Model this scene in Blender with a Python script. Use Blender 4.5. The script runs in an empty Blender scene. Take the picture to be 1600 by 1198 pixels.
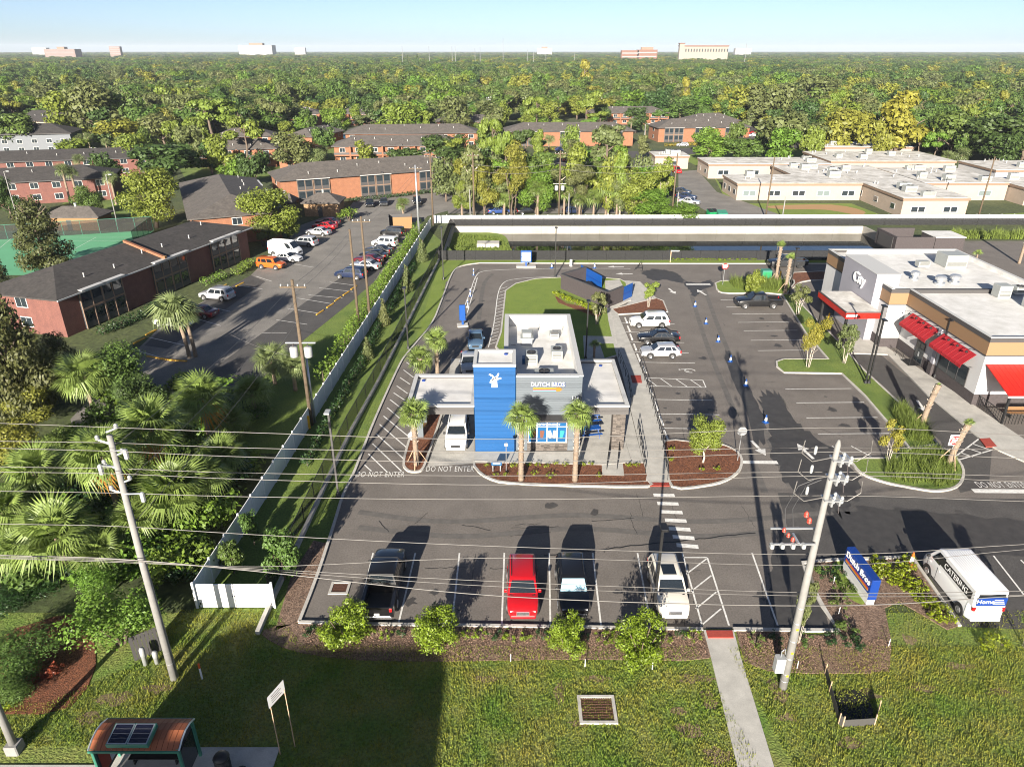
import bpy, math, random
import numpy as np
from mathutils import Vector, Matrix
R = math.radians
rnd = random.Random(7)
sc = bpy.context.scene
col = sc.collection

# ------------------------------------------------------------------ camera, sky, sun, exposure
F, H = 1109.0, 31.0                       # focal length in photo pixels, drone height in metres
PITCH = math.atan(521 / F)
CP, SP = math.cos(PITCH), math.sin(PITCH)
cam = bpy.data.cameras.new('camera'); camo = bpy.data.objects.new('camera', cam); col.objects.link(camo)
cam.sensor_width = 36; cam.sensor_fit = 'HORIZONTAL'; cam.lens = F / 1600 * 36
cam.clip_start = 0.5; cam.clip_end = 20000
camo.location = (0, 0, H); camo.rotation_euler = (math.pi / 2 - PITCH, 0, 0)
sc.camera = camo
SUN_EL, SUN_AZ = R(17.5), R(13.2)         # light travels away from the camera, a little to the right
w = bpy.data.worlds.new('World'); sc.world = w; w.use_nodes = True
nt = w.node_tree
sky = nt.nodes.new('ShaderNodeTexSky'); sky.sky_type = 'NISHITA'; sky.sun_disc = False
sky.sun_elevation = SUN_EL; sky.sun_rotation = math.pi + SUN_AZ
sky.air_density = 0.45; sky.dust_density = 0.65; sky.ozone_density = 1.0; sky.altitude = 10
bg = nt.nodes['Background']; bg.inputs[1].default_value = 0.05
nt.links.new(sky.outputs[0], bg.inputs[0])
sl = bpy.data.lights.new('sun', 'SUN'); sl.energy = 5.0; sl.angle = R(0.5); sl.color = (1.0, 0.92, 0.80)
so = bpy.data.objects.new('sun', sl); col.objects.link(so)
so.rotation_euler = Vector((math.sin(SUN_AZ) * math.cos(SUN_EL), math.cos(SUN_AZ) * math.cos(SUN_EL), -math.sin(SUN_EL))).to_track_quat('-Z', 'Y').to_euler()
so.location = (-20, -60, 60)
sc.view_settings.view_transform = 'Standard'; sc.view_settings.look = 'None'
sc.view_settings.exposure = 1.58; sc.view_settings.gamma = 1.0
sc.render.engine = 'CYCLES'
sc.cycles.use_denoising = True; sc.cycles.filter_width = 1.05
sc.cycles.max_bounces = 6; sc.cycles.diffuse_bounces = 3; sc.cycles.glossy_bounces = 3
sc.cycles.transmission_bounces = 3; sc.cycles.transparent_max_bounces = 12
sc.cycles.caustics_reflective = False; sc.cycles.caustics_refractive = False

# ------------------------------------------------------------------ survey: where a point seen from the drone lies on the ground
def G(px, py, z=0.0):
    u, v = px - 800, py - 599
    d = (H - z) / (F * SP + v * CP)
    return (u * d, (F * CP - v * SP) * d)
def GP(pts, z=0.0): return [G(x, y, z) for x, y in pts]
def onY(px, py, Y):                       # the point at depth Y
    u, v = px - 800, py - 599
    k = Y / (F * CP - v * SP)
    return (u * k, Y, H - k * (F * SP + v * CP))
def ht(py, Y): return onY(800, py, Y)[2]

# ------------------------------------------------------------------ materials
MATS = {}
def mat(name, c=(.5, .5, .5), rough=.7, metal=0., var=0., vscale=3., c2=None, bump=0., bscale=20., coat=0., spec=None, island=0., objvar=0., emit=None, alpha=1., trans=0., bdist=.02, world=False, detail=6., speck=0., sscale=40.):
    if name in MATS: return MATS[name]
    m = bpy.data.materials.new(name); m.use_nodes = True
    n, L = m.node_tree.nodes, m.node_tree.links
    b = n['Principled BSDF']
    b.inputs['Base Color'].default_value = (*c, 1); b.inputs['Roughness'].default_value = rough; b.inputs['Metallic'].default_value = metal
    if coat: b.inputs['Coat Weight'].default_value = coat; b.inputs['Coat Roughness'].default_value = .04
    if spec is not None: b.inputs['Specular IOR Level'].default_value = spec
    if emit: b.inputs['Emission Color'].default_value = (*emit, 1); b.inputs['Emission Strength'].default_value = 1
    if alpha < 1: b.inputs['Alpha'].default_value = alpha
    src = None
    def coord():
        if world:
            g = n.new('ShaderNodeNewGeometry'); return g.outputs['Position']
        t = n.new('ShaderNodeTexCoord'); return t.outputs['Object']
    if var or c2:
        no = n.new('ShaderNodeTexNoise'); no.inputs['Scale'].default_value = vscale; no.inputs['Detail'].default_value = detail; no.inputs['Roughness'].default_value = .65
        L.new(coord(), no.inputs['Vector'])
        ra = n.new('ShaderNodeValToRGB'); ra.color_ramp.elements[0].position = .32; ra.color_ramp.elements[1].position = .68
        a = c if c2 else tuple(x * (1 - var) for x in c); bb = c2 if c2 else tuple(min(1, x * (1 + var)) for x in c)
        ra.color_ramp.elements[0].color = (*a, 1); ra.color_ramp.elements[1].color = (*bb, 1)
        L.new(no.outputs[0], ra.inputs[0]); src = ra.outputs[0]
    if speck and src:                                        # fine grain on top of the broad variation
        ns = n.new('ShaderNodeTexNoise'); ns.inputs['Scale'].default_value = sscale; ns.inputs['Detail'].default_value = 3; L.new(coord(), ns.inputs['Vector'])
        mr = n.new('ShaderNodeMapRange'); mr.inputs['From Min'].default_value = .3; mr.inputs['From Max'].default_value = .7; mr.inputs['To Min'].default_value = 1-speck; mr.inputs['To Max'].default_value = 1+speck; L.new(ns.outputs[0], mr.inputs['Value'])
        vm = n.new('ShaderNodeVectorMath'); vm.operation = 'SCALE'; L.new(src, vm.inputs[0]); L.new(mr.outputs[0], vm.inputs['Scale']); src = vm.outputs[0]
    if island or objvar:
        hs = n.new('ShaderNodeHueSaturation')
        if src: L.new(src, hs.inputs['Color'])
        else: hs.inputs['Color'].default_value = (*c, 1)
        def rng(sock, lo, hi, dst):
            mr = n.new('ShaderNodeMapRange'); mr.inputs['To Min'].default_value = lo; mr.inputs['To Max'].default_value = hi
            L.new(sock, mr.inputs['Value']); L.new(mr.outputs[0], dst)
        if island and objvar:
            g = n.new('ShaderNodeNewGeometry'); oi = n.new('ShaderNodeObjectInfo')
            rng(g.outputs['Random Per Island'], 1 - island, 1 + island, hs.inputs['Value'])
            rng(oi.outputs['Random'], .5 - objvar * .025, .5 + objvar * .04, hs.inputs['Hue'])
        elif island:
            g = n.new('ShaderNodeNewGeometry'); rng(g.outputs['Random Per Island'], 1 - island, 1 + island, hs.inputs['Value'])
        else:
            oi = n.new('ShaderNodeObjectInfo'); rng(oi.outputs['Random'], 1 - objvar, 1 + objvar, hs.inputs['Value'])
        src = hs.outputs[0]
    if src: L.new(src, b.inputs['Base Color'])
    if bump:
        nb = n.new('ShaderNodeTexNoise'); nb.inputs['Scale'].default_value = bscale; nb.inputs['Detail'].default_value = 5
        L.new(coord(), nb.inputs['Vector'])
        bu = n.new('ShaderNodeBump'); bu.inputs['Strength'].default_value = bump; bu.inputs['Distance'].default_value = bdist
        L.new(nb.outputs[0], bu.inputs['Height']); L.new(bu.outputs[0], b.inputs['Normal'])
    if trans:                                                # leaves let some light through
        tr = n.new('ShaderNodeBsdfTranslucent'); mx = n.new('ShaderNodeMixShader'); mx.inputs[0].default_value = trans
        if src: L.new(src, tr.inputs[0])
        else: tr.inputs[0].default_value = (*c, 1)
        out = n['Material Output']; L.new(b.outputs[0], mx.inputs[1]); L.new(tr.outputs[0], mx.inputs[2]); L.new(mx.outputs[0], out.inputs[0])
    MATS[name] = m
    return m

# ------------------------------------------------------------------ mesh builder
class MB:
    def __init__(s): s.v = []; s.f = []; s.mi = []
    def add(s, vs, fs, mi=0):
        k = len(s.v); s.v += [tuple(p) for p in vs]; s.f += [tuple(i + k for i in f) for f in fs]; s.mi += [mi] * len(fs); return s
    def box(s, x0, x1, y0, y1, z0, z1, mi=0):
        return s.add([(x0,y0,z0),(x1,y0,z0),(x1,y1,z0),(x0,y1,z0),(x0,y0,z1),(x1,y0,z1),(x1,y1,z1),(x0,y1,z1)],
                     [(0,3,2,1),(4,5,6,7),(0,1,5,4),(1,2,6,5),(2,3,7,6),(3,0,4,7)], mi)
    def cbox(s, x0, x1, y0, y1, z0, z1, b=.04, mi=0):          # box with chamfered vertical and top edges
        p = lambda d: [(x0+d,y0),(x1-d,y0),(x1,y0+d),(x1,y1-d),(x1-d,y1),(x0+d,y1),(x0,y1-d),(x0,y0+d)]
        q = lambda e: [(x0+b+e,y0+e),(x1-b-e,y0+e),(x1-e,y0+b+e),(x1-e,y1-b-e),(x1-b-e,y1-e),(x0+b+e,y1-e),(x0+e,y1-b-e),(x0+e,y0+b+e)]
        a = p(b); vs = [(x,y,z0) for x,y in a] + [(x,y,z1-b) for x,y in a] + [(x,y,z1) for x,y in q(b*.7)]
        fs = [tuple(range(7,-1,-1)), tuple(range(16,24))]
        for r in (0, 8):
            for i in range(8): fs.append((r+i, r+(i+1)%8, r+8+(i+1)%8, r+8+i))
        return s.add(vs, fs, mi)
    def prism(s, poly, z0, z1, mi=0):
        n = len(poly)
        if sum(poly[i][0]*poly[(i+1)%n][1]-poly[(i+1)%n][0]*poly[i][1] for i in range(n)) < 0: poly = poly[::-1]
        fs = [tuple(range(n-1,-1,-1)), tuple(range(n,2*n))] + [(i,(i+1)%n,n+(i+1)%n,n+i) for i in range(n)]
        return s.add([(x,y,z0) for x,y in poly]+[(x,y,z1) for x,y in poly], fs, mi)
    def sheet(s, poly, z, mi=0):
        n = len(poly)
        if sum(poly[i][0]*poly[(i+1)%n][1]-poly[(i+1)%n][0]*poly[i][1] for i in range(n)) < 0: poly = poly[::-1]
        return s.add([(x,y,z) for x,y in poly], [tuple(range(n))], mi)
    def quad(s, a, b, c, d, mi=0): return s.add([a,b,c,d], [(0,1,2,3)], mi)
    def strip(s, path, wid, z0, z1, mi=0, closed=False):       # kerb or low wall along a path
        n = len(path); L, Rr = [], []
        for i, p in enumerate(path):
            a = path[(i-1) % n] if (closed or i) else p; b = path[(i+1) % n] if (closed or i < n-1) else p
            d = Vector((b[0]-a[0], b[1]-a[1])); d = d.normalized() if d.length else Vector((1,0)); nx, ny = -d.y*wid/2, d.x*wid/2
            L.append((p[0]+nx,p[1]+ny)); Rr.append((p[0]-nx,p[1]-ny))
        vs = []
        for l, r in zip(L, Rr): vs += [(*r,z0),(*r,z1),(*l,z1),(*l,z0)]
        fs = []
        for i in range(n if closed else n-1):
            a, b = 4*i, 4*((i+1) % n)
            for j in range(4): fs.append((a+j, b+j, b+(j+1)%4, a+(j+1)%4))
        if not closed: fs += [(0,1,2,3), (4*n-1,4*n-2,4*n-3,4*n-4)]
        return s.add(vs, fs, mi)
    def tube(s, pts, r, n=6, mi=0, cap=True):                  # r: number or list of radii
        pts = [Vector(p) for p in pts]; m = len(pts); rs = r if isinstance(r, (list, tuple)) else [r]*m
        vs = []
        for i, p in enumerate(pts):
            d = (pts[min(i+1,m-1)]-pts[max(i-1,0)]).normalized()
            up = Vector((0,0,1)) if abs(d.z) < .95 else Vector((1,0,0))
            a = d.cross(up).normalized(); b = a.cross(d)
            for j in range(n):
                t = 2*math.pi*j/n; vs.append(p + (a*math.cos(t)+b*math.sin(t))*rs[i])
        fs = [(i*n+j, i*n+(j+1)%n, (i+1)*n+(j+1)%n, (i+1)*n+j) for i in range(m-1) for j in range(n)]
        if cap: fs += [tuple(range(n-1,-1,-1)), tuple((m-1)*n+j for j in range(n))]
        return s.add(vs, fs, mi)
    def lathe(s, prof, n=10, c=(0,0,0), mi=0):                 # prof: (radius, z)
        vs = [(c[0]+r*math.cos(2*math.pi*j/n), c[1]+r*math.sin(2*math.pi*j/n), c[2]+z) for r, z in prof for j in range(n)]
        m = len(prof); fs = [(i*n+j, i*n+(j+1)%n, (i+1)*n+(j+1)%n, (i+1)*n+j) for i in range(m-1) for j in range(n)]
        fs += [tuple(range(n-1,-1,-1)), tuple((m-1)*n+j for j in range(n))]
        return s.add(vs, fs, mi)
    def cyl(s, c, ax, r, h, n=12, mi=0):                       # ax 'x','y','z', centred
        d = {'x':(h/2,0,0),'y':(0,h/2,0),'z':(0,0,h/2)}[ax]
        return s.tube([(c[0]-d[0],c[1]-d[1],c[2]-d[2]),(c[0]+d[0],c[1]+d[1],c[2]+d[2])], r, n, mi)
    def mesh(s, name, smooth=False):
        me = bpy.data.meshes.new(name); me.from_pydata(s.v, [], s.f)
        if any(s.mi): me.polygons.foreach_set('material_index', s.mi)
        if smooth: me.polygons.foreach_set('use_smooth', [True]*len(s.f))
        me.update(); return me
    def build(s, name, m, parent=None, smooth=False, **k):
        return obj(name, s.mesh(name, smooth), m, parent, **k)

def obj(name, me, m=None, parent=None, loc=(0,0,0), rz=0., rot=None, sc_=None, label=None, cat=None, group=None, kind=None):
    o = bpy.data.objects.new(name, me); col.objects.link(o)
    if m is not None and me is not None and not me.materials:
        for x in (m if isinstance(m, (list, tuple)) else [m]): me.materials.append(MATS[x] if isinstance(x, str) else x)
    o.location = loc; o.rotation_euler = rot if rot else (0,0,rz)
    if sc_: o.scale = sc_ if isinstance(sc_, (tuple, list)) else (sc_,)*3
    if parent: o.parent = parent
    for k, v in (('label',label),('category',cat),('group',group),('kind',kind)):
        if v: o[k] = v
    return o
def thing(name, label, cat, loc=(0,0,0), rz=0., group=None):
    o = obj(name, None, None, None, loc, rz, label=label, cat=cat, group=group); o.empty_display_size = .2; return o
def struct(name, mb, m, parent=None, label=None, cat=None, smooth=False):
    return mb.build(name, m, parent, smooth, label=label, cat=cat, kind=None if parent else 'structure')
KIDS = {}
def copy_tree(o, parent=None, loc=None, rz=None, label=None, group=None, sc_=None):
    c = o.copy(); col.objects.link(c); c.parent = parent
    if loc is not None: c.location = loc
    if rz is not None: c.rotation_euler = (0,0,rz)
    if sc_: c.scale = (sc_,)*3
    if label: c['label'] = label
    if group: c['group'] = group
    for ch in o.children: copy_tree(ch, c)
    return c
def smoothpath(pts, k=6, closed=False):                        # Catmull-Rom
    out = []; n = len(pts)
    for i in range(n if closed else n-1):
        g = lambda j: np.array(pts[j % n] if closed else pts[max(0,min(n-1,j))], float)
        p0,p1,p2,p3 = g(i-1),g(i),g(i+1),g(i+2)
        for t in np.linspace(0,1,k,endpoint=False):
            out.append(tuple(.5*((2*p1)+(p2-p0)*t+(2*p0-5*p1+4*p2-p3)*t*t+(3*p1-p0-3*p2+p3)*t**3)))
    if not closed: out.append(tuple(pts[-1]))
    return out
def text_mesh(txt, size, ext=.01, align='CENTER', spacing=1.0, name='lettering'):
    cu = bpy.data.curves.new(name, 'FONT'); cu.body = txt; cu.size = size; cu.extrude = ext; cu.align_x = align; cu.align_y = 'CENTER'; cu.space_character = spacing
    cu.resolution_u = 3
    o = bpy.data.objects.new(name, cu); col.objects.link(o)
    me = bpy.data.meshes.new_from_object(o.evaluated_get(bpy.context.evaluated_depsgraph_get())) if False else None
    dg = bpy.context.evaluated_depsgraph_get(); me = bpy.data.meshes.new_from_object(o.evaluated_get(dg)); me.name = name
    bpy.data.objects.remove(o); bpy.data.curves.remove(cu)
    me.materials.clear(); return me
def npmesh(name, V, nper, m, smooth=False):                    # V: (k*nper,3): k separate polygons of nper corners
    k = len(V)//nper; me = bpy.data.meshes.new(name)
    me.vertices.add(len(V)); me.vertices.foreach_set('co', np.ascontiguousarray(V, np.float32).ravel())
    me.loops.add(len(V)); me.loops.foreach_set('vertex_index', np.arange(len(V), dtype=np.int32))
    me.polygons.add(k); me.polygons.foreach_set('loop_start', np.arange(0, len(V), nper, dtype=np.int32)); me.polygons.foreach_set('loop_total', np.full(k, nper, np.int32))
    me.update(calc_edges=True); me.validate()
    if m is not None: me.materials.append(MATS[m] if isinstance(m, str) else m)
    return me

# ------------------------------------------------------------------ palette (linear base colours)
mat('asphalt', (.122,.108,.096), .85, c2=(.162,.144,.128), vscale=.35, world=True, bump=.25, bscale=14, bdist=.02, speck=0.18, sscale=9)
mat('asphalt_old', (.135,.126,.115), .9, c2=(.215,.20,.18), vscale=.22, world=True, bump=.3, bscale=10, speck=0.18, sscale=7)
mat('asphalt_new', (.055,.052,.050), .8, c2=(.078,.073,.069), vscale=.5, world=True, bump=.2, bscale=14, speck=0.2, sscale=9)
mat('asphalt_wet', (.034,.032,.031), .6, c2=(.056,.053,.050), vscale=1.5, world=True, bump=.15, bscale=20)
mat('tar', (.012,.012,.012), .6)
mat('concrete', (.40,.385,.35), .85, var=.14, vscale=1.1, world=True, bump=.15, bscale=25, speck=0.08, sscale=15)
mat('kerb_concrete', (.42,.40,.365), .85, var=.16, vscale=2.5, world=True)
mat('concrete_pole', (.21,.205,.195), .85, var=.12, vscale=2)
mat('paint_white', (.62,.61,.58), .7, var=.22, vscale=4, world=True)
mat('paint_yellow', (.55,.30,.03), .7, var=.2, vscale=3, world=True)
mat('paint_red', (.30,.045,.03), .8, var=.15, vscale=6, world=True)
mat('lawn', (.080,.135,.020), .95, c2=(.145,.195,.032), vscale=.25, world=True, bump=.6, bscale=9, bdist=.08, speck=0.35, sscale=7)
mat('lawn_dry', (.085,.16,.018), .95, c2=(.19,.19,.05), vscale=.33, world=True, bump=.8, bscale=8, bdist=.1, speck=0.4, sscale=6)
mat('lawn_bright', (.115,.175,.020), .95, c2=(.16,.215,.030), vscale=.4, world=True, bump=.4, bscale=14, speck=0.25, sscale=7)
mat('woodland_floor', (.035,.055,.014), .95, c2=(.075,.09,.026), vscale=.12, world=True, speck=.45, sscale=1.8, bump=.5, bscale=3, bdist=.1)
mat('mulch', (.085,.028,.012), .95, c2=(.20,.075,.034), vscale=5, world=True, bump=1., bscale=16, bdist=.06, speck=0.5, sscale=12)
mat('mulch_pale', (.095,.056,.038), .95, c2=(.235,.16,.115), vscale=5, world=True, bump=1., bscale=14, bdist=.06, speck=0.5, sscale=11)
mat('soil', (.07,.045,.028), .95, var=.4, vscale=2, world=True)
mat('white_vinyl', (.80,.80,.80), .45, var=.03, vscale=2)
mat('white_wall', (.50,.50,.50), .7, var=.04, vscale=.8)
mat('white_roof', (.70,.69,.67), .65, c2=(.52,.51,.48), vscale=.7, detail=9)
mat('stained_roof', (.72,.70,.66), .7, c2=(.33,.31,.27), vscale=.45, detail=10)
mat('grey_siding', (.105,.122,.138), .6, objvar=.04)
mat('blue_panel', (.0,.062,.20), .6, objvar=.05)
mat('grey_fascia', (.085,.08,.078), .6)
mat('grey_trim', (.20,.21,.22), .5)
mat('stone', (.10,.085,.074), .85, island=.45)
mat('black_metal', (.012,.012,.013), .45)
mat('dark_grey', (.055,.052,.052), .6)
mat('galvanised', (.52,.54,.56), .35, .7)
mat('steel_paint', (.30,.31,.31), .5, var=.06)
mat('wood_pole', (.13,.095,.06), .9, c2=(.08,.057,.037), vscale=5, bump=.3, bscale=30)
mat('wire', (.17,.16,.15), .5, .2)
mat('wire_dark', (.04,.04,.042), .6)
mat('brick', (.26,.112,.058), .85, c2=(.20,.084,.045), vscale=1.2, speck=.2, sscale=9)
mat('brick_shade_tone', (.16,.065,.05), .85, c2=(.115,.046,.038), vscale=1.2, speck=.2, sscale=9)  # duller copy of the brick: tone of walls in shade put into the colour
mat('roof_shingle', (.105,.092,.082), .9, c2=(.068,.06,.054), vscale=.8, bump=.5, bscale=8, speck=0.2, sscale=2.5)
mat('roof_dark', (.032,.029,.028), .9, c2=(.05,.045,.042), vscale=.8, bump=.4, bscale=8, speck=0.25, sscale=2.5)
mat('trim_white', (.45,.45,.44), .6)
mat('timber_tan', (.24,.13,.055), .8)
mat('screen', (.045,.05,.055), .55)
mat('glass', (.02,.028,.034), .06, spec=.8)
mat('window_pale', (.14,.17,.17), .12)
mat('beige_wall', (.34,.275,.22), .85, var=.05, vscale=.6)
mat('beige_trim', (.20,.135,.095), .8)
mat('tan_band', (.24,.145,.075), .7)
mat('brown_brick', (.052,.043,.044), .85, var=.2, vscale=5)
mat('red_cloth', (.30,.008,.014), .7)
mat('red_metal', (.36,.012,.006), .4)
mat('slate_wall', (.27,.265,.30), .7)
mat('hvac', (.32,.335,.32), .5, .1, var=.05)
mat('letter_white', (.80,.80,.80), .5)
mat('letter_orange', (.42,.13,.01), .5); mat('letter_yellow', (.42,.24,.03), .5); mat('letter_red', (.45,.06,.03), .5); mat('letter_lightblue', (.12,.35,.70), .5)
mat('sign_blue', (.006,.035,.20), .4); mat('poster_blue', (.005,.075,.20), .4); mat('poster_teal', (.03,.24,.24), .4)
mat('cup_brown', (.14,.05,.03), .5); mat('cup_cream', (.62,.52,.42), .5); mat('cup_green', (.10,.35,.10), .5)
mat('bright_blue', (.005,.06,.26), .45)
mat('sign_red', (.50,.02,.02), .5); mat('sign_back', (.42,.43,.44), .4, .5)
mat('orange_plastic', (.75,.12,.015), .5); mat('red_plastic', (.45,.05,.03), .4); mat('yellow_plastic', (.75,.42,.02), .5)
mat('green_metal', (.012,.20,.075), .5, var=.15, vscale=3); mat('shelter_green', (.04,.19,.13), .45); mat('shelter_roof', (.27,.085,.035), .6, objvar=.06)
mat('solar_cell', (.008,.010,.025), .1); mat('fence_screen', (.016,.016,.017), .8, alpha=.80); mat('fence_light', (.03,.03,.028), .8, alpha=.45)
mat('pond_wall', (.36,.34,.30), .85, var=.10, vscale=.3, c2=(.27,.25,.215))
mat('court_green', (.10,.32,.17), .8, var=.08, vscale=.2, world=True)
mat('bark', (.15,.11,.08), .9, c2=(.085,.065,.05), vscale=6); mat('bark_pale', (.42,.37,.31), .9, var=.2, vscale=5); mat('palm_trunk', (.26,.20,.145), .9, c2=(.15,.11,.08), vscale=9, bump=.5, bscale=20)
mat('stake', (.42,.30,.19), .8)
for nm, c in dict(leaf_green=(.095,.145,.030), leaf_dark=(.055,.095,.024), leaf_olive=(.125,.145,.050), leaf_yellow=(.195,.20,.032), leaf_bright=(.125,.20,.026), leaf_gold=(.235,.21,.032), leaf_magnolia=(.090,.095,.032), leaf_holly=(.165,.205,.032)).items():
    mat(nm, c, .55, island=.30, objvar=.5, trans=.28, spec=.35)
mat('leaf_shrub', (.165,.235,.016), .5, island=.4, trans=.3); mat('leaf_ixora', (.20,.25,.01), .5, island=.3, trans=.3); mat('leaf_deep', (.022,.055,.012), .5, island=.4, trans=.2); mat('leaf_red', (.20,.045,.02), .5, island=.3, trans=.2)
mat('frond', (.175,.24,.055), .5, objvar=.25, trans=.25); mat('frond_pale', (.16,.20,.075), .5, objvar=.25, trans=.25); mat('frond_dead', (.40,.19,.03), .8, trans=.2); mat('tall_grass', (.15,.20,.035), .7, island=.35, trans=.3)
# ------------------------------------------------------------------ ground, pond, lots, kerbs, beds, paint
PX0, PX1, PY0, PY1 = -11.3, 68.0, 113.6, 137.2          # the pond basin
WATER = -1.35
g = MB()
for r in ((-7000,7000,-300,PY0),(-7000,PX0,PY0,PY1),(PX1,7000,PY0,PY1),(-7000,7000,PY1,14000)):
    g.sheet([(r[0],r[2]),(r[1],r[2]),(r[1],r[3]),(r[0],r[3])], 0)
struct('ground', g, 'woodland_floor')
m = mat('pond_water', (.008,.010,.008), .03, bump=.04, bscale=2.5, bdist=.02, world=True); m.node_tree.nodes['Principled BSDF'].inputs['Specular IOR Level'].default_value = .6
struct('pond_water', MB().sheet([(PX0,PY0),(PX1,PY0),(PX1,PY1),(PX0,PY1)], WATER), 'pond_water')
def lawn(name, pts, m, z=.004): return struct(name, MB().sheet(pts, z), m)
lawn('lawn', [(-75,20.4),(75,20.4),(75,33.2),(-75,33.2)], 'lawn_dry')
lawn('lawn', [(-19.5,33.2),(-11,33.2),(-8,113.5),(-16,135)], 'lawn', .006)
lawn('lawn', GP([(640,560),(690,400),(1330,404),(1330,414),(745,413)]), 'lawn_bright', .010)
lawn('lawn', [(-42,52),(-16.6,52),(-15.6,134),(-20,134)], 'lawn', .008)
lawn('lawn', GP([(1115,275),(1150,345),(1640,352),(1640,330),(1400,345),(1330,318),(1150,318)]), 'lawn_bright')
lawn('lawn', GP([(1050,240),(1290,225),(1340,245),(1090,260)]), 'lawn_bright')
lawn('lawn', GP([(430,205),(580,205),(560,250),(300,300),(280,262)]), 'lawn', .004)
lawn('lawn', GP([(120,300),(210,290),(240,345),(60,350)]), 'lawn', .004)
lawn('lawn', [(38,27),(80,27),(80,37.5),(38,37.5)], 'lawn', .012)
struct('sidewalk', MB().box(-75,-14.5,20.9,23.0,-.1,.05), 'concrete')
struct('road', MB().sheet([(-400,4),(400,4),(400,20.2),(-400,20.2)], .006), 'asphalt')
# the shops' car park
LEFTK = smoothpath(GP([(468,972),(497,897),(522,820),(536,775),(555,735),(580,670),(603,617),(625,570),(637,552),(674,507),(690,470),(707,427),(722,416),(750,411.5)]), 3)
lot_pts = LEFTK + [G(1000,412), G(1330,412), (82,112), (82,39), G(1440,870), G(1262,878), G(1285,948), G(1310,985)]
LOT = struct('parking_lot', MB().sheet(lot_pts, .012), 'asphalt')
def patch(name, pts, m, z, parent): return MB().sheet(pts, z).build(name, m, parent)
patch('van_bay_asphalt', GP([(1432,868),(1500,979),(1660,985),(1660,866)]), 'asphalt_new', .014, LOT)
patch('rear_asphalt', [(68.2,70),(150,70),(150,126),(68.2,126)], 'asphalt', .016, LOT)
patch('new_asphalt', GP([(1215,770),(1330,772),(1480,778),(1660,780),(1660,869),(1440,871),(1262,879),(1240,860)]), 'asphalt_new', .016, LOT)
patch('new_asphalt', GP([(1300,530),(1345,528),(1550,700),(1545,760),(1500,770),(1470,690),(1390,612)]), 'asphalt_new', .017, LOT)
wet = [[(1185,615),(1215,610),(1240,655),(1300,700),(1345,745),(1330,790),(1290,800),(1240,765),(1210,720),(1196,660)],
       [(1205,880),(1225,830),(1265,850),(1262,905),(1300,985),(1214,985),(1200,930)],
       [(1003,424),(1030,421),(1050,425),(1068,434),(1062,442),(1040,437),(1020,438)], [(1068,440),(1090,442),(1110,438),(1116,446),(1100,452),(1085,464),(1076,452)],
       [(1132,560),(1146,556),(1168,600),(1195,660),(1182,700),(1165,640)],
       [(1310,800),(1420,795),(1600,815),(1660,830),(1660,866),(1440,868),(1330,860)]]
for p in wet:
    c = GP(p); n = len(c); pts = []
    for i, q in enumerate(smoothpath(c, 9, True)):
        k = 1 + rnd.uniform(-.13,.10); cx = sum(a[0] for a in c)/n; cy = sum(a[1] for a in c)/n
        pts.append((cx+(q[0]-cx)*k, cy+(q[1]-cy)*k))
    patch('wet_patch', pts, 'asphalt_wet', .0205, LOT)
KERBS = []
def kerb(pts, closed=False, wid=.2, z=.14): return struct('kerb', MB().strip(pts, wid, -.05, z, closed=closed), 'kerb_concrete')
kerb(LEFTK + GP([(900,412),(1100,412.5),(1330,412.5)]))
kerb(GP([(467,973),(605,976.5),(800,979),(1098,984)])); kerb(GP([(1146,984),(1200,985),(1310,986),(1285,948),(1262,905),(1254,880),(1300,876),(1425,871)]), wid=.24)
kerb(GP([(1425,872),(1460,922),(1499,979)]))
def bed(name, px, m, k=4, z=.12, ring=True):
    pts = smoothpath(GP(px), k, True) if k > 1 else GP(px)
    o = struct(name, MB().prism(pts, -.02, z), m)
    if ring: kerb(pts, True, z=.15)
    return o
# beds and islands round the coffee shop
bed('mulch_bed', [(641,684),(631,722),(636,735),(648,738),(660,734),(669,712),(688,655),(690,640),(655,640)], 'mulch')
bed('mulch_bed', [(741,722),(748,738),(768,750),(800,756),(900,760),(1012,761),(1011,752),(1008,724),(940,727),(860,725),(780,724)], 'mulch', 2)
bed('mulch_bed', [(1050,761),(1100,760),(1135,751),(1156,734),(1156,712),(1132,697),(1100,694),(1039,690),(1042,722)], 'mulch', 3)
bed('mulch_bed', [(956,484),(966,492),(1043,488),(1036,471),(1025,467)], 'mulch', 1)
bed('grass_island', [(775,543),(783,520),(787,483),(790,455),(806,444),(837,436.5),(875,434.5),(930,434.5),(968,437),(978,442),(985,470),(950,482),(958,500),(965,556),(900,575),(790,560)], 'lawn_bright', 1)
struct('mulch_strip', MB().prism(GP([(866,462),(885,475),(925,483),(940,492),(934,497),(905,487),(872,474)]), 0, .14), 'mulch')
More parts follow.
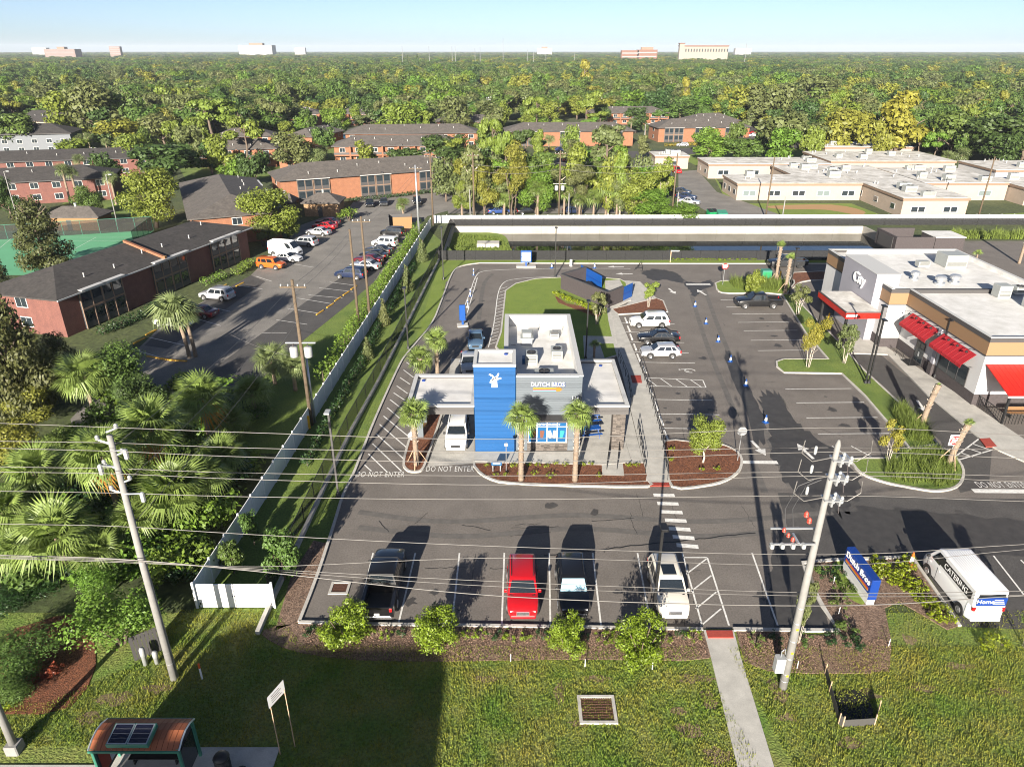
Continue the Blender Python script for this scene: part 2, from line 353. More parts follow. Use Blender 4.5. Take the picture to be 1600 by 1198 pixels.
# islands beside the burger restaurant
bed('grass_island', [(1119,448),(1123,456),(1140,459),(1200,458.5),(1226,461),(1236,450),(1240,438),(1200,438),(1126,440)], 'lawn_bright', 2)
bed('mulch_strip', [(1236,452),(1246,444),(1265,439),(1322,436),(1322,427),(1240,427)], 'mulch', 2)
bed('grass_island', [(1222,461),(1258,520),(1294,562),(1225,562),(1213,566),(1214,574),(1225,583),(1315,584.5),(1350,618),(1420,700),(1465,695),(1407,633),(1350,580),(1305,530),(1258,483),(1238,461)], 'lawn', 1)
bed('grass_island', [(1335,718),(1334,728),(1350,743),(1388,756),(1430,764),(1463,768),(1493,762),(1505,744),(1498,722),(1470,700),(1425,702),(1400,716)], 'lawn', 3)
bed('mulch_bed', [(1262,880),(1300,877),(1424,873),(1460,925),(1497,978),(1480,984),(1440,960),(1405,940),(1382,950),(1392,1000),(1390,1035),(1360,1052),(1250,1052),(1250,1000),(1312,988),(1285,945)], 'mulch_pale', 1, .06, False)
struct('lawn_patch', MB().prism(smoothpath(GP([(1300,882),(1330,880),(1350,930),(1345,945),(1310,920)]), 3, True), 0, .068), 'lawn_bright')
bed('mulch_bed', [(468,974),(605,978),(800,981),(1097,986),(1108,1028),(1010,1031),(880,1030),(700,1033),(560,1031),(470,1020),(420,1000),(412,985)], 'mulch_pale', 2, .05, False)
bed('mulch_bed', [(1150,986),(1200,987),(1250,988),(1262,1052),(1200,1048),(1163,1034)], 'mulch_pale', 1, .05, False)
bed('mulch_bed', [(430,985),(466,972),(496,897),(515,850),(490,845),(455,900)], 'mulch_pale', 1, .05, False)
bed('mulch_bed', [(20,1115),(110,1105),(150,1040),(140,985),(110,960),(50,975),(0,1000),(0,1100)], 'mulch', 2, .04, False)
# pavements
WALK = struct('walkway', MB().prism(GP([(1014,757),(1047,757),(1037,688),(1018,618),(1000,573),(966,493),(956,484),(985,470),(968,438),(945,440),(948,480),(950,500),(960,545),(972,585),(985,640),(1003,715)]), -.02, .13), 'concrete')
struct('patio_paving', MB().prism([(-3.2,50.3),(9.9,50.3),(9.9,62.3),(5.6,62.3),(5.6,52.2),(-3.2,52.2)], -.02, .125), 'concrete')
struct('patio_paving', MB().prism(GP([(940,727),(941,744),(975,745),(973,726)]), -.02, .128), 'concrete')
struct('walkway', MB().prism(GP([(911,526),(913,562),(945,562),(937,538),(961,538),(958,527)]), -.02, .128), 'concrete')
struct('patio_paving', MB().prism([(9.92,50.3),(10.85,50.3),(11.2,60),(10.9,62.3),(9.92,62.3)], -.02, .124), 'concrete')
struct('drive_through_slab', MB().sheet(GP([(668,729),(742,724),(741,640),(748,560),(705,560),(692,650)]), .020), 'concrete')
struct('trash_pad', MB().sheet(GP([(963,492),(985,470),(968,438),(1000,440),(1025,465)]), .022), 'concrete')
struct('front_path', MB().prism(GP([(1099,985),(1111,1029),(1152,1198),(1190,1340),(1255,1340),(1209,1198),(1158,1030),(1146,985)]), -.02, .075), 'concrete')
for pts in ([(1103,987),(1144,987),(1146,998),(1106,998)], [(1015,755.5),(1045,755.5),(1046,761),(1014.5,761)], [(985,588),(1001,588),(1003,600),(988,600)], [(1530,687),(1546,686),(1557,699),(1540,700)]):
    MB().prism(GP(pts), .05, .137).build('tactile_pad', 'paint_red', WALK)
struct('shop_walkway', MB().prism(GP([(1326,520),(1350,517),(1380,540),(1500,620),(1640,715),(1640,740),(1560,705),(1535,690),(1448,618),(1387,555),(1330,553)]), -.02, .13), 'concrete')
# pond basin walls
pw = thing('pond_wall', 'pale concrete retaining wall around the dark pond', 'retaining wall')
for i in range(14):
    a = PX0 + (PX1-PX0)*i/14; b = PX0 + (PX1-PX0)*(i+1)/14
    MB().box(a+.01, b-.01, PY1, PY1+.4, -3, .12).build('wall_panel', 'pond_wall', pw)
MB().box(PX0-.4, PX0, PY0-.4, PY1+.4, -3, .1).build('side_wall', 'pond_wall', pw); MB().box(PX1, PX1+.4, PY0, PY1, -3, .1).build('side_wall', 'pond_wall', pw)
MB().box(PX0, PX1, PY0-.4, PY0, -3, .08).build('near_wall', 'pond_wall', pw)
bank = MB().prism(smoothpath([(PX0+.02,PY0+.02),(PX0+14,PY0+.02),(PX0+16,PY0+3),(PX0+12,PY0+7),(PX0+11,PY0+12),(PX0+10,PY1-3),(PX0+7,PY1-.1),(PX0+.02,PY1-.1)], 3, True), WATER-.5, WATER+.25)
struct('pond_bank', bank, 'lawn_bright')
MB().box(PX0+5,PX0+9,PY0+12,PY0+14.5,WATER,WATER+.9).build('pond_outlet_box', 'kerb_concrete', label='pale concrete outlet box on the grassy bank of the pond', cat='concrete box')
# painted lines
def line(a, b, wid=.11, name='parking_line', m='paint_white', z=.026, parent=None):
    a, b = Vector(a), Vector(b); d = (b-a).normalized(); n = Vector((-d.y, d.x))*wid/2
    return MB().quad((*(a-n),z),(*(b-n),z),(*(b+n),z),(*(a+n),z)).build(name, m, parent or LOT)
for xt, xb in ((583,557),(649,622),(718,706),(788,784),(858,860),(926,939),(996,1017),(1066,1097),(1175,1215)): line(G(xt,864),G(xb,977))
line(G(1066,871),G(1105,871)); line(G(1105,871),G(1139,977))
for i in range(4): line(G(1072+7.5*i,897+27*i),G(1104+7.5*i,873+26*i), .1)
for k in range(7): line(G(1020+6*k+1, 773.5+13*k), G(1053+6.2*k+1, 774+13.4*k), .42 , 'crosswalk_bar')
for y,x0,x1 in ((505,972,1054),(519,976,1062),(534,980,1069),(550,986,1076),(566,992,1086),(624,1007,1113),(646.5,1015,1124),(669,1025,1135)): line(G(x0,y),G(x1,y+1.6))
for a,b in (((1000,590),(1098,594)),((1098,594),(1103,605.5)),((1008,603),(1103,605.5)),((1010,591),(1026,603)),((1032,591.5),(1050,604)),((1056,592.5),(1074,604.5)),((1078,593),(1096,605))): line(G(*a),G(*b))
for y,x0,x1 in ((469,1126,1150),(480,1135,1165),(491,1144,1226),(504,1153,1234),(517,1162,1246),(532,1173,1255),(548,1184,1262),(608,1227,1330),(629.5,1244,1350),(653,1260,1371),(678,1278,1392)): line(G(x0,y),G(x1,y-.8))
line(G(1300,697),G(1328,715)); line(G(1330,697),G(1362,714)); line(G(1552,868),G(1612,945)); line(G(1595,875),G(1650,930))
line(G(1158,722),G(1215,722.5),.5,'stop_bar'); line(G(1072,444.5),G(1110,444.5),.6,'stop_bar'); line(G(1520,767),G(1650,768),.55,'stop_bar')
for x0,y0,x1,y1 in ((880,12,948,60),(860,55,935,105),(838,98,925,165),(820,148,958,265),(797,200,968,340),(772,252,945,400),(752,312,925,470),(728,372,910,545),(703,437,818,548),(678,505,722,545),(900,-40,962,2),(922,-88,985,-40),(940,-135,1000,-95),(970,-185,1010,-155)):
    line(G(400+x0/4,600+y0/4), G(400+x1/4,600+y1/4), .12, 'hatch_line')
# exit cross-hatching by the restaurant drive
for a,b in (((1484,720),(1529,686)),((1490,721),(1550,703)),((1510,700),(1535,708)),((1500,707),(1520,714)),((1518,693),(1547,703))): line(G(*a),G(*b),.13)
# drive-through lane guides
lane_o = smoothpath(GP([(763,543),(770,515),(774,490),(778,460),(785,444),(800,437),(840,433.5),(875,431.5)]), 3)
for i in range(len(lane_o)-1): line(lane_o[i], lane_o[i+1], .12, 'lane_edge_line')
for k in range(17):
    y = 538-5.4*k; x = 765+.19*(538-y)-(.0 if k<12 else 0); line(G(x,y),G(x+11,y-3.2),.1,'hatch_line')
ka, kb = smoothpath(GP([(723,486),(735,455),(740,440),(745,430),(752,425),(770,422.5),(822,420.5),(900,419.5),(985,420)]),3), smoothpath(GP([(730,489),(740,455),(746,434)]),3)
for pth in (ka, kb):
    for i in range(len(pth)-1): line(pth[i], pth[i+1], .12, 'lane_edge_line')
for k in range(8): line(G(726+2.1*k,480-6.4*k),G(732.5+1.75*k,480.8-6.4*k),.1,'hatch_line')
def arrow(px, py, ang, L=2.6):
    c = Vector(G(px,py)); a = MB(); w=.14
    a.add([(-L/2,-w,0),(L*.1,-w,0),(L*.1,w,0),(-L/2,w,0)],[(0,1,2,3)]).add([(L*.1,-.5,0),(L/2,0,0),(L*.1,.5,0)],[(0,1,2)])
    a.build('painted_arrow','paint_white',LOT,loc=(c.x,c.y,.027),rz=R(ang))
for q in ((1050,455,-80),(1096,457,105),(962,417,180),(1185,700,-80),(1440,635,-100),(1258,705,100),(975,428,180)): arrow(*q)
def road_text(txt, px, py, wid, rz=0):
    me = text_mesh(txt, 1., 0., spacing=1.1); o = obj('painted_lettering', me, 'paint_white', LOT)
    xs = [v.co.x for v in me.vertices]; s = wid/(max(xs)-min(xs)); c = G(px,py); o.scale = (s, 1.15, 1); o.location = (c[0],c[1],.027); o.rotation_euler = (0,0,rz)
road_text('DO NOT ENTER', 594, 741.5, 3.9); road_text('DO NOT ENTER', 703, 733, 3.9); road_text('DO NOT ENTER', 1565, 758, 3.9)
c = G(1078,579.5); mb = MB(); ring = [(.55*math.cos(t*.5),.45*math.sin(t*.5)) for t in range(13)]
mb.strip(ring[:11],.13,0,.002).strip([(-.1,.5),(-.9,.35)],.12,0,.002).strip([(-.5,.42),(-.6,-.1),(-.1,-.15)],.12,0,.002); mb.lathe([(.12,0),(.12,.002)],8,(-1.05,.32,0))
mb.build('wheelchair_mark','paint_white',LOT,loc=(c[0],c[1],.026))
# tyre scuffs and cracks
for px,py,l,a in ((600,822,1.6,-55),(744,824,2.2,-18),(958,812,3.2,6),(1025,506,1.2,40),(1165,503,.9,0),(1131,507,.7,80),(845,500,1,20),(720,455,1.6,10),(712,440,1.2,-25),(1040,655,1.1,0),(730,473,1,30)):
    c = G(px,py); p0 = [(i*l/6-l/2, rnd.uniform(-.06,.06)) for i in range(7)]
    MB().strip(p0,.05,0,.001).build('asphalt_crack','tar',LOT,loc=(c[0],c[1],.022),rz=R(a))
x0 = Vector(G(850,868)); x1 = Vector(G(1180,832)); p0=[tuple(x0.lerp(x1,i/40)+Vector((0,rnd.uniform(-.07,.07)))) for i in range(41)]
MB().strip(p0,.10,.022,.0235).build('asphalt_crack','tar',LOT)
st_=random.Random(9)
mat('oil_stain',(.045,.042,.040),.6,c2=(.065,.06,.056),vscale=3,world=True)
for px,py in ((680,925),(750,930),(965,925),(1190,930),(640,940),(1045,600+60),(1060,655),(1040,638),(1060,615),(1200,510),(1210,525),(1215,540),(1300,640),(1290,620),(1320,665),(1190,498),(700,470),(755,470),(735,500),(690,530),(700,615+70),(860,790),(930,800),(1020,520),(1110,640),(1100,560),(1500,640),(1420,590),(1600,830),(1500,800)):
    c=G(px,py); n=11; r0=st_.uniform(.15,.5); MB().sheet([(c[0]+r0*st_.uniform(.5,1.3)*math.cos(6.283*i/n)*st_.uniform(.9,1.3),c[1]+r0*st_.uniform(.5,1.3)*math.sin(6.283*i/n)) for i in range(n)],.0235+.0002*(px%7)).build('oil_stain','oil_stain',LOT)
mat('tyre_track',(.088,.081,.075),.85,c2=(.130,.120,.110),vscale=1.5,world=True)
for pts in ([(560,800),(700,815),(900,805),(1100,815),(1300,800)],[(560,824),(720,838),(900,826),(1100,838),(1250,825)],[(1100,450),(1130,530),(1180,640),(1235,760)],[(1080,460),(1105,540),(1150,650),(1195,770)],[(700,440),(690,480),(665,540)],[(770,428),(756,445),(748,500)]):
    MB().strip(smoothpath(GP(pts),8),.55,.0195,.0198).build('tyre_track','tyre_track',LOT)
for k in range(46):
    px,py=st_.choice([(st_.uniform(560,1180),st_.uniform(775,860)),(st_.uniform(1010,1190),st_.uniform(470,720)),(st_.uniform(680,760),st_.uniform(430,530)),(st_.uniform(1200,1380),st_.uniform(590,690)),(st_.uniform(600,1180),st_.uniform(870,960))])
    c=G(px,py); l=st_.uniform(.8,3.6); n=8; MB().strip([(l*(i/n-.5),st_.uniform(-.08,.08)) for i in range(n+1)],st_.uniform(.018,.04),0,.0008).build('asphalt_crack','tar',LOT,loc=(c[0],c[1],.0225),rz=st_.choice((0,R(90),st_.uniform(0,3.1)))+st_.uniform(-.2,.2))
def grate(name, px, w, d, label, z=.03):
    c = G(*px); t = thing(name, label, 'drain', (c[0],c[1],z))
    f = MB()
    for b in ((-w/2,w/2,-d/2,-d/2+.16),(-w/2,w/2,d/2-.16,d/2),(-w/2,-w/2+.16,-d/2+.16,d/2-.16),(w/2-.16,w/2,-d/2+.16,d/2-.16)): f.box(*b,-.1,.05)
    f.build('frame','kerb_concrete',t); MB().box(-w/2+.16,w/2-.16,-d/2+.16,d/2-.16,-.2,-.12).build('pit','tar',t)
    mat('rust', (.10,.045,.028), .8, var=.3, vscale=6)
    n = 14
    for i in range(n): x=-w/2+.2+(w-.4)*i/(n-1); MB().box(x-.016,x+.016,-d/2+.16,d/2-.16,-.03,.015).build('bar','rust',t)
    for i in range(9): y=-d/2+.22+(d-.44)*i/8; MB().box(-w/2+.16,w/2-.16,y-.012,y+.012,-.032,.005).build('cross_bar','rust',t)
grate('storm_drain',(933,1109),1.95,1.75,'rusty storm drain grate in a square concrete frame on the front lawn',.06)
grate('storm_drain',(531,919),1.25,1.15,'drain grate set in the asphalt beside the black pickup')
# the apartments' car park, court and far roads
ALOT = struct('apartment_parking', MB().sheet(GP([(110,655),(205,555),(262,500),(335,462),(392,430),(470,352),(545,325),(560,306),(740,298),(735,320),(668,338),(655,352),(585,440),(545,475),(470,535),(400,600),(330,630),(230,640),(120,690)]), .012), 'asphalt_old')
patch('sealed_asphalt', GP([(225,540),(265,503),(335,462),(392,430),(415,440),(350,485),(262,545)]), 'asphalt_new', .016, ALOT)
patch('sealed_asphalt', GP([(300,600),(480,470),(545,425),(600,365),(640,352),(585,440),(545,475),(470,535),(400,600),(330,625)]), 'asphalt_new', .016, ALOT)
for a,b in (((205,545),(262,562)),((232,527),(290,540)),((303,497),(345,509)),((330,480),(360,487)),((372,446),(410,452)),((400,432),(425,440)),((455,412),(490,418))): line(G(*a),G(*b),.1,m='paint_white',z=.024,parent=ALOT)
for a,b in (((410,520),(448,520)),((432,500),(480,507)),((449,482),(500,490)),((465,466),(520,475)),((482,461),(535,466)),((499,450),(552,456)),((515,441),(555,446))): line(G(*a),G(*b),.1,z=.024,parent=ALOT)
for px,py in ((218,533),(500,489),(516,478),(528,468),(541,459),(553,450),(348,448),(375,445),(236,520)):
    c=G(px,py); MB().cbox(-.95,.95,-.09,.09,0,.14).build('wheel_stop','paint_yellow',loc=(c[0],c[1],.01),rz=R(75),label='yellow painted wheel stop along the apartment parking bays',cat='wheel stop',group='yellow wheel stops in the apartment parking')
struct('kerb', MB().strip(GP([(230,557),(265,563),(292,565)]),.2,0,.13), 'paint_yellow')
struct('roadway', MB().sheet(GP([(862,240),(1010,236),(1285,218),(1300,228),(1100,240),(1010,246),(1005,262),(862,262)]), .010), 'asphalt_new')
struct('roadway', MB().sheet(GP([(1060,268),(1090,266),(1120,300),(1245,345),(1130,345),(1060,305)]), .010), 'asphalt_old')
struct('roadway', MB().sheet(GP([(1150,225),(1180,190),(1195,192),(1235,225)]), .012), 'asphalt_new')
struct('roadway', MB().sheet(GP([(110,240),(215,230),(250,243),(150,256)]), .010), 'asphalt_old')
struct('roadway', MB().sheet(GP([(700,318),(1000,318),(1000,334),(700,334)]), .010), 'asphalt_old')
tc = struct('tennis_court', MB().sheet(GP([(-60,361),(240,361),(205,385),(60,430),(-60,430)]), .012), 'court_green')
for a,b in (((-20,371),(210,371)),((-20,377),(190,377)),((20,371),(-40,420)),((150,371),(60,420))): line(G(*a),G(*b),.08,'court_line',z=.02,parent=tc)
c2 = struct('tennis_court', MB().sheet(GP([(515,206),(560,204),(560,214),(505,222)]), .012), mat('court_blue',(.03,.16,.30),.8))
bp_=random.Random(4)
mat('bare_patch',(.15,.115,.06),.95,c2=(.22,.165,.09),vscale=1.5,world=True,speck=.4,sscale=14,bump=.8,bscale=12,bdist=.05)
for px,py,rx,ry in ((875,1080,.35,.9),(905,1130,.7,.3),(1090,1060,1.2,.35),(1105,1090,.5,.9),(1080,1140,.9,.5),(1120,1180,.7,.6),(1060,1110,.5,.3),(760,1060,.8,.25),(820,1050,1.0,.2),(930,1060,.9,.25),(1215,1080,.5,.8),(1360,1085,.6,.4),(1330,1160,.7,.4),(1440,1075,.8,.35),(1500,1040,.9,.3),(1420,1000,.5,.5),(1230,1120,.6,.3),(180,1090,1.1,.5),(250,1075,.9,.4),(140,1120,.6,.5),(1560,1080,.8,.3)):
    c=G(px,py); n=16; MB().sheet([(c[0]+rx*bp_.uniform(.45,1.2)*math.cos(6.283*i/n),c[1]+ry*bp_.uniform(.45,1.2)*math.sin(6.283*i/n)) for i in range(n)],.014).build('bare_patch','bare_patch',kind='structure')
# worn tracks on the school lawn
struct('bare_earth', MB().sheet(smoothpath(GP([(1200,322),(1300,320),(1350,330),(1340,336),(1290,328),(1220,327)]),3,True),.012), mat('dry_earth',(.34,.20,.09),.95))
# ------------------------------------------------------------------ vehicles
mat('tyre', (.012,.012,.012), .8); mat('alloy', (.38,.38,.39), .3, .8); mat('car_glass', (.012,.016,.02), .04, spec=.9); mat('lamp_clear', (.65,.66,.68), .15); mat('lamp_red', (.40,.010,.012), .2); mat('chrome', (.6,.6,.62), .15, .9)
mat('sunshade', (.32,.52,.62), .3, .3); mat('black_plastic', (.015,.015,.016), .55); mat('plate', (.6,.6,.55), .5)
PAINT = dict(black=(.006,.006,.007), red=(.38,.006,.010), cream=(.62,.58,.50), white=(.70,.70,.70), silver=(.44,.45,.47), steelblue=(.10,.17,.26), grey=(.05,.05,.055), orange=(.52,.10,.012), navy=(.010,.018,.05), maroon=(.09,.006,.012), blue=(.02,.05,.18), charcoal=(.028,.029,.031), green=(.02,.06,.04))
for k, c in PAINT.items(): mat('paint_car_'+k, c, .32 if k not in ('silver','steelblue') else .3, .0 if k not in ('silver','steelblue') else .35, coat=.8)
KIND = dict(sedan=(4.75,1.82,1.46,.95,1.0,.28,-.95,-1.75,.80,.93,.98), hatch=(4.35,1.82,1.48,.97,1.05,.35,-1.5,-1.98,.80,.95,.97), suv=(4.75,1.92,1.74,1.08,1.15,.5,-1.95,-2.26,.88,1.05,1.08),
            pickup=(5.9,2.02,1.95,1.24,1.45,.85,-.75,-.98,1.02,1.18,1.22), van=(5.45,2.05,2.5,1.42,2.2,1.4,-2.62,-2.68,1.0,1.30,1.42), boxsuv=(4.4,1.85,1.78,1.10,1.2,.8,-2.0,-2.14,.95,1.08,1.10))
def car_proto(kind, colour, label='', group=None, shade=False):
    L, W, Hh, belt, cowl, wst, rr, tb, nose, hoodz, deckz = KIND[kind]
    pm = 'paint_car_'+colour; t = thing(kind+'_car' if kind not in ('pickup','van') else kind, label, {'suv':'SUV','boxsuv':'SUV','pickup':'pickup truck','van':'van','sedan':'car','hatch':'car'}[kind], group=group)
    hw = W/2; wr = .36 if kind in ('suv','boxsuv','van') else (.40 if kind == 'pickup' else .33)
    rear = -L/2 if kind != 'pickup' else -1.06
    # lower body, lofted through cross sections
    st = []
    for x in ([-L/2,-L/2+.04,-L/2+.14,-L/2+.5] if kind != 'pickup' else [rear,rear+.01,rear+.02,rear+.2]) + [tb+.3, -.3, .4, cowl, cowl+.45*(L/2-cowl), L/2-.28, L/2-.1, L/2-.02, L/2]:
        fx = (x-cowl)/(L/2-cowl) if x > cowl else 0
        e = max(0, (x-(L/2-.3))/.3) if x > 0 else (max(0, (-L/2+.2-x)/.2) if kind != 'pickup' else 0)
        top = hoodz + (nose-hoodz)*fx**2.2 if x > cowl else (belt if x > tb else deckz)
        wd = hw*(1-.13*max(0,(abs(x)-L/2+.7)/.7)**2)*(1-.06*e)
        zb = .24+.12*e*(1 if kind != 'pickup' else .8); tz = top-.10*e**2
        b2 = min(belt, top)
        st.append((x, [(0,zb),(wd*.82,zb),(wd*.97,zb+.1),(wd,.55),(wd*.995,b2-.22 if b2 > .9 else b2-.16),(wd*.955,min(b2-.05,tz-.05)),(wd*.86,tz-.012),(wd*.45,tz+.012),(0,tz+.018)]))
    m = MB(); P = len(st[0][1]); ring = []
    for x, h in st: ring.append([(x,y,z) for y,z in h] + [(x,-y,z) for y,z in h[-2:0:-1]])
    n = len(ring[0]); vs = [p for r_ in ring for p in r_]
    fs = [(i*n+j,(i+1)*n+j,(i+1)*n+(j+1)%n,i*n+(j+1)%n) for i in range(len(ring)-1) for j in range(n)]
    m.add(vs, fs + [tuple(range(n)), tuple((len(ring)-1)*n+j for j in range(n-1,-1,-1))])
    # greenhouse
    rw = hw*(.93 if kind == 'van' else .76 if kind in ('sedan','hatch') else .80); bw = hw*.955; tz0 = belt-.06
    def rr_ring(xf, xr, y, z, c): return [(xf,y-c,z),(xf-c,y,z),(xr+c,y,z),(xr,y-c,z),(xr,-y+c,z),(xr+c,-y,z),(xf-c,-y,z),(xf,-y+c,z)]
    a = rr_ring(cowl, tb, bw, tz0, .05); b = rr_ring(wst+.02, rr, rw+.02, Hh-.07, .10); c = rr_ring(wst-.16, rr+.14, rw-.10, Hh, .12)
    k = 8; fs = [(r*k+j, r*k+(j+1)%k, (r+1)*k+(j+1)%k, (r+1)*k+j) for r in (0,1) for j in range(k)] + [tuple(16+j for j in range(k))]
    m.add(a+b+c, [f[::-1] for f in fs])
    if kind == 'pickup':
        m.box(rear-.02,-L/2+.08,hw*.80,hw*.985,.45,belt-.02).box(rear-.02,-L/2+.08,-hw*.985,-hw*.80,.45,belt-.02)
        m.box(-L/2,-L/2+.08,-hw*.97,hw*.97,.50,belt-.02); m.box(-L/2+.08,rear,-hw*.80,hw*.80,.5,.72)
    me = m.mesh('body', True); me.set_sharp_from_angle(angle=R(38)); obj('body', me, pm, t)
    if kind == 'pickup': MB().box(-L/2+.09,rear-.02,-hw*.79,hw*.79,.722,.735).build('bed_liner','black_plastic',t)
    # panes: quads laid just proud of the greenhouse planes
    def pane(name, p, i0, i1, j0=.1, j1=.86, m_='car_glass', off=.012, nm=None):   # p: four corners: bottom-left, bottom-right, top-right, top-left
        p = [Vector(q) for q in p]; f = lambda u, v: (p[0]*(1-u)+p[1]*u)*(1-v)+(p[3]*(1-u)+p[2]*u)*v
        nr = (p[1]-p[0]).cross(p[3]-p[0]).normalized()*off
        q = [f(i0,j0),f(i1,j0),f(i1,j1),f(i0,j1)]
        mb = MB(); mb.add([x+nr for x in q]+[x-nr for x in q], [(0,1,2,3),(0,4,5,1),(1,5,6,2),(2,6,7,3),(3,7,4,0)]); return mb.build(name, m_, t)
    A = lambda s_, i: Vector(s_[i])
    pane('windscreen', [a[7],a[0],b[0],b[7]], .02,.98,.12,.95, 'sunshade' if shade else 'car_glass')
    pane('rear_window', [a[3],a[4],b[4],b[3]], .06,.94,.25 if kind != 'van' else .28,.88)
    for sgn in (1,-1):
        q = [a[1],a[2],b[2],b[1]] if sgn > 0 else [a[5],a[6],b[6],b[5]]
        if sgn > 0: q = [a[2],a[1],b[1],b[2]]; q = [q[1],q[0],q[3],q[2]]
        spl = {'van':[(.06,.24)], 'pickup':[(.10,.47),(.53,.90)]}.get(kind, [(.10,.40),(.44,.72),(.76,.93)])
        for (u0,u1) in spl:
            if sgn > 0: pane('side_window', q, u0, u1)
            else: pane('side_window', q, 1-u1, 1-u0)
        # lamps, mirrors, arches, wheels
        MB().cbox(L/2-.20,L/2-.015,sgn*hw*.62-.17,sgn*hw*.62+.17,nose-.22,nose-.07,.03).build('headlight','lamp_clear',t)
        MB().cbox(-L/2-.012,-L/2+.14,sgn*(hw-.17)-.10,sgn*(hw-.17)+.10,deckz-.32,deckz-.05,.03).build('tail_light','lamp_red',t)
        MB().cbox(cowl-.32,cowl-.18,sgn*(hw+.08)-.10,sgn*(hw+.08)+.10,belt-.03,belt+.14,.03).build('mirror','black_plastic' if colour in ('black','white','charcoal','grey') else pm,t)
        for x in (L/2-.92, -L/2+(.98 if kind != 'pickup' else 1.25)):
            MB().cyl((x,sgn*(hw-.015),wr+.03),'y',wr+.07,.07,18).build('wheel_arch','black_plastic',t)
            wh = MB().cyl((0,0,0),'y',wr,.24,18).build('wheel','tyre',t,loc=(x,sgn*(hw-.095),wr))
            rim = MB().lathe([(wr*.64,0),(wr*.62,.02),(wr*.5,.005),(wr*.16,.012),(wr*.14,.03)],12)
            rim.build('rim','alloy' if not (colour in ('charcoal','grey') and kind=='pickup') else 'black_plastic',wh,loc=(0,sgn*.12,0),rot=(-sgn*math.pi/2,0,0))
    if kind in ('suv','boxsuv'):
        for sgn in (1,-1): MB().tube([(wst-.25,sgn*(rw-.08),Hh-.02),(wst-.35,sgn*(rw-.08),Hh+.05),(rr+.35,sgn*(rw-.08),Hh+.05),(rr+.25,sgn*(rw-.08),Hh-.02)],.022,5).build('roof_rail','alloy' if colour in ('silver','white','cream') else 'black_plastic',t)
    for sgn in (1,-1):
        for xs in ((cowl-.12, cowl-1.05, rr+.55) if kind not in ('van','pickup') else (cowl-.2, cowl-1.25)):
            MB().box(xs-.008,xs+.008,sgn*hw-.006,sgn*hw+.004,.42,belt-.14).build('door_seam','black_plastic',t)
            MB().box(xs-.30,xs-.14,sgn*hw-.01,sgn*hw+.022,belt-.26,belt-.22).build('door_handle',pm,t)
    MB().box(cowl-.02,cowl+.10,-hw*.78,hw*.78,hoodz-.03,hoodz+.025).build('cowl_panel','black_plastic',t)
    MB().cbox(L/2-.10,L/2+.012,-hw*.42,hw*.42,nose-.36,nose-.10,.02).build('grille','black_plastic' if colour not in ('cream','red') else 'chrome',t)
    MB().cbox(L/2-.16,L/2+.035,-hw*.80,hw*.80,.30,.50,.05).build('bumper',pm if colour not in ('orange','grey') else 'black_plastic',t)
    MB().cbox(-L/2-.045,-L/2+.12,-hw*.86,hw*.86,.36,.56,.05).build('bumper','chrome' if kind == 'pickup' else pm,t)
    MB().box(-L/2-.02,-L/2+.02,-.16,.16,.64,.78).build('number_plate','plate',t)
    return t
PROTO = {}
def car(kind, colour, px, py, head, label, end=None, group=None, z=.012, shade=False):
    """px, py: ground under the middle of the car, or of its near end when end is given (+1: the car reaches away from us)"""
    key = (kind, colour, shade); c = Vector(G(px,py)); L = KIND[kind][0]
    if end: c = c + Vector((0, L/2*end))
    if key in PROTO: o = copy_tree(PROTO[key], None, (c.x,c.y,z), R(head), label, group)
    else:
        o = PROTO[key] = car_proto(kind, colour, label, group, shade); o.location = (c.x,c.y,z); o.rotation_euler = (0,0,R(head))
    if group: o['group'] = group
    elif 'group' in o: del o['group']
    return o
bp = car('pickup','black',590,974,90,'black pickup truck parked nose-in at the front kerb',1)
rs = car('suv','red',817,972,-90,'bright red SUV parked facing the front kerb',1)
car('suv','black',898,969,-90,'black SUV with a blue sunshade behind its windscreen',1,shade=True)
cs = car('suv','cream',1054,971,-90,'cream white SUV with a dark sunroof beside the hatched bay',1)
MB().box(-.75,.2,-.42,.42,1.735,1.752).build('sunroof','car_glass',cs)
car('suv','white',712,708,-90,'white SUV leaving the drive-through lane under the canopy',1)
car('sedan','steelblue',742,549,-88,'steel blue sedan waiting in the drive-through lane behind the shop',1)
car('sedan','silver',731,588,-86,'silver sedan in the drive-through half hidden by the blue tower',1)
car('suv','white',1014,509,180,'white SUV in the bay next to the mulch triangle'); car('sedan','black',1028,534,180,'black sedan between the white SUV and the silver hatchback'); car('hatch','silver',1031,556,180,'silver hatchback in the bay nearest the wheelchair space')
car('pickup','black',1184,479,180,'black pickup truck alone in the right hand parking row'); car('pickup','charcoal',1229,417,180,'dark grey pickup by the back kerb behind the two young palms')
vn = car('van','white',1536,977,90,'white catering van with a dark lettered side panel',1)
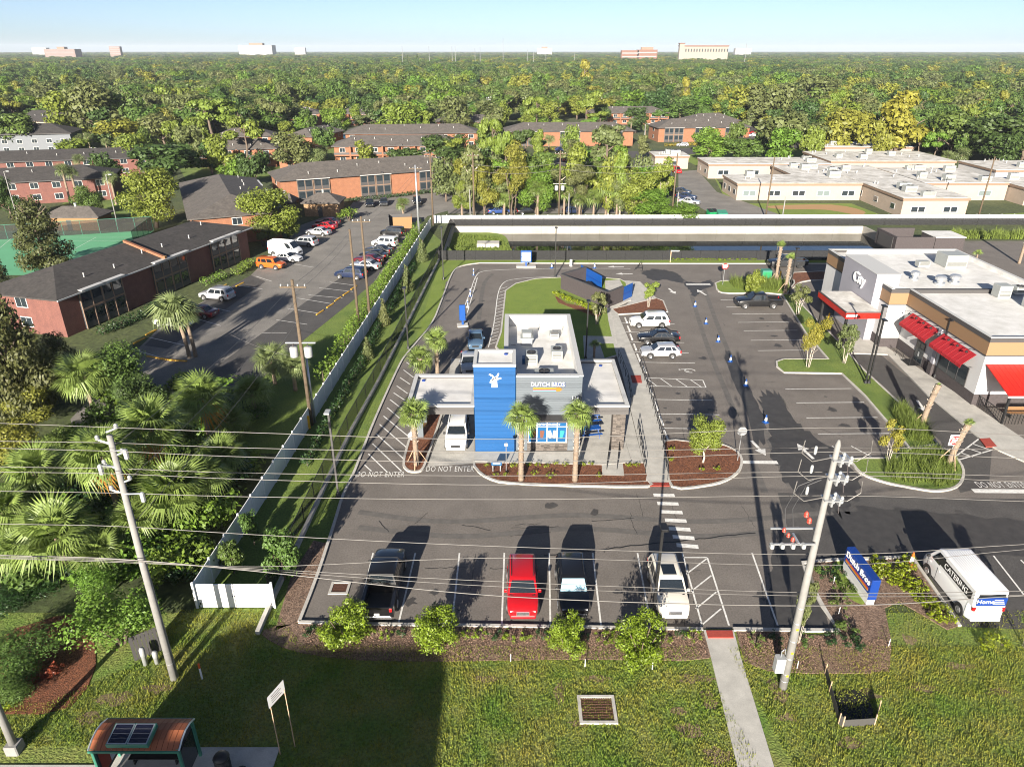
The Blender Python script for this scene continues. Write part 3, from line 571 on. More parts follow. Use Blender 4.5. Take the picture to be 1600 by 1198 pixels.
# lettering on the van
KL, KW, KH = KIND['van'][:3]
sp = MB().box(-2.35,1.15,.984,1.004,1.60,2.18).build('side_panel','black_plastic',vn,label='black side panel reading CATERING')
tm = text_mesh('CATERING',.52,.004); o = obj('lettering',tm,'letter_white',sp); o.location = (-.75,1.012,1.88); o.rotation_euler = (R(90),0,R(180)); o.scale = (.98,1,1)
o = MB().box(-KL/2-.03,-KL/2-.005,-.86,.86,1.52,2.12).build('rear_panel','sign_blue',vn,label='blue rear panel with white script lettering'); tm = text_mesh('Home',.42,.004); o2 = obj('lettering',tm,'letter_white',o); o2.location = (-KL/2-.036,.38,1.83); o2.rotation_euler = (R(90),0,R(-90))
for k in range(3): MB().box(-KL/2-.038,-KL/2-.031,-.75+.06*k,-.12,1.66+.14*k,1.72+.14*k).build('lettering','letter_white',o)
for i in range(11): y=-.75+.15*i; MB().box(-2.4,1.1,y-.02,y+.02,2.498,2.515).build('roof_rib','paint_car_white',vn)
# apartment parking
for a in (('suv','silver',340,467,165,'silver SUV in the shaded bay beside the twin palms'),('sedan','white',272,509,165,'white sedan half hidden behind the twin palm crown'),('sedan','maroon',313,494,165,'dark maroon car behind the twin palms'),
          ('boxsuv','orange',425,419,-15,'boxy orange SUV at the end of the apartment row'),('sedan','white',450,408,-15,'white sedan parked between the orange SUV and the white van'),('van','white',447,399,-15,'plain white panel van in the apartment row'),
          ('suv','silver',476,384,165,'silver SUV parked just beyond the white panel van'),('sedan','silver',498,367,165,'silver sedan dappled by tree shade'),('sedan','red',508,358,165,'red sedan under the leafy tree by the apartments'),('sedan','maroon',513,352,165,'dark maroon sedan last in the row under the tree'),
          ('suv','navy',549,434,165,'navy blue SUV at the near end of the hedge row'),('sedan','silver',572,420,165,'silver sedan behind the navy blue SUV'),('sedan','maroon',576,411,165,'maroon sedan between utility poles by the hedge'),('sedan','black',585,404,165,'black sedan parked along the hedge'),('sedan','charcoal',592,396,165,'charcoal sedan along the hedge next to the white SUV'),
          ('boxsuv','white',602,385,165,'boxy white SUV parked by the hedge'),('boxsuv','black',614,369,165,'boxy black SUV at the far end of the hedge row'),
          ('sedan','black',578,322,-80,'black car nearest the brick hut before the long brick block'),('sedan','charcoal',600,320,-80,'charcoal car second from the brick hut'),('hatch','black',652,318,-80,'black hatchback in front of the long brick block by the palm'),
          ('suv','blue',1096,235,100,'blue SUV left of the small far red car'),('hatch','red',1114,236,100,'small far red car beside the white trunked palm'),('sedan','white',1125,236,15,'far white sedan beside the red car'),('sedan','navy',1138,235,15,'far navy sedan on the apartment road'),
          ('pickup','black',1167,224,180,'far black pickup by the brick apartments'),('hatch','silver',1066,229,180,'far silver hatchback below the brick wall'),('sedan','white',1178,214,10,'far white car near the shaded road'),('sedan','red',1176,211,10,'far red car beyond the white one'),('hatch','white',1187,201,80,'second distant white car under the big oak'),
          ('sedan','blue',874,237,-70,'far blue car in the lot among the palms'),('sedan','red',891,253,0,'far red car parked between the trees'),('sedan','silver',1077,319,-30,'silver car by the green dumpsters'),('sedan','navy',1072,311,-30,'navy car second from the green dumpsters'),('sedan','charcoal',1064,303,-30,'charcoal car beside the white shed yard'),
          ('suv','red',1056,270,-80,'red SUV beside the pale shed'),('suv','silver',150,240,10,'far silver SUV by the palm row'),('sedan','white',137,241,10,'far white car by the palm row'),('sedan','red',205,200,10,'distant red car under the big oak'),('sedan','white',190,199,10,'distant white car under the big oak'),
          ('sedan','blue',780,334,10,'blue car glimpsed behind the palm trunks'),('sedan','black',825,334,10,'black car glimpsed behind the white fence'),('hatch','navy',895,334,10,'navy hatchback glimpsed behind the trunks')):
    car(*a[:5], a[5])
# ------------------------------------------------------------------ vegetation
def leaf_cloud(seed, n, lobes, size, flat=.95, shell=.55):
    """n kite-shaped leaves spread through the volume of several lobes ((x,y,z,rx,rz), ...)"""
    r = np.random.default_rng(seed); lob = np.array(lobes, float)
    wgt = lob[:,3]**2*lob[:,4]; idx = r.choice(len(lob), n, p=wgt/wgt.sum())
    d = r.normal(size=(n,3)); d /= np.linalg.norm(d,axis=1,keepdims=True)
    rad = 1-(1-shell)*r.random(n)**1.6; rad *= 1+.10*np.sin(7*d[:,0]+idx)+.10*np.cos(6*d[:,2]*2+idx)
    c = lob[idx,:3] + d*rad[:,None]*np.stack([lob[idx,3],lob[idx,3],lob[idx,4]],1)
    nrm = d*flat + r.normal(size=(n,3))*.45 + np.array([0,0,.25]); nrm /= np.linalg.norm(nrm,axis=1,keepdims=True)
    a = np.cross(nrm, r.normal(size=(n,3))); a /= np.linalg.norm(a,axis=1,keepdims=True); b = np.cross(nrm,a)
    s = size*(.6+.8*r.random(n))[:,None]
    V = np.stack([c-a*s, c+b*s*.55-nrm*s*.15, c+a*s, c-b*s*.55-nrm*s*.15],1)
    return V.reshape(-1,3)
def lobes_of(kind, seed):
    r = random.Random(seed); L = []
    if kind == 'oak':
        for i in range(22):
            a = r.uniform(0,6.28); q = r.random()**.55*.36; L.append((q*math.cos(a),q*math.sin(a),.58+r.uniform(-.28,.26)*(1-q),r.uniform(.11,.19),r.uniform(.10,.16)))
    elif kind == 'round':
        for i in range(18):
            a = r.uniform(0,6.28); q = r.random()**.6*.30; L.append((q*math.cos(a),q*math.sin(a),.56+r.uniform(-.34,.30),r.uniform(.15,.22),r.uniform(.12,.18)))
    elif kind == 'tall':
        for i in range(13):
            z = r.uniform(.30,.90); q = r.random()**.7*.30*(1.15-z*.75); a = r.uniform(0,6.28); L.append((q*math.cos(a),q*math.sin(a),z,r.uniform(.12,.20)*(1.3-z*.55),r.uniform(.08,.13)))
    elif kind == 'pine':
        for i in range(9):
            a = r.uniform(0,6.28); q = r.uniform(.05,.36); L.append((q*math.cos(a),q*math.sin(a),r.uniform(.58,.93),r.uniform(.12,.19),r.uniform(.05,.09)))
    elif kind == 'egg':
        for i in range(22):
            z = .10+.82*i/21; q = .34*math.sin(math.pi*min(1,(.25+z*.75)))**.8*r.random()**.4; a = i*2.4; L.append((q*math.cos(a),q*math.sin(a),z,r.uniform(.13,.20)*(1.25-z*.6),r.uniform(.08,.12)))
    elif kind == 'cone':
        for i in range(9):
            z = .10+.82*i/8; L.append((r.uniform(-.04,.04),r.uniform(-.04,.04),z,.46*(1-z*.86),.11))
    elif kind == 'sparse':
        for i in range(15):
            a = r.uniform(0,6.28); q = r.uniform(.05,.34); L.append((q*math.cos(a),q*math.sin(a),r.uniform(.38,.9),r.uniform(.09,.17),r.uniform(.07,.12)))
    return L
def trunk_mesh(kind, seed):
    r = random.Random(seed); m = MB(); top = {'pine':.85,'tall':.8,'cone':.9,'egg':.85}.get(kind,.45)
    p = [(0,0,0)]; 
    for i in range(1,5): p.append((r.uniform(-.02,.02),r.uniform(-.02,.02),top*i/4))
    k_ = .42 if kind == 'sparse' else .75
    m.tube(p,[.045*k_,.034*k_,.028*k_,.022*k_,.014*k_],7)
    for i in range(6):
        a = r.uniform(0,6.28); z = top*r.uniform(.5,.95); q = r.uniform(.16,.30)
        m.tube([(0,0,z),(q*.5*math.cos(a),q*.5*math.sin(a),z+.10),(q*math.cos(a),q*math.sin(a),z+.20 if kind!='pine' else z+.04)],[.018*k_,.012*k_,.006*k_],5)
    if kind == 'sparse':
        for i in range(3): a = i*2.1; m.tube([(.05*math.cos(a),.05*math.sin(a),0),(.09*math.cos(a),.09*math.sin(a),.3),(.2*math.cos(a),.2*math.sin(a),.6)],[.014,.011,.006],5)
    return m.mesh('trunk',True)
CROWN = {}
def crown_mesh(kind, var, leaf, dense):
    key = (kind,var,leaf,dense)
    if key not in CROWN:
        n, s = {0:(1500,.042),1:(3000,.036),2:(9000,.019)}[dense]
        if kind == 'sparse': n = int(n*.8); s *= .8
        if kind == 'pine': n = int(n*.8)
        CROWN[key] = npmesh('crown', leaf_cloud(var*31+len(kind), n, lobes_of(kind,var), s), 4, leaf)
    return CROWN[key]
TRK = {}
def tree(loc, h, r, kind, leaf, label, group=None, dense=1, var=None, cat='tree', name=None, bark='bark', lift=0.):
    var = rnd.randrange(3) if var is None else var
    t = thing(name or {'oak':'oak_tree','round':'broadleaf_tree','tall':'tall_tree','pine':'pine_tree','cone':'conical_tree','egg':'magnolia_tree','sparse':'young_tree'}[kind], label, cat, (loc[0],loc[1],lift), rnd.uniform(0,6.28), group)
    k = (kind,var,bark)
    if k not in TRK: TRK[k] = trunk_mesh(kind,var*5+1); TRK[k].materials.append(MATS[bark])
    s = (2*r,2*r,h)
    obj('trunk', TRK[k], None, t, sc_=s); obj('crown', crown_mesh(kind,var,leaf,dense), None, t, sc_=s)
    return t
def tree_px(px, py, pytop, wpx, kind, leaf, label, **k):
    X, Y = G(px,py); h = max(1., ht(pytop,Y)); dep = Y*CP+(H-h*.6)*SP; r = wpx*dep/F/2
    return tree((X,Y), h, r, kind, leaf, label, **k)
# ---- palms
def fan_mesh(seed, n=18, lp=.9, rf=1.0, droop=.35, wid=.055):
    r = random.Random(seed); m = MB(); m.tube([(0,0,0),(lp*.5,0,.03),(lp,0,0)],[.028,.02,.014],4)
    for i in range(n):
        a = R(-128+256*i/(n-1))+r.uniform(-.05,.05); L = rf*1.12*(.60+.40*math.cos(a*.55))*r.uniform(.92,1.05)
        d = Vector((math.cos(a),math.sin(a),0)); q = Vector((-math.sin(a),math.cos(a),0))
        b = Vector((lp,0,0)); f = .16*abs(math.sin(a))
        p1 = b+d*L*.55+Vector((0,0,f*L*.5)); p2 = b+d*L+Vector((0,0,f*L*.5-droop*L*r.uniform(.7,1.3)))
        w_ = wid*rf*1.15*min(1,18/n)
        m.add([b,p1+q*w_,p2,p1-q*w_],[(0,1,3),(1,2,3)])
    return m.mesh('frond')
FAN = {}
def fan(mt, v, n):
    k = (mt,v,n)
    if k not in FAN: FAN[k] = fan_mesh(v*7+1,n,droop=(.22,.48,.8)[v%3]); FAN[k].materials.append(MATS[mt])
    return FAN[k]
def palm_trunk(h, r, lean=(0,0), boots=True):
    k = max(6,int(h/.16)); pts=[]; rs=[]
    for i in range(k+1):
        t=i/k; pts.append((lean[0]*t*t,lean[1]*t*t,h*t)); rs.append(r*(1.12-.12*min(1,t*4))*(1+(.13 if boots and i%2 else 0)+(.35*(t-.75)*4*.5 if boots and t>.75 else 0)))
    return MB().tube(pts,rs,9)
def boot_stubs(h, r, lean, t0=.45):
    m = MB(); n = int((h*(1-t0))/.09)
    for i in range(n):
        t = t0+(1-t0)*i/n; a = i*2.4; q = r*1.12; c = Vector((lean[0]*t*t,lean[1]*t*t,h*t)); d = Vector((math.cos(a),math.sin(a),0)); s = Vector((-d.y,d.x,0))
        m.add([c+d*q*.8+s*.06,c+d*q*.8-s*.06,c+d*(q+.10)+Vector((0,0,.20))-s*.02,c+d*(q+.10)+Vector((0,0,.20))+s*.02,c+d*q*.8+Vector((0,0,.12))],[(0,1,2,3),(3,2,4),(0,3,4),(1,4,2)])
    return m
def palm(loc, h, cr, label, nf=30, mt='frond', lean=(0,0), tr=.17, group=None, parts=True, seg=18, dead=0, boots=True, braces=False, lo=-35, z0=0., cat='palm tree'):
    t = thing('palm_tree', label, cat, (loc[0],loc[1],z0), 0, group)
    tk = palm_trunk(h,tr,lean,boots).build('trunk','palm_trunk',t,True)
    if boots and h > 1.5 and parts: boot_stubs(h,tr,lean).build('leaf_bases','bark_pale',tk)
    top = Vector((lean[0],lean[1],h)); J = []
    r = random.Random(int(loc[0]*13+loc[1]*7))
    for i in range(nf):
        el = 82-(82-lo)*((i+.5)/nf)**.85; az = i*137.5+r.uniform(-14,14); s = cr*.5*r.uniform(.88,1.1)*(1 if el < 60 else .85)
        fm = fan('frond_dead' if i >= nf-dead else mt, r.randrange(3) if el < 40 else 0, seg)
        ro = (r.uniform(-.4,.4),-R(el),R(az))
        if parts: obj('frond', fm, None, t, top, rot=ro, sc_=s)
        else: J.append(Matrix.LocRotScale(top, __import__('mathutils').Euler(ro), (s,)*3))
    if not parts:
        fm = [fan(mt,v,seg) for v in range(3)]; P = [np.array([v.co[:] for v in f.vertices]) for f in fm]; FF = [[tuple(p.vertices) for p in f.polygons] for f in fm]
        m = MB()
        for i, M in enumerate(J):
            A = np.array(M); q = P[i%3]@A[:3,:3].T + A[:3,3]; m.add([tuple(x) for x in q], FF[i%3])
        m.build('crown', mt, t)
    if braces:
        for k in range(3):
            a = k*2.09+.5; MB().tube([(.95*math.cos(a),.95*math.sin(a),.02),(tr*math.cos(a),tr*math.sin(a),1.45)],.035,5).build('brace','stake',t)
    return t
def palm_px(px, py, pyc, wpx, label, **k):
    X, Y = G(px,py); h = max(.5, ht(pyc,Y)); dep = Y*CP+(H-h)*SP; cr = wpx*dep/F/2
    return palm((X,Y), h, cr, label, **k)
# ---- shrubs
def shrub_mesh(seed, n, size, kind='mound'):
    r = random.Random(seed)
    if kind == 'mound': L = [(r.uniform(-.28,.28),r.uniform(-.28,.28),r.uniform(.3,.62),r.uniform(.18,.28),r.uniform(.2,.3)) for i in range(9)]
    elif kind == 'ball': L = [(q*math.cos(a),q*math.sin(a),z,r.uniform(.10,.17),r.uniform(.11,.18)) for q,a,z in [(r.random()**.5*.36,r.uniform(0,6.28),r.uniform(.14,.84)) for i in range(34)] if q < .40*math.sin(math.pi*min(1,z*.9+.12))**.6+.05]
    elif kind == 'spiky': L = [(r.uniform(-.36,.36),r.uniform(-.36,.36),r.uniform(.15,.62),r.uniform(.10,.17),r.uniform(.16,.28)) for i in range(24)]
    else: L = [(r.uniform(-.4,.4),r.uniform(-.4,.4),r.uniform(.2,.5),r.uniform(.12,.2),r.uniform(.15,.25)) for i in range(9)]
    return leaf_cloud(seed, n, L, size, shell=.35)
SHR = {}
def shrub(loc, wid, h, leaf, label, n=700, size=.05, kind='mound', group=None, z=.05, name='shrub', cat='shrub', stems=True):
    t = thing(name, label, cat, (loc[0],loc[1],z), rnd.uniform(0,6.28), group); v = rnd.randrange(3); k = (leaf,n,size,kind,v)
    if k not in SHR: SHR[k] = npmesh('foliage', shrub_mesh(v+3,n,size,kind), 4, leaf)
    obj('foliage', SHR[k], None, t, sc_=(wid,wid,h))
    if stems:
        if 'stem' not in SHR:
            m = MB()
            for i in range(5): a=i*1.26; m.tube([(.03*math.cos(a),.03*math.sin(a),0),(.22*math.cos(a),.22*math.sin(a),.6)],[.018,.008],4)
            SHR['stem'] = m.mesh('stem'); SHR['stem'].materials.append(MATS['bark'])
        obj('stem', SHR['stem'], None, t, sc_=(wid,wid,h))
    return t
# ------------------------------------------------------------------ fences
def fence(name, label, path, sp, h, panel, post, pw=.1, pt=.05, gap=0., z0=0., rail=None, planks=0):
    t = thing(name, label, 'fence', (path[0][0],path[0][1],z0)); bx, by = path[0]; cache = {}
    for a, b in zip(path[:-1], path[1:]):
        a, b = Vector(a), Vector(b); L = (b-a).length; n = max(1, round(L/sp)); ang = math.atan2(b.y-a.y, b.x-a.x); w_ = L/n
        key = round(w_,3)
        if key not in cache:
            p = MB()
            if planks:
                k = max(4,int((w_-pw)/planks)); d = (w_-pw)/k
                for i in range(k): p.box(pw/2+i*d+.006,pw/2+(i+1)*d-.006,-pt*.3,pt*.3,.12,h-.12)
                p.box(pw/2,w_-pw/2,-pt/2,pt/2,.04,.14).box(pw/2,w_-pw/2,-pt/2,pt/2,h-.14,h-.02)
            else: p.box(pw/2,w_-pw/2,-pt/2,pt/2,gap,h)
            if rail: p2 = MB().tube([(0,0,h),(w_,0,h)],.03,5).mesh('rail')
            q = MB().cbox(-pw/2,pw/2,-pw/2,pw/2,0,h+.08,.02).mesh('post')
            cache[key] = (p.mesh('panel'), q, p2 if rail else None)
        pm, qm, rm = cache[key]
        for i in range(n):
            c = a.lerp(b,i/n); l = (c.x-bx,c.y-by,0)
            obj('panel',pm,panel,t,l,ang); obj('post',qm,post,t,l,ang)
            if rm: obj('rail',rm,post,t,l,ang)
    c = Vector(path[-1]); obj('post',qm,post,t,(c.x-bx,c.y-by,0),ang)
    return t
WF0, WF1 = (-19.3,33.6), (-15.6,136.0)
fence('vinyl_fence','long white vinyl fence between the palms and the coffee shop',[WF0,(-18.6,50),WF1],2.4,1.9,'white_vinyl','white_vinyl',.14,.05,planks=.3)
fence('vinyl_fence','white vinyl fence behind the pond wall below the trees',[(-15.4,140.6),(112,141.5)],2.5,1.5,'white_vinyl','white_vinyl',.13,.05)
gt = thing('vinyl_gate','white double gate closing the front end of the vinyl fence','gate',(-19.2,33.6,0))
for i in range(2):
    o = MB().box(.1+2.25*i,2.3+2.25*i,-.03,.03,.08,1.85).build('gate_leaf','white_vinyl',gt); MB().box(2.2+.12*i,2.26+.12*i,-.06,-.032,.9,1.0).build('latch','black_metal',o); MB().box(.13+2.25*i+(2.07 if i else 0),.19+2.25*i+(2.07 if i else 0),-.055,-.032,.3,.45).build('hinge','black_metal',o)
MB().cbox(4.58,4.72,-.07,.07,0,1.98,.02).build('post','white_vinyl',gt)
lw = GP([(403,992),(430,930),(466,853),(513,750),(550,673),(590,600),(640,500),(690,399)])
t = thing('retaining_kerb','low pale concrete wall along the foot of the black chain link fence','low wall')
for a,b in zip(lw[:-1],lw[1:]):
    A,B=Vector(a),Vector(b); n=max(1,int((B-A).length/3))
    for i in range(n): MB().strip([tuple(A.lerp(B,i/n+.004)),tuple(A.lerp(B,(i+1)/n-.004))],.25,0,.32).build('wall_segment','kerb_concrete',t)
fence('chain_link_fence','black chain link fence along the grass strip left of the drive',[(x-.35,y) for x,y in lw[1:]],3.0,1.5,'fence_light','black_metal',.06,.012,.05,rail=1)
fence('chain_link_fence','black screened fence between the drive and the pond',[(lw[-1][0]-.3,113.1),(64,113.1)],3.0,1.6,'fence_screen','black_metal',.06,.014,.05,rail=1)
fence('chain_link_fence','black screened fence on top of the far pond wall',[(-12,138.2),(112,138.8)],3.0,1.35,'fence_screen','black_metal',.06,.014,.05,rail=1)
fence('chain_link_fence','black fence up the short end of the pond',[(-12,114),(-12,138)],3.0,1.5,'fence_screen','black_metal',.06,.014,.05,rail=1)
fence('court_fence','tall dark mesh fence around the green tennis court',[G(210,384),G(240,360),(-120,118.5)],3.0,2.6,'fence_light','shelter_green',.06,.012,.05,rail=1)

# ------------------------------------------------------------------ coffee shop
cs = thing('coffee_shop','grey coffee drive-through with a blue windmill tower and white roof','coffee shop',(0,52,0))
def part(name, m, parent, *boxes):
    mb = MB()
    for b in boxes: mb.box(*b)
    return mb.build(name, m, parent)
# main body
fw = part('front_wall','grey_trim',cs,(.3,5.65,.42,.7,0,7.0)); 
for i in range(16):
    z0 = 3.75+i*.205
    if z0 < 6.95: MB().box(.31,5.74,.36,.42,z0+.008,z0+.197).build('siding_plank','grey_siding',fw)
for sx in (0,1):
    part('side_wall','grey_siding',cs,(-.66,-.36,.7,15.1,0,7.0) if not sx else (5.45,5.75,.7,15.1,0,7.0))
part('rear_wall','grey_siding',cs,(-.36,5.45,14.8,15.1,0,7.0))
part('parapet_lining','white_roof',cs,(-.355,-.30,.72,14.78,6.0,6.99),(5.39,5.445,.72,14.78,6.0,6.99),(-.29,5.38,14.73,14.79,6.0,6.99),(.3,5.38,.71,.76,6.0,6.99))
part('parapet_cap','trim_white',cs,(-.72,-.32,.5,15.16,7.0,7.12),(5.41,5.81,.38,15.16,7.0,7.12),(-.32,5.41,14.76,15.16,7.0,7.12),(.29,5.41,.32,.74,7.0,7.12))
part('roof','white_roof',cs,(-.3,5.4,.75,14.75,5.9,6.0))
# blue tower
tw = part('tower','sign_blue',cs,(-3.04,.22,.16,3.24,0,8.0)); 
for i in range(20):
    z0=.15+i*.39
    MB().box(-3.1,.28,.10,.16,z0+.006,z0+.384).build('siding_plank','blue_panel',tw); MB().box(-3.1,-3.04,.165,3.3,z0+.006,z0+.384).build('siding_plank','blue_panel',tw)
part('tower_parapet','trim_white',cs,(-3.14,-2.86,.06,3.34,8.0,8.2),(.04,.32,.06,3.34,8.0,8.2),(-2.86,.04,.06,.34,8.0,8.2),(-2.86,.04,3.06,3.34,8.0,8.2))
part('tower_roof','white_roof',cs,(-2.85,.03,.35,3.05,8.0,8.03))
lg = MB(); 
def flat(poly, y0=0., y1=.04): 
    mm = MB().prism(poly,y0,y1); lg.add([(x,-z,y) for x,y,z in mm.v], mm.f)
flat([(-.24,-.62),(.24,-.62),(.20,.02),(.26,.06),(.10,.30),(-.10,.30),(-.26,.06),(-.20,.02)])
for a in (35,125,215,-15):
    ca,sa=math.cos(R(a)),math.sin(R(a)); pl=[(.05,-.03),(.30,-.06),(.55,.10),(.50,.20),(.28,.08),(.05,.05)]
    flat([(x*ca-y*sa,x*sa+y*ca+.20) for x,y in pl])
o = lg.build('windmill_logo','letter_white',cs); o.location=(-1.42,.095,ht(594,52.1))
# lettering
z = ht(601,52.3)
o = obj('shop_lettering',text_mesh('DUTCH BROS',.52,.03),'letter_white',cs); o.location=(2.92,.33,z); o.rotation_euler=(R(90),0,0); o.scale=(.86,1,1)
o = obj('lettering_shadow',text_mesh('DUTCH BROS',.52,.012),'sign_blue',cs); o.location=(2.96,.352,z-.035); o.rotation_euler=(R(90),0,0); o.scale=(.88,1.06,1)
for i,(m_,x1) in enumerate((('letter_yellow',3.9),('letter_orange',3.9),('letter_red',3.75),('letter_lightblue',3.6))): MB().box(1.72,x1,.325,.355,z-.36-.075*i,z-.29-.075*i).build('stripe',m_,cs)
mm = MB().prism([(0,-.18),(.28,-.18),(.5,0),(.28,.18),(0,.18)],0,.03); MB().add([(x,-zz,y) for x,y,zz in mm.v],mm.f).build('arrow_tip','letter_orange',cs,loc=(3.62,.345,z-.43))
o = obj('street_number',text_mesh('118',.42,.02),'letter_white',cs); o.location=(5.2,.33,ht(622,52.3)); o.rotation_euler=(R(90),0,0)
# awning, window wall with posters, stone base
part('awning','dark_grey',cs,(1.9,4.75,-.75,.41,3.42,3.52)); part('awning_band','grey_siding',cs,(.3,5.74,.38,.41,3.3,3.72))
zt, zb = ht(662,52.3)+.05, ht(691,52.3)
wn = part('window','dark_grey',cs,(1.35,4.62,.40,.415,zb,zt)); px_ = (1.40,2.10,2.95,3.80,4.58)
part('window_frame','letter_white',wn,(1.32,4.66,.36,.40,zb-.06,zb),(1.32,4.66,.36,.40,zt-.38,zt-.34),*[(x-.03,x+.03,.355,.398,zb,zt) for x in px_])
for i in range(4):
    pn = part('pane','poster_blue',wn,(px_[i]+.035,px_[i+1]-.035,.385,.399,zb+.01,zt-.39)); cx=(px_[i]+px_[i+1])/2; cz=(zb+zt-.4)/2
    for dx,mc,tilt in (((-.12,'cup_green',-.2),(.14,'cup_brown',.12)),((0,'cup_brown',.05),),((-.2,'letter_white',-.25),(.22,'cup_cream',.2)),((0,'poster_teal',.15),))[i]:
        mm=MB().prism([(-.12,-.32),(.12,-.32),(.18,.26),(-.18,.26)],0,.006).prism([(-.20,.27),(.20,.27),(.15,.38),(-.15,.38)],0,.008); MB().add([(x,-zz,y) for x,y,zz in mm.v],mm.f).build('cup_picture',mc,pn,loc=(cx+dx,.384,cz),rot=(0,tilt,0))
part('transom','poster_blue',wn,(1.35,4.6,.386,.399,zt-.33,zt-.01))
o = obj('poster_lettering',text_mesh('POSITIVE ENERGY',.27,.005),'letter_white',wn); o.location=(2.97,.38,zt-.17); o.rotation_euler=(R(90),0,0)
part('stone_base_core','stone',cs,(.3,5.74,.41,.418,0,3.28))
sb = MB(); r2 = random.Random(3)
def stones(mb,x0,x1,z0,z1,y):
    zz=z0
    while zz<z1-.03:
        hh=min(r2.uniform(.09,.16),z1-zz); x=x0
        while x<x1-.03:
            w_=min(r2.uniform(.18,.5),x1-x); mb.box(x+.008,x+w_-.008,y-r2.uniform(.03,.07),y,zz+.006,zz+hh-.006); x+=w_
        zz+=hh
stones(sb,1.3,4.7,.1,zb-.07,.409); o = sb.build('stone_veneer','stone',cs); o['kind']='stuff'
part('lower_panel','grey_siding',cs,(.3,1.28,.38,.409,.1,3.28),(4.72,5.74,.38,.409,.1,3.28))
# canopies
mat('canopy_membrane',(.66,.65,.63),.7,c2=(.52,.51,.49),vscale=.6,detail=9)
def canopy(x0,x1,y0,y1,zlo,zhi):
    part('canopy_fascia','grey_fascia',cs,(x0,x1,y0,y0+.25,zlo,zhi-.15),(x0,x1,y1-.25,y1,zlo,zhi-.15),(x0,x0+.25,y0+.25,y1-.25,zlo,zhi-.15),(x1-.25,x1,y0+.25,y1-.25,zlo,zhi-.15))
    part('canopy_cap','trim_white',cs,(x0-.05,x1+.05,y0-.05,y0+.28,zhi-.15,zhi),(x0-.05,x1+.05,y1-.28,y1+.05,zhi-.15,zhi),(x0-.05,x0+.28,y0+.28,y1-.28,zhi-.15,zhi),(x1-.28,x1+.05,y0+.28,y1-.28,zhi-.15,zhi))
    part('canopy_roof','canopy_membrane',cs,(x0+.2,x1-.2,y0+.2,y1-.2,zlo+.1,zhi-.3))
canopy(-8.7,-3.16,0.2,6.4,3.65,4.5); canopy(5.82,9.65,0.15,9.8,3.65,4.5)
part('canopy_column','grey_siding',cs,(-8.3,-7.8,2.6,3.1,0,3.7),(-8.3,-7.8,5.3,5.8,0,3.7))
mb=MB(); stones(mb,8.45,9.5,.12,3.65,.5); o=mb.build('stone_column','stone',cs); o['kind']='stuff'; part('column_core','stone',cs,(8.47,9.48,.502,1.5,.1,3.66))
for x,y in ((8.6,8.6),(6.2,9.4)): part('canopy_column','grey_siding',cs,(x,x+.3,y,y+.3,.1,3.7))
for x,y in ((-7.9,5.6),(8.3,8.9),(-.5,2.6)): MB().lathe([(.16,0),(.16,.10),(.05,.12)],10).build('roof_drain','sign_blue',cs,loc=(x,y,4.2 if abs(x)>1 else 8.03))
# roof plant
def unit(parent, name, x0,x1,y0,y1,z0,z1, fans=1, m='hvac', horizontal=True):
    o=MB().cbox(x0,x1,y0,y1,z0+.12,z1,.04).build(name,m,parent); part('curb',"white_roof",o,(x0+.08,x1-.08,y0+.08,y1-.08,z0,z0+.12))
    for i in range(fans):
        cx=x0+(x1-x0)*(i+.5)/fans; cy=(y0+y1)/2; rr_=min((x1-x0)/fans,y1-y0)*.36
        f=MB().lathe([(rr_,0),(rr_,.06),(rr_*.9,.06),(rr_*.88,.02)],14).build('fan_ring','black_metal',o,loc=(cx,cy,z1)); 
        for k in range(4): MB().box(-.04,.04,.02,rr_*.85,.03,.045).build('fan_blade','dark_grey',o,loc=(cx,cy,z1),rz=k*math.pi/2)
    for k in range(4): part('louvre','dark_grey',o,(x0+.12,x1-.12,y0-.012,y0+.01,z0+.3+.14*k,z0+.36+.14*k))
    return o
unit(cs,'roof_unit',1.15,2.25,5.0,6.2,6.0,6.95,1); unit(cs,'roof_unit',1.9,3.5,1.4,2.7,6.0,6.75,1); unit(cs,'roof_unit',3.5,4.5,5.9,7.4,6.0,6.9,1); unit(cs,'roof_unit',3.6,4.5,11.2,12.2,6.0,6.5,0)
o=part('exhaust_hood','galvanised',cs,(.9,1.9,9.6,10.6,6.0,6.6)); MB().prism([(.8,9.5),(2.0,9.5),(2.0,10.7),(.8,10.7)],6.6,6.72).prism([(1.0,9.9),(1.8,9.9),(2.0,10.9),(.9,10.9)],6.72,7.1).build('hood_flare','hvac',o)
for x,y in ((.0,3.6),(.15,3.0),(.35,4.1),(-.05,4.6),(.3,5.0),(4.9,13.4),(2.6,13.9)): MB().lathe([(.05,0),(.05,.35),(.08,.36),(.08,.42)],7).build('vent_pipe','steel_paint',cs,loc=(x,y,6.0))
for y in (7.2,8.4,9.6): part('roof_mark','black_metal',cs,(-.1,.35,y,y+.06,6.0,6.02))
part('service_hatch','poster_blue',cs,(.9,1.15,5.2,6.0,6.0,6.5))
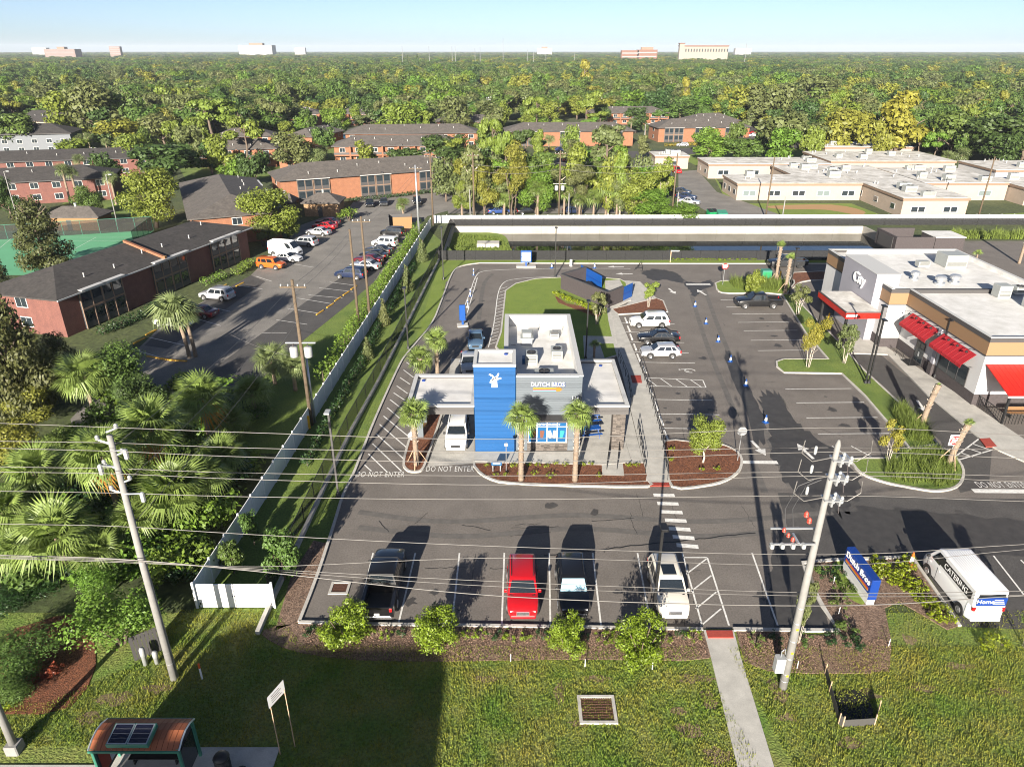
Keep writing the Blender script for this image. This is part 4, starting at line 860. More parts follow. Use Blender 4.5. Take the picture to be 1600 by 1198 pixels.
# patio tables (bright blue) under the canopy
for i,(x,y) in enumerate(((6.9,55.0),(7.1,57.6))):
    t=thing('picnic_table','bright blue picnic table at the front of the patio canopy' if not i else 'bright blue picnic table further under the patio canopy','table',(x,y,.125),.2)
    for k in range(5): MB().box(-.9,.9,-.38+.155*k,-.25+.155*k,.72,.76).build('top_slat','bright_blue',t)
    for sg in (-1,1):
        for k in range(2): MB().box(-.9,.9,sg*.72-.12+.13*k,sg*.72-.01+.13*k,.42,.455).build('seat_slat','bright_blue',t)
        MB().tube([(sg*.65,-.8,0),(sg*.65,-.3,.72)],.03,5).tube([(sg*.65,.8,0),(sg*.65,.3,.72)],.03,5).tube([(sg*.65,-.8,.42),(sg*.65,.8,.42)],.025,5).build('leg','bright_blue',t)
# ------------------------------------------------------------------ burger restaurant
rb = thing('burger_restaurant','white restaurant with a tan band, red awnings and flat white roof','restaurant',(44.2,61,0))
def clad(x0,x1,y0,y1,tag_):
    w_=part('wall','white_wall',rb,(x0,x1,y0,y1,1.2,5.2)); part('brick_base','brown_brick',rb,(x0-.06,x1+.06,y0-.06,y1+.06,0,1.2)); part('tan_band','tan_band',rb,(x0-.05,x1+.05,y0-.05,y1+.05,5.25,6.55)); part('band_trim','dark_grey',rb,(x0-.08,x1+.08,y0-.08,y1+.08,5.15,5.25)); 
    part('parapet','dark_grey',rb,(x0-.08,x0+.2,y0-.08,y1+.08,6.55,7.0),(x1-.2,x1+.08,y0-.08,y1+.08,6.55,7.0),(x0+.2,x1-.2,y0-.08,y0+.2,6.55,7.0),(x0+.2,x1-.2,y1-.2,y1+.08,6.55,7.0))
clad(0,14.8,0,14.6,'front'); clad(-2,14.79,14.7,32,'back')
part('roof','white_roof',rb,(.2,14.6,.2,31.8,6.56,6.6),(-1.8,.19,14.9,31.8,6.56,6.61)); part('parapet_cap','trim_white',rb,(-2.1,-1.75,14.6,32.1,7.0,7.05),(14.55,14.9,-.1,32.1,7.0,7.05),(-1.75,14.55,31.75,32.1,7.0,7.05),(-.1,.22,-.1,14.6,7.0,7.05),(.22,14.55,-.1,.22,7.0,7.05))
part('parapet_lining','white_roof',rb,(14.5,14.58,.25,31.7,6.6,7.0),(.25,14.5,31.7,31.78,6.6,7.0))
tw=part('sign_tower','slate_wall',rb,(-2.9,-1.9,16.8,25.2,0,8.0)); part('tower_cap','trim_white',tw,(-2.95,-.2,16.75,25.25,8.0,8.08)); part('tower_back','white_wall',tw,(-1.88,-.2,16.9,25.1,6.61,7.98))
o=obj('sign_lettering',text_mesh('City',1.75,.08),'letter_white',tw); o.location=(-2.97,20.6,6.4); o.rotation_euler=(R(90),0,R(-90))
for y0,y1 in ((7.6,13.0),(1.2,6.8)):
    n=9; aw=MB(); pr=[(-.06,4.8),(-.68,4.27),(-1.3,3.72),(-1.31,3.42)]
    for a,b in zip(pr[:-1],pr[1:]): aw.quad((a[0],y0,a[1]),(a[0],y1,a[1]),(b[0],y1,b[1]),(b[0],y0,b[1]))
    a_=aw.build('awning','red_cloth',rb); md=a_.modifiers.new('thickness','SOLIDIFY'); md.thickness=.03
    fr=MB()
    for y in (y0+.05,y1-.05): fr.tube([(-.05,y,3.45),(-1.25,y,3.45),(-.06,y,4.7)],.025,5)
    fr.build('awning_frame','black_metal',a_)
    for k in range(1,7): y=y0+(y1-y0)*k/7; MB().tube([(p[0]-.02,y,p[1]+.015) for p in pr],.018,4).build('seam','red_cloth',a_)
    for k in range(4): y=y0+.5+(y1-y0-1)*k/3; MB().tube([(0,y,5.05),(-.5,y,5.2),(-.75,y,5.0)],.025,5).lathe([(.05,0),(.16,-.14),(.15,-.16)],8,(-.75,y,5.0)).build('gooseneck_lamp','black_metal',rb)
dr=part('door','dark_grey',rb,(-.09,-.055,9.2,10.9,0.1,2.6)); part('pane','glass',dr,(-.105,-.092,9.3,10.0,.3,2.45),(-.105,-.092,10.1,10.8,.3,2.45)); part('handle','galvanised',dr,(-.15,-.106,9.97,10.0,.9,1.4),(-.15,-.106,10.1,10.13,.9,1.4))
part('window','glass',rb,(-.09,-.055,1.6,6.4,1.25,3.2)); part('window_frame','dark_grey',rb,*[(-.11,-.05,y,y+.08,1.25,3.2) for y in (1.55,3.1,4.7,6.35)])
part('wall_column','slate_wall',rb,(-.25,-.1,7.0,7.5,1.3,5.1)); part('column_base','brown_brick',rb,(-.34,-.07,6.9,7.6,0,1.3))
cn=part('drive_canopy','red_metal',rb,(-6.9,-2.95,14.0,21.9,3.75,4.45)); part('canopy_top','stained_roof',cn,(-6.75,-3.0,14.15,21.75,4.46,4.5)); part('canopy_edge','dark_grey',cn,(-6.95,-2.95,13.95,14.1,4.45,4.53),(-6.95,-6.8,14.1,21.95,4.45,4.53)); part('menu_lettering','letter_white',cn,(-6.8,-5.6,13.985,13.998,3.95,4.25))
part('canopy_post','black_metal',rb,(-6.6,-6.35,14.4,14.65,0,3.75)); part('canopy_post','black_metal',rb,(-6.6,-6.35,20.9,21.15,0,3.75))
# patio roof with standing seams
pr=MB().quad((.15,-.1,4.35),(15,-.1,4.35),(15,-4.1,3.0),(.15,-4.1,3.0)); pt=pr.build('patio_roof','red_metal',rb); md=pt.modifiers.new('thickness','SOLIDIFY'); md.thickness=.06
for k in range(30): x=.2+k*.5; MB().tube([(x,-.12,4.38),(x,-4.08,3.04)],.04,4).build('seam','red_cloth',pt)
part('gutter','trim_white',pt,(.12,15,-4.2,-4.1,2.86,3.02)); 
for x in (.4,4.2,8,11.8): part('patio_post','black_metal',pt,(x,x+.18,-3.95,-3.77,.1,2.95))
unit(rb,'roof_unit',9.2,11.8,24.2,26.8,6.6,8.2,0); unit(rb,'roof_unit',5.5,6.9,23.6,24.6,6.9,7.6,0); unit(rb,'roof_unit',9.4,12.4,7.5,10.2,6.6,8.3,2); unit(rb,'roof_unit',8.4,9.8,12.5,13.8,6.6,8.0,0); unit(rb,'roof_unit',10.6,11.9,13.0,14.1,6.9,7.7,1)
for x,y,s in ((3.0,19.6,.5),(5.0,17.8,.62),(6.9,18.2,.6)): MB().lathe([(s*.9,0),(s*.9,.2),(s*.55,.22),(s*.55,.5),(s*.95,.55),(s,.85),(s*.75,1.0),(s*.3,1.05)],14).build('exhaust_fan','galvanised',rb,loc=(x,y,6.6))
for y in (4,9): part('roof_drain','black_metal',rb,(.5,.75,y,y+.25,6.6,6.64))
# patio railing, bench
t=thing('patio_railing','black slatted patio railing beneath the red metal roof','railing',(44.6,57,.13))
for k in range(26): MB().box(k*.3,k*.3+.03,-.02,.02,0,1.05).build('baluster','black_metal',t)
MB().box(0,7.8,-.03,.03,1.05,1.1).build('top_rail','black_metal',t)
for k in range(12): MB().box(-.02,.02,.05+.32*k,.08+.32*k,0,1.05).build('baluster','black_metal',t)
MB().box(-.03,.03,.0,3.8,1.05,1.1).build('top_rail','black_metal',t)
t=thing('bench','brown slatted bench on the restaurant patio','bench',(47.5,58.3,.02))
for k in range(4): MB().box(-1.4,1.4,k*.14,k*.14+.11,.44,.48).build('seat_slat','timber_tan',t)
for k in range(3): MB().box(-1.4,1.4,.55,.59,.55+.14*k,.66+.14*k).build('back_slat','timber_tan',t)
for x in (-1.2,1.2): MB().box(x-.03,x+.03,0,.54,0,.44).build('leg','black_metal',t)
t=thing('handrail','short black handrail by the restaurant side door','railing',(42.9,73.2,.13))
MB().tube([(0,0,0),(0,0,.95),(0,-3,.95),(0,-3,0)],.03,5).build('hoop','black_metal',t); MB().tube([(0,-.1,.5),(0,-2.9,.5)],.022,5).build('mid_rail','black_metal',t); MB().tube([(0,-1.5,0),(0,-1.5,.95)],.025,5).build('post','black_metal',t)
MB().box(-.6,.6,-.9,.9,0,.02).build('door_mat','black_plastic',loc=(43.4,71.1,.13),label='black door mat outside the restaurant side door',cat='mat')

# ------------------------------------------------------------------ trash enclosures and dumpsters
def dumpster(loc,rz,m,label,group=None):
    t=thing('dumpster',label,'dumpster',(*loc,.03),rz,group)
    mb=MB().add([(-.95,-.75,.1),(.95,-.75,.1),(.95,.6,.1),(-.95,.6,.1),(-.95,-.95,1.25),(.95,-.95,1.25),(.95,.75,1.6),(-.95,.75,1.6)],[(0,3,2,1),(0,1,5,4),(1,2,6,5),(2,3,7,6),(3,0,4,7),(4,5,6,7)])
    mb.build('bin',m,t)
    for sx in (-1,1): MB().quad((sx*.04,-.97,1.28),(sx*.94,-.97,1.28),(sx*.94,.77,1.63),(sx*.04,.77,1.63)).build('lid',m if m!='green_metal' else 'black_plastic',t); MB().box(sx*.99-.05,sx*.99+.05,-.5,.4,.8,.95).build('fork_pocket',m,t)
    for x in (-.8,.8): MB().cyl((x,-.5,.06),'x',.06,.06,8).build('caster','black_metal',t)
    return t
te=thing('trash_enclosure','dark brick trash enclosure with open blue gates behind the coffee shop','trash enclosure',(*G(911,462),0))
q=[Vector(G(*p)) for p in ((877,452),(948,482),(972,472),(915,440))]; b0=Vector(te.location[:2])
def bwall(a,b,h=2.2):
    a,b=a-b0,b-b0; n=max(2,int((b-a).length/1.2)); wl=MB().strip([tuple(a),tuple(b)],.25,0,h).build('brick_wall','brown_brick',te); MB().strip([tuple(a),tuple(b)],.34,h,h+.1).build('coping','dark_grey',wl)
bwall(q[0],q[1]); bwall(q[1],q[2]); bwall(q[3],q[0])
for a,b in ((q[3],q[3].lerp(q[2],.45)),(q[2],q[2]+Vector((1.6,2.0))),(q[3],q[3]+Vector((-.6,1.6)))):
    g_=MB().strip([tuple(a-b0),tuple(b-b0)],.06,.15,2.1).build('gate','bright_blue',te); MB().strip([tuple(a-b0),tuple(b-b0)],.10,1.0,1.1).build('gate_rail','sign_blue',g_)
c=q[0].lerp(q[2],.42); dumpster((c.x,c.y),.5,'green_metal','green dumpster inside the dark brick enclosure by the coffee shop')
te2=thing('trash_enclosure','dark walled enclosure with a pale lean-to roof behind the restaurant','trash enclosure',(64.5,118,0))
part('block_wall','brown_brick',te2,(0,.25,0,7,0,2.6)); part('block_wall','brown_brick',te2,(.25,6.5,0,.25,0,2.6)); part('block_wall','brown_brick',te2,(.25,6.5,6.75,7,0,2.6)); part('shed','brown_brick',te2,(6.6,11.5,0,4.5,0,2.5)); part('shed_roof','white_roof',te2,(6.5,11.6,-.1,4.6,2.5,2.62)); part('gate','dark_grey',te2,(-.1,-.02,1,6,.2,2.3))
c=G(1112,340); dumpster(c,.15,'green_metal','green dumpster with its lid raised by the school drive'); c=G(1127,342); dumpster(c,.0,'shelter_green','weathered green dumpster with a black lid by the school drive')
t=thing('bin_enclosure','brown timber bin enclosure at the end of the apartment drive','trash enclosure',(*G(608,358),0),.15)
part('timber_panel','timber_tan',t,(.8,4.4,-.1,0,0,2.2)); part('timber_panel','timber_tan',t,(4.3,4.4,.02,3,0,2.2)); part('timber_panel','dark_grey',t,(0,.1,.02,3,0,2.2)); part('timber_panel','dark_grey',t,(0,4.4,3,3.1,0,2.2))
mat('screen_grey',(.10,.105,.11),.6)
# ------------------------------------------------------------------ apartments
WINP = {}
def hip(L, D, ov, z, rise, gable=False):
    i = (D/2+ov) if not gable else 0
    i = min(i, L/2-.5)
    v=[(-ov,-ov,z),(L+ov,-ov,z),(L+ov,D+ov,z),(-ov,D+ov,z),(i-ov,D/2,z+rise),(L+ov-i,D/2,z+rise),(-ov,-ov,z-.18),(L+ov,-ov,z-.18),(L+ov,D+ov,z-.18),(-ov,D+ov,z-.18)]
    return MB().add(v,[(0,1,5,4),(1,2,5),(2,3,4,5),(3,0,4),(6,7,1,0),(7,8,2,1),(8,9,3,2),(9,6,0,3),(9,8,7,6)])
def apartment(p0, p1, D, label, style='bays', wall='brick', roof='roof_shingle', eave=5.1, rise=2.2, fire=(), npair=3, vents=6, gable=False, near=False, end=True, cat='apartment building'):
    a, b = Vector(p0), Vector(p1); L = (b-a).length; ang = math.atan2(b.y-a.y,b.x-a.x)
    t = thing('apartment_building', label, cat, (a.x,a.y,0), ang)
    part('wall', wall, t, (0,L,0,D,0,eave-.05))
    rf = hip(L,D,.7,eave,rise,gable).build('roof',roof,t)
    for x in fire: part('fire_wall','timber_tan' if near else 'dark_grey',rf,(x-.2,x+.2,-.8,D/2,eave+.02,eave+.35) if not near else (x-.2,x+.2,-.85,-.3,eave-.1,eave+.5)); 
    if near:
        for x in fire: MB().add([(x-.22,-.8,eave+.05),(x+.22,-.8,eave+.05),(x+.22,D/2,eave+rise+.12),(x-.22,D/2,eave+rise+.12),(x-.22,-.8,eave+.4),(x+.22,-.8,eave+.4),(x+.22,D/2,eave+rise+.42),(x-.22,D/2,eave+rise+.42)],[(4,5,6,7),(0,1,5,4),(1,2,6,5),(3,0,4,7)]).build('fire_wall','brick',rf)
    r = random.Random(int(L*100))
    for k in range(vents):
        x=L*(.1+.8*(k+.5)/vents)+r.uniform(-.8,.8); y=r.uniform(.2,.75)*D/2; zz=eave+rise*(y+.7)/(D/2+.7)
        MB().lathe([(.07,-.1),(.07,.45),(.11,.45),(.11,.52)],6).build('vent_pipe','trim_white',rf,loc=(x,y,zz))
    part('gutter','trim_white' if near else 'dark_grey',rf,(-.75,L+.75,-.82,-.71,eave-.2,eave-.04))
    if style == 'bays':
        key='bay'
        if key not in WINP:
            WINP[key]=(MB().box(-1.75,1.75,-.22,-.02,.1,4.95).mesh('balcony'), MB().box(-1.85,1.85,-.95,-.02,4.92,5.04).mesh('balcony_roof'), MB().box(-.62,.62,-.26,-.225,0,1.35).mesh('screen'), MB().box(-.8,.8,-.27,-.225,0,.95).mesh('railing_panel'), MB().box(-.06,.06,-.32,-.2,.05,4.95).mesh('post'), MB().box(-1.75,1.75,-.34,-.2,2.42,2.62).mesh('floor_edge'))
        bm,br,sm,rm,pm,fm=WINP[key]
        for k in range(npair):
            for s_ in ((-1.0,1.0) if not near else (-.9,.9)):
                x=L*(k+.5)/npair+s_*1.85
                o=obj('balcony',bm,'screen',t,(x,0,0)); obj('balcony_roof',br,'trim_white',o); obj('floor_edge',fm,'beige_trim',o)
                for z0 in (.35,2.85):
                    for sx in (-.85,.85): obj('glazing',sm,'window_pale' if not near else 'glass',o,(sx,0,z0+.55),sc_=(1,1,.95)); obj('railing_panel',rm,'screen_grey' if not near else 'dark_grey',o,(sx,-.02,z0-.2),sc_=(1,1,.7))
                for sx in (-1.72,0,1.72): obj('post',pm,'beige_trim',o,(sx,0,0))
    else:
        if 'win' not in WINP: WINP['win']=(MB().box(-.85,.85,-.05,-.01,0,1.3).mesh('window'),MB().box(-.75,-.03,-.07,-.05,.1,1.2).box(.03,.75,-.07,-.05,.1,1.2).mesh('pane'))
        n=max(3,int(L/4.3))
        for k in range(n):
            x=L*(k+.5)/n
            for z0 in (.8,3.25): o=obj('window',WINP['win'][0],'trim_white',t,(x,0,z0)); obj('pane',WINP['win'][1],'glass' if r.random()<.5 else 'window_pale',o)
            if style=='porch': part('porch_pier','brick',t,(x+L/n/2-.22,x+L/n/2+.22,-1.5,-1.1,0,eave-.1)); 
        if style=='porch': part('gallery_floor','brick',t,(.0,L,-1.45,-.02,2.35,2.75)); part('gallery_rail','dark_grey',t,(.0,L,-1.42,-1.38,2.75,3.35)); part('gallery_shadow_wall','brick_shade_tone',t,(0,L,-.012,-.002,0,.3))  # duller brick strip at the wall foot paints the shade under the gallery
    if end:
        if 'win' not in WINP: WINP['win']=(MB().box(-.85,.85,-.05,-.01,0,1.3).mesh('window'),MB().box(-.75,-.03,-.07,-.05,.1,1.2).box(.03,.75,-.07,-.05,.1,1.2).mesh('pane'))
        for z0 in (.8,3.25): o=obj('window',WINP['win'][0],'trim_white',t,(0,D*.5,z0),R(-90)); obj('pane',WINP['win'][1],'glass',o)
    return t
apartment((-52.9,78.9),(-43.2,115),11,'long dark roofed brick apartment block beside the tennis court','bays','brick_shade_tone','roof_dark',4.9,1.9,fire=(17.5,),npair=3,near=True)
apartment((-41.5,127.5),(-58,163),14.5,'grey roofed brick block with an orange end wall behind the leafy tree','bays','brick','roof_shingle',5.0,2.4,fire=(20,),npair=3)
apartment((-51,160),(-12.5,178.5),12.5,'long orange brick block facing the drive with paired screened balconies','bays','brick','roof_shingle',5.1,2.6,fire=(23,),npair=3)
apartment((-53,221),(-15,224.5),12,'brick block with arched galleries just behind the long orange block','porch','brick','roof_shingle',5.1,2.4,fire=(20,),npair=3)
apartment((-57,256),(-12,259.5),12,'hip roofed brick block third back from the drive','windows','brick','roof_shingle',5.1,2.4)
apartment((-110,338),(-87,342),12,'distant brick block with galleries left of the tall pine trunks','porch','brick','roof_shingle',5.1,2.4)
apartment((-78,339),(-42,343),12,'distant brick block with galleries behind the yellow green tree','porch','brick','roof_shingle',5.1,2.4)
apartment((-2,263.5),(43,265.5),12.5,'long brick block rising behind the palms in the centre','bays','brick','roof_shingle',5.1,2.4,fire=(24,),npair=3)
apartment((36,343),(71,345),12,'brick gallery block beyond the centre block','porch','brick','roof_shingle',5.1,2.4)
apartment((54,276),(88.5,279.5),13,'brick block with yellow hedge beside the school','bays','brick','roof_shingle',5.1,2.6,npair=3)
apartment((72,300),(92,306),12,'grey hip roof rising behind the brick block near the school','windows','brick','roof_shingle',5.1,2.6,npair=3)
apartment((-90,213.5),(-69,216),11,'brick gallery block half hidden by the pines','porch','brick','roof_shingle',5.1,2.4)
apartment((-66,246),(-60,266),9,'small brick block with galleries behind the tall pine trunks','windows','brick','roof_shingle',5.1,2.2)
apartment((-140,148),(-91,165),12,'dark red brick block beyond the tennis court on the left','windows','brick_shade_tone','roof_dark',5.0,2.2)
apartment((-150,186),(-98,200),12,'low dark roofed block behind the red brick block on the left','windows','brick_shade_tone','roof_dark',4.8,2.0)
apartment((-205,232),(-146,247),14,'pale grey clad apartment block at the left edge','windows',mat('pale_cladding',(.13,.14,.155),.7),'roof_dark',6.2,2.6)
apartment((-196,300),(-160,280),14,'cream gabled apartment block behind the pale grey one','windows','beige_wall','roof_dark',6.0,3.2,gable=True)
apartment((-30,300),(-6,301),11,'brown roofed brick block behind the grey green tree','windows','brick','roof_shingle',5.1,2.2)
apartment((-98,246),(-80,249),10,'orange brick block glimpsed between pines on the left','windows','brick','roof_shingle',5.1,2.2)
# huts
def hut(p,w,d,h,rise,label,wall,roof='roof_shingle',rz=0,cat='hut'):
    t=thing('brick_hut' if wall in ('brick','timber_tan') else 'shed',label,cat,(*p,0),rz); part('wall',wall,t,(0,w,0,d,0,h)); r_=hip(w,d,.5,h+.05,rise).build('roof',roof,t); MB().lathe([(.25,-.3),(.22,.5),(.3,.5),(.3,.6)],8).build('chimney','hvac',r_,loc=(w/2,d/2,h+rise)); part('door','dark_grey',t,(w*.4,w*.4+.9,-.04,-.005,0,2.0)); return t
hut((-42.5,146.5),7,5.5,2.8,1.6,'square brick hut with a pyramid roof beside the apartment drive',mat('tan_brick',(.26,.16,.085),.85,var=.3,vscale=3))
hut((-48.6,147.5),3.2,4,2.7,1.4,'small gabled porch next to the square brick hut','brown_brick')
hut((-88,134),10,5,2.6,1.5,'tan pool house with a grey roof beyond the tennis court','timber_tan',cat='pool house')
hut((-67,212),6,5,2.7,.6,'small brick outbuilding among the pine trunks','brick')
# ------------------------------------------------------------------ school
def flat_block(x0,x1,y0,y1,h,label,win=4,side=0,cat='school building',wall='beige_wall',nu=2):
    t=thing('school_building',label,cat,(x0,y0,0)); W_,D_=x1-x0,y1-y0
    part('wall',wall,t,(0,W_,0,D_,0,h-.5)); part('fascia','beige_trim',t,(-.25,W_+.25,-.25,D_+.25,h-.5,h-.02)); rf=part('roof','stained_roof',t,(-.3,W_+.3,-.3,D_+.3,h-.02,h+.06))
    for k in range(win):
        x=W_*(k+.5)/win; o=part('window','trim_white',t,(x-1.5,x+1.5,-.05,-.004,1.0,2.2)); part('pane','glass' if (k+int(x0))%3 else 'window_pale',o,(x-1.35,x-.1,-.07,-.05,1.1,2.1),(x+.1,x+1.35,-.07,-.05,1.1,2.1))
    for k in range(side):
        y=D_*(k+.5)/side; o=part('window','trim_white',t,(-.05,-.004,y-.9,y+.9,1.0,2.2)); part('pane','glass',o,(-.07,-.05,y-.75,y+.75,1.1,2.1))
    r=random.Random(int(x0*7+y0))
    for k in range(nu):
        x,y=r.uniform(2,W_-4),r.uniform(1,max(1.2,D_-3)); unit(rf,'roof_unit',x,x+r.uniform(1.6,2.8),y,y+r.uniform(1.2,1.9),h+.06,h+r.uniform(.9,1.6),1)
    for k in range(nu*2): x,y=r.uniform(1,W_-1),r.uniform(1,D_-1); MB().lathe([(.09,0),(.09,.5),(.16,.5),(.16,.6)],7).build('vent_pipe','trim_white',rf,loc=(x,y,h+.06))
    return t
flat_block(51,79,164,176,3.8,'long cream school wing beside the curving drive',5,3,nu=2)
flat_block(79.3,92.5,145.8,176,3.9,'cream school wing reaching toward the white fence',2,4,nu=3)
flat_block(92.8,112,164,186,3.9,'cluttered flat school roof behind the projecting wing',2,0,nu=6)
flat_block(68,92.6,176.3,192,3.7,'low school roof crowded with plant in the middle',0,0,nu=5)
flat_block(52,84,194,206,3.8,'cream school wing furthest left beside the brick apartments',4,2,nu=2)
flat_block(85,118,196,216,4.2,'white roofed school hall behind the plant',3,0,nu=4)
flat_block(95,122,225,238,4.4,'stained low gabled school roof by the oaks',2,1,nu=1)
flat_block(112.3,160,158,172,3.8,'cream school wing at the right edge behind the fan palm',6,0,nu=4)
flat_block(119,150,180,196,4.3,'white walled school block at the right behind the roof plant',3,0,nu=3,wall='white_wall')
flat_block(41,50.5,211,220,3.6,'small cream shed building left of the school',1,1,nu=4,cat='shed')
t=thing('box_trailer','white box trailer parked beside the school drive','trailer',(*G(1035,292),0),R(60)); MB().cbox(-4.5,2.8,-1.2,1.2,.8,3.4,.06).build('box','white_wall',t); MB().cbox(2.9,4.6,-1.1,1.1,.5,2.4,.25).build('cab','white_wall',t)
for x in (-3.2,-2.2,3.6):
    for y in (-1,1): MB().cyl((x,y,.48),'y',.48,.28,14).build('wheel','tyre',t)
t=thing('storage_container','white storage container beside the cream shed','container',(*G(1012,276),0),R(85)); MB().cbox(-2.5,2.5,-1.2,1.2,.1,2.7,.04).build('box','white_wall',t)
for k in range(12): MB().box(-2.45+.41*k,-2.25+.41*k,-1.23,-1.201,.2,2.6).build('rib','white_wall',t)
# ------------------------------------------------------------------ houses among the trees and the skyline
hr=random.Random(5); HW=['white_wall','beige_wall','window_pale','white_wall']; HR=['roof_shingle','white_roof','roof_dark','beige_trim']
spots=[(283,170,16),(560,133,16),(680,145,14),(870,122,12),(993,158,22),(1040,168,30),(1105,148,18),(1150,152,16),(1210,150,14),(425,162,18),(470,150,12),(265,135,14),(120,133,12),(330,150,12),(1310,130,12),(1460,120,14),(1410,98,16),(1505,97,18),(1290,92,14),(1120,158,20),(980,150,12),(790,138,12),(1570,150,14),(1340,150,12),(40,178,18),(60,165,14),(1450,185,16),(620,150,12)]
for k,(px,py,w_) in enumerate(spots):
    X,Y=G(px,py+4); wd=max(9,w_*Y/F); t=thing('house','single storey house with a %s roof half hidden among the trees'%['grey','white','dark','tan'][k%4],'house',(X,Y,0),hr.uniform(-.3,.3),'houses among the trees beyond the apartments')
    part('wall',HW[k%4],t,(-wd/2,wd/2,0,8,0,3.6)); hip(wd,8,.5,3.65,1.9,gable=k%3==0).build('roof',HR[k%4],t,loc=(-wd/2,0,0)); part('window','glass',t,(-wd*.3,-wd*.12,-.04,-.005,1.1,2.4),(wd*.1,wd*.28,-.04,-.005,1.1,2.4))
ah=random.Random(77)
for k in range(34):
    Y=ah.uniform(385,950); X=ah.uniform(-.66*Y,.66*Y); wd=ah.uniform(11,18); c_=['grey','white','dark','tan'][k%4]
    t=thing('house','distant house with a %s roof glimpsed through the canopy'%c_,'house',(X,Y,0),ah.uniform(-.4,.4),'distant houses in the canopy')
    part('wall',HW[k%4],t,(-wd/2,wd/2,0,8,0,3.4)); hip(wd,8,.5,3.45,2.2,gable=k%3==0).build('roof',HR[k%4],t,loc=(-wd/2,0,0)); part('window','glass',t,(-wd*.3,-wd*.12,-.04,-.005,1.1,2.4),(wd*.1,wd*.28,-.04,-.005,1.1,2.4))
def tower(px,pyt,wpx,Y,label,wall,floors=4,cap=None,roofm='beige_trim'):
    X=(px-800)*Y/(F*CP+SP*(599-pyt)); z=ht(pyt,Y); w_=wpx*Y/F/1.06; t=thing('distant_building',label,'building',(X,Y,0)); part('wall',wall,t,(-w_/2,w_/2,0,w_*.4,0,z)); fl=max(2,floors) if Y>1500 else 0
    for i in range(fl):
        z0=z*(.45+.55*i/fl); part('window_band','far_grey',t,(-w_*.46,w_*.46,-.6,-.05,z0+z*.02,z0+.22*z/fl))
    if cap: part('roof_block',roofm,t,(-w_*cap,w_*cap,w_*.1,w_*.3,z,z*1.18))
mat('far_pink',(.19,.135,.12),.9); mat('far_white',(.27,.265,.26),.9); mat('far_cream',(.25,.22,.185),.9); mat('far_red',(.17,.085,.06),.9); mat('far_grey',(.22,.22,.22),.8)
for a in ((92,77,46,2300,'pinkish brown office block on the horizon at the far left','far_pink',5,.12),(178,73,16,2600,'small pink block on the horizon','far_pink',4,None),(398,71,50,3400,'wide white hospital block on the horizon','far_white',6,.2),(60,75,22,3400,'white low block behind the pinkish office','far_white',3,None),(468,75,16,3600,'low pale building right of the horizon hospital','far_white',2,None),(851,76,22,3500,'white horizon building with a small rooftop block','far_white',3,.2),(985,79,26,1900,'far building with red brown roofs','far_red',2,None),(1012,78,30,1900,'far building with an orange red roof','far_red',2,.3),(1162,76,24,3400,'white church like building on the horizon','far_white',2,None)):
    tower(*a)
t=thing('distant_building','long cream block with a red tiled roof and corner turret on the horizon','building',((1087-800)*1700/F/1.05*.995,1700,0)); z=ht(73,1700); z1=ht(84,1700)
W2=72*1700/F/1.06; part('wall','far_cream',t,(-W2/2,W2/2,0,20,0,z)); part('roof','far_red',t,(-W2/2-1,W2/2+1,-1,21,z,z+2.2)); part('turret','far_cream',t,(-W2/2-2,-W2/2+8,-2,10,0,z+5)); part('turret_roof','far_red',t,(-W2/2-3,-W2/2+9,-3,11,z+5,z+7))
for k in range(16): part('window','glass',t,(-W2/2+11+6.0*k,-W2/2+13.5+6.0*k,-.4,-.05,z*.72,z*.88))
for k,(px,pt,pb) in enumerate(((786,60,95),(628,72,90),(670,73,92),(706,73,98),(711,73,98),(742,76,92),(750,74,92),(824,78,96),(834,82,96),(853,85,98),(898,84,98),(1167,68,80))):
    Y=1400; x,_,z=onY(px,pt,Y); MB().tube([(0,0,0),(0,0,z)],[.45,.3],6).build('mast','far_grey',loc=(x,Y,0),label='tall thin pale mast rising above the far treetops',cat='mast',group='pale masts above the far treetops')

# ------------------------------------------------------------------ utility poles
LP=(-18.4,28.2); RP=(14.55,27.6)
def insul(mb,c,d): mb.tube([c,(c[0]+d[0]*.5,c[1]+d[1]*.5,c[2]+.04)],[.05,.035],6)
zl=ht(680,28.2)
t=thing('utility_pole','tall pale concrete utility pole in front of the fan palms','utility pole',(*LP,0)); p=MB().tube([(0,0,0),(0,0,zl*.5),(.1,0,zl)],[.215,.175,.13],12).build('pole','concrete_pole',t,True)
for z_ in (1.2,2.0,3.0,4.2): MB().lathe([(.215-.008*z_,-.02),(.222-.008*z_,0),(.215-.008*z_,.02)],12).build('band','galvanised',t,loc=(0,0,z_))
for pyA,dx in ((672,.9),(690,-.9),(710,.9),(728,-.9),(752,.9),(768,-.9)):
    z_=ht(pyA,28.2); sg=1 if dx>0 else -1
    a=MB().tube([(0,0,z_-.1),(dx*.55,0,z_+.1)],[.05,.045],6).build('standoff','galvanised',t); MB().lathe([(.05,0),(.11,.05),(.05,.08),(.11,.13),(.05,.16),(.10,.2),(.03,.26)],8).build('insulator','steel_paint',a,loc=(dx*.55,0,z_+.08))
for pyA,dx in ((703,.75),(727,-.6),(770,1.0)):
    z_=ht(pyA,28.2); c=MB().tube([(0,-.1,z_),(dx,-.2,z_+.1)],.04,5).build('bracket','galvanised',t); MB().lathe([(.09,-.35),(.11,-.3),(.11,.12),(.05,.18)],8).build('cutout','steel_paint',c,loc=(dx,-.2,z_))
t=thing('utility_pole','short wooden stub pole behind the left concrete pole','utility pole',(*G(268,1040),0)); MB().tube([(0,0,0),(0,0,ht(860,29))],[.17,.14],9).build('pole','wood_pole',t,True)
zr=ht(687,27.6)
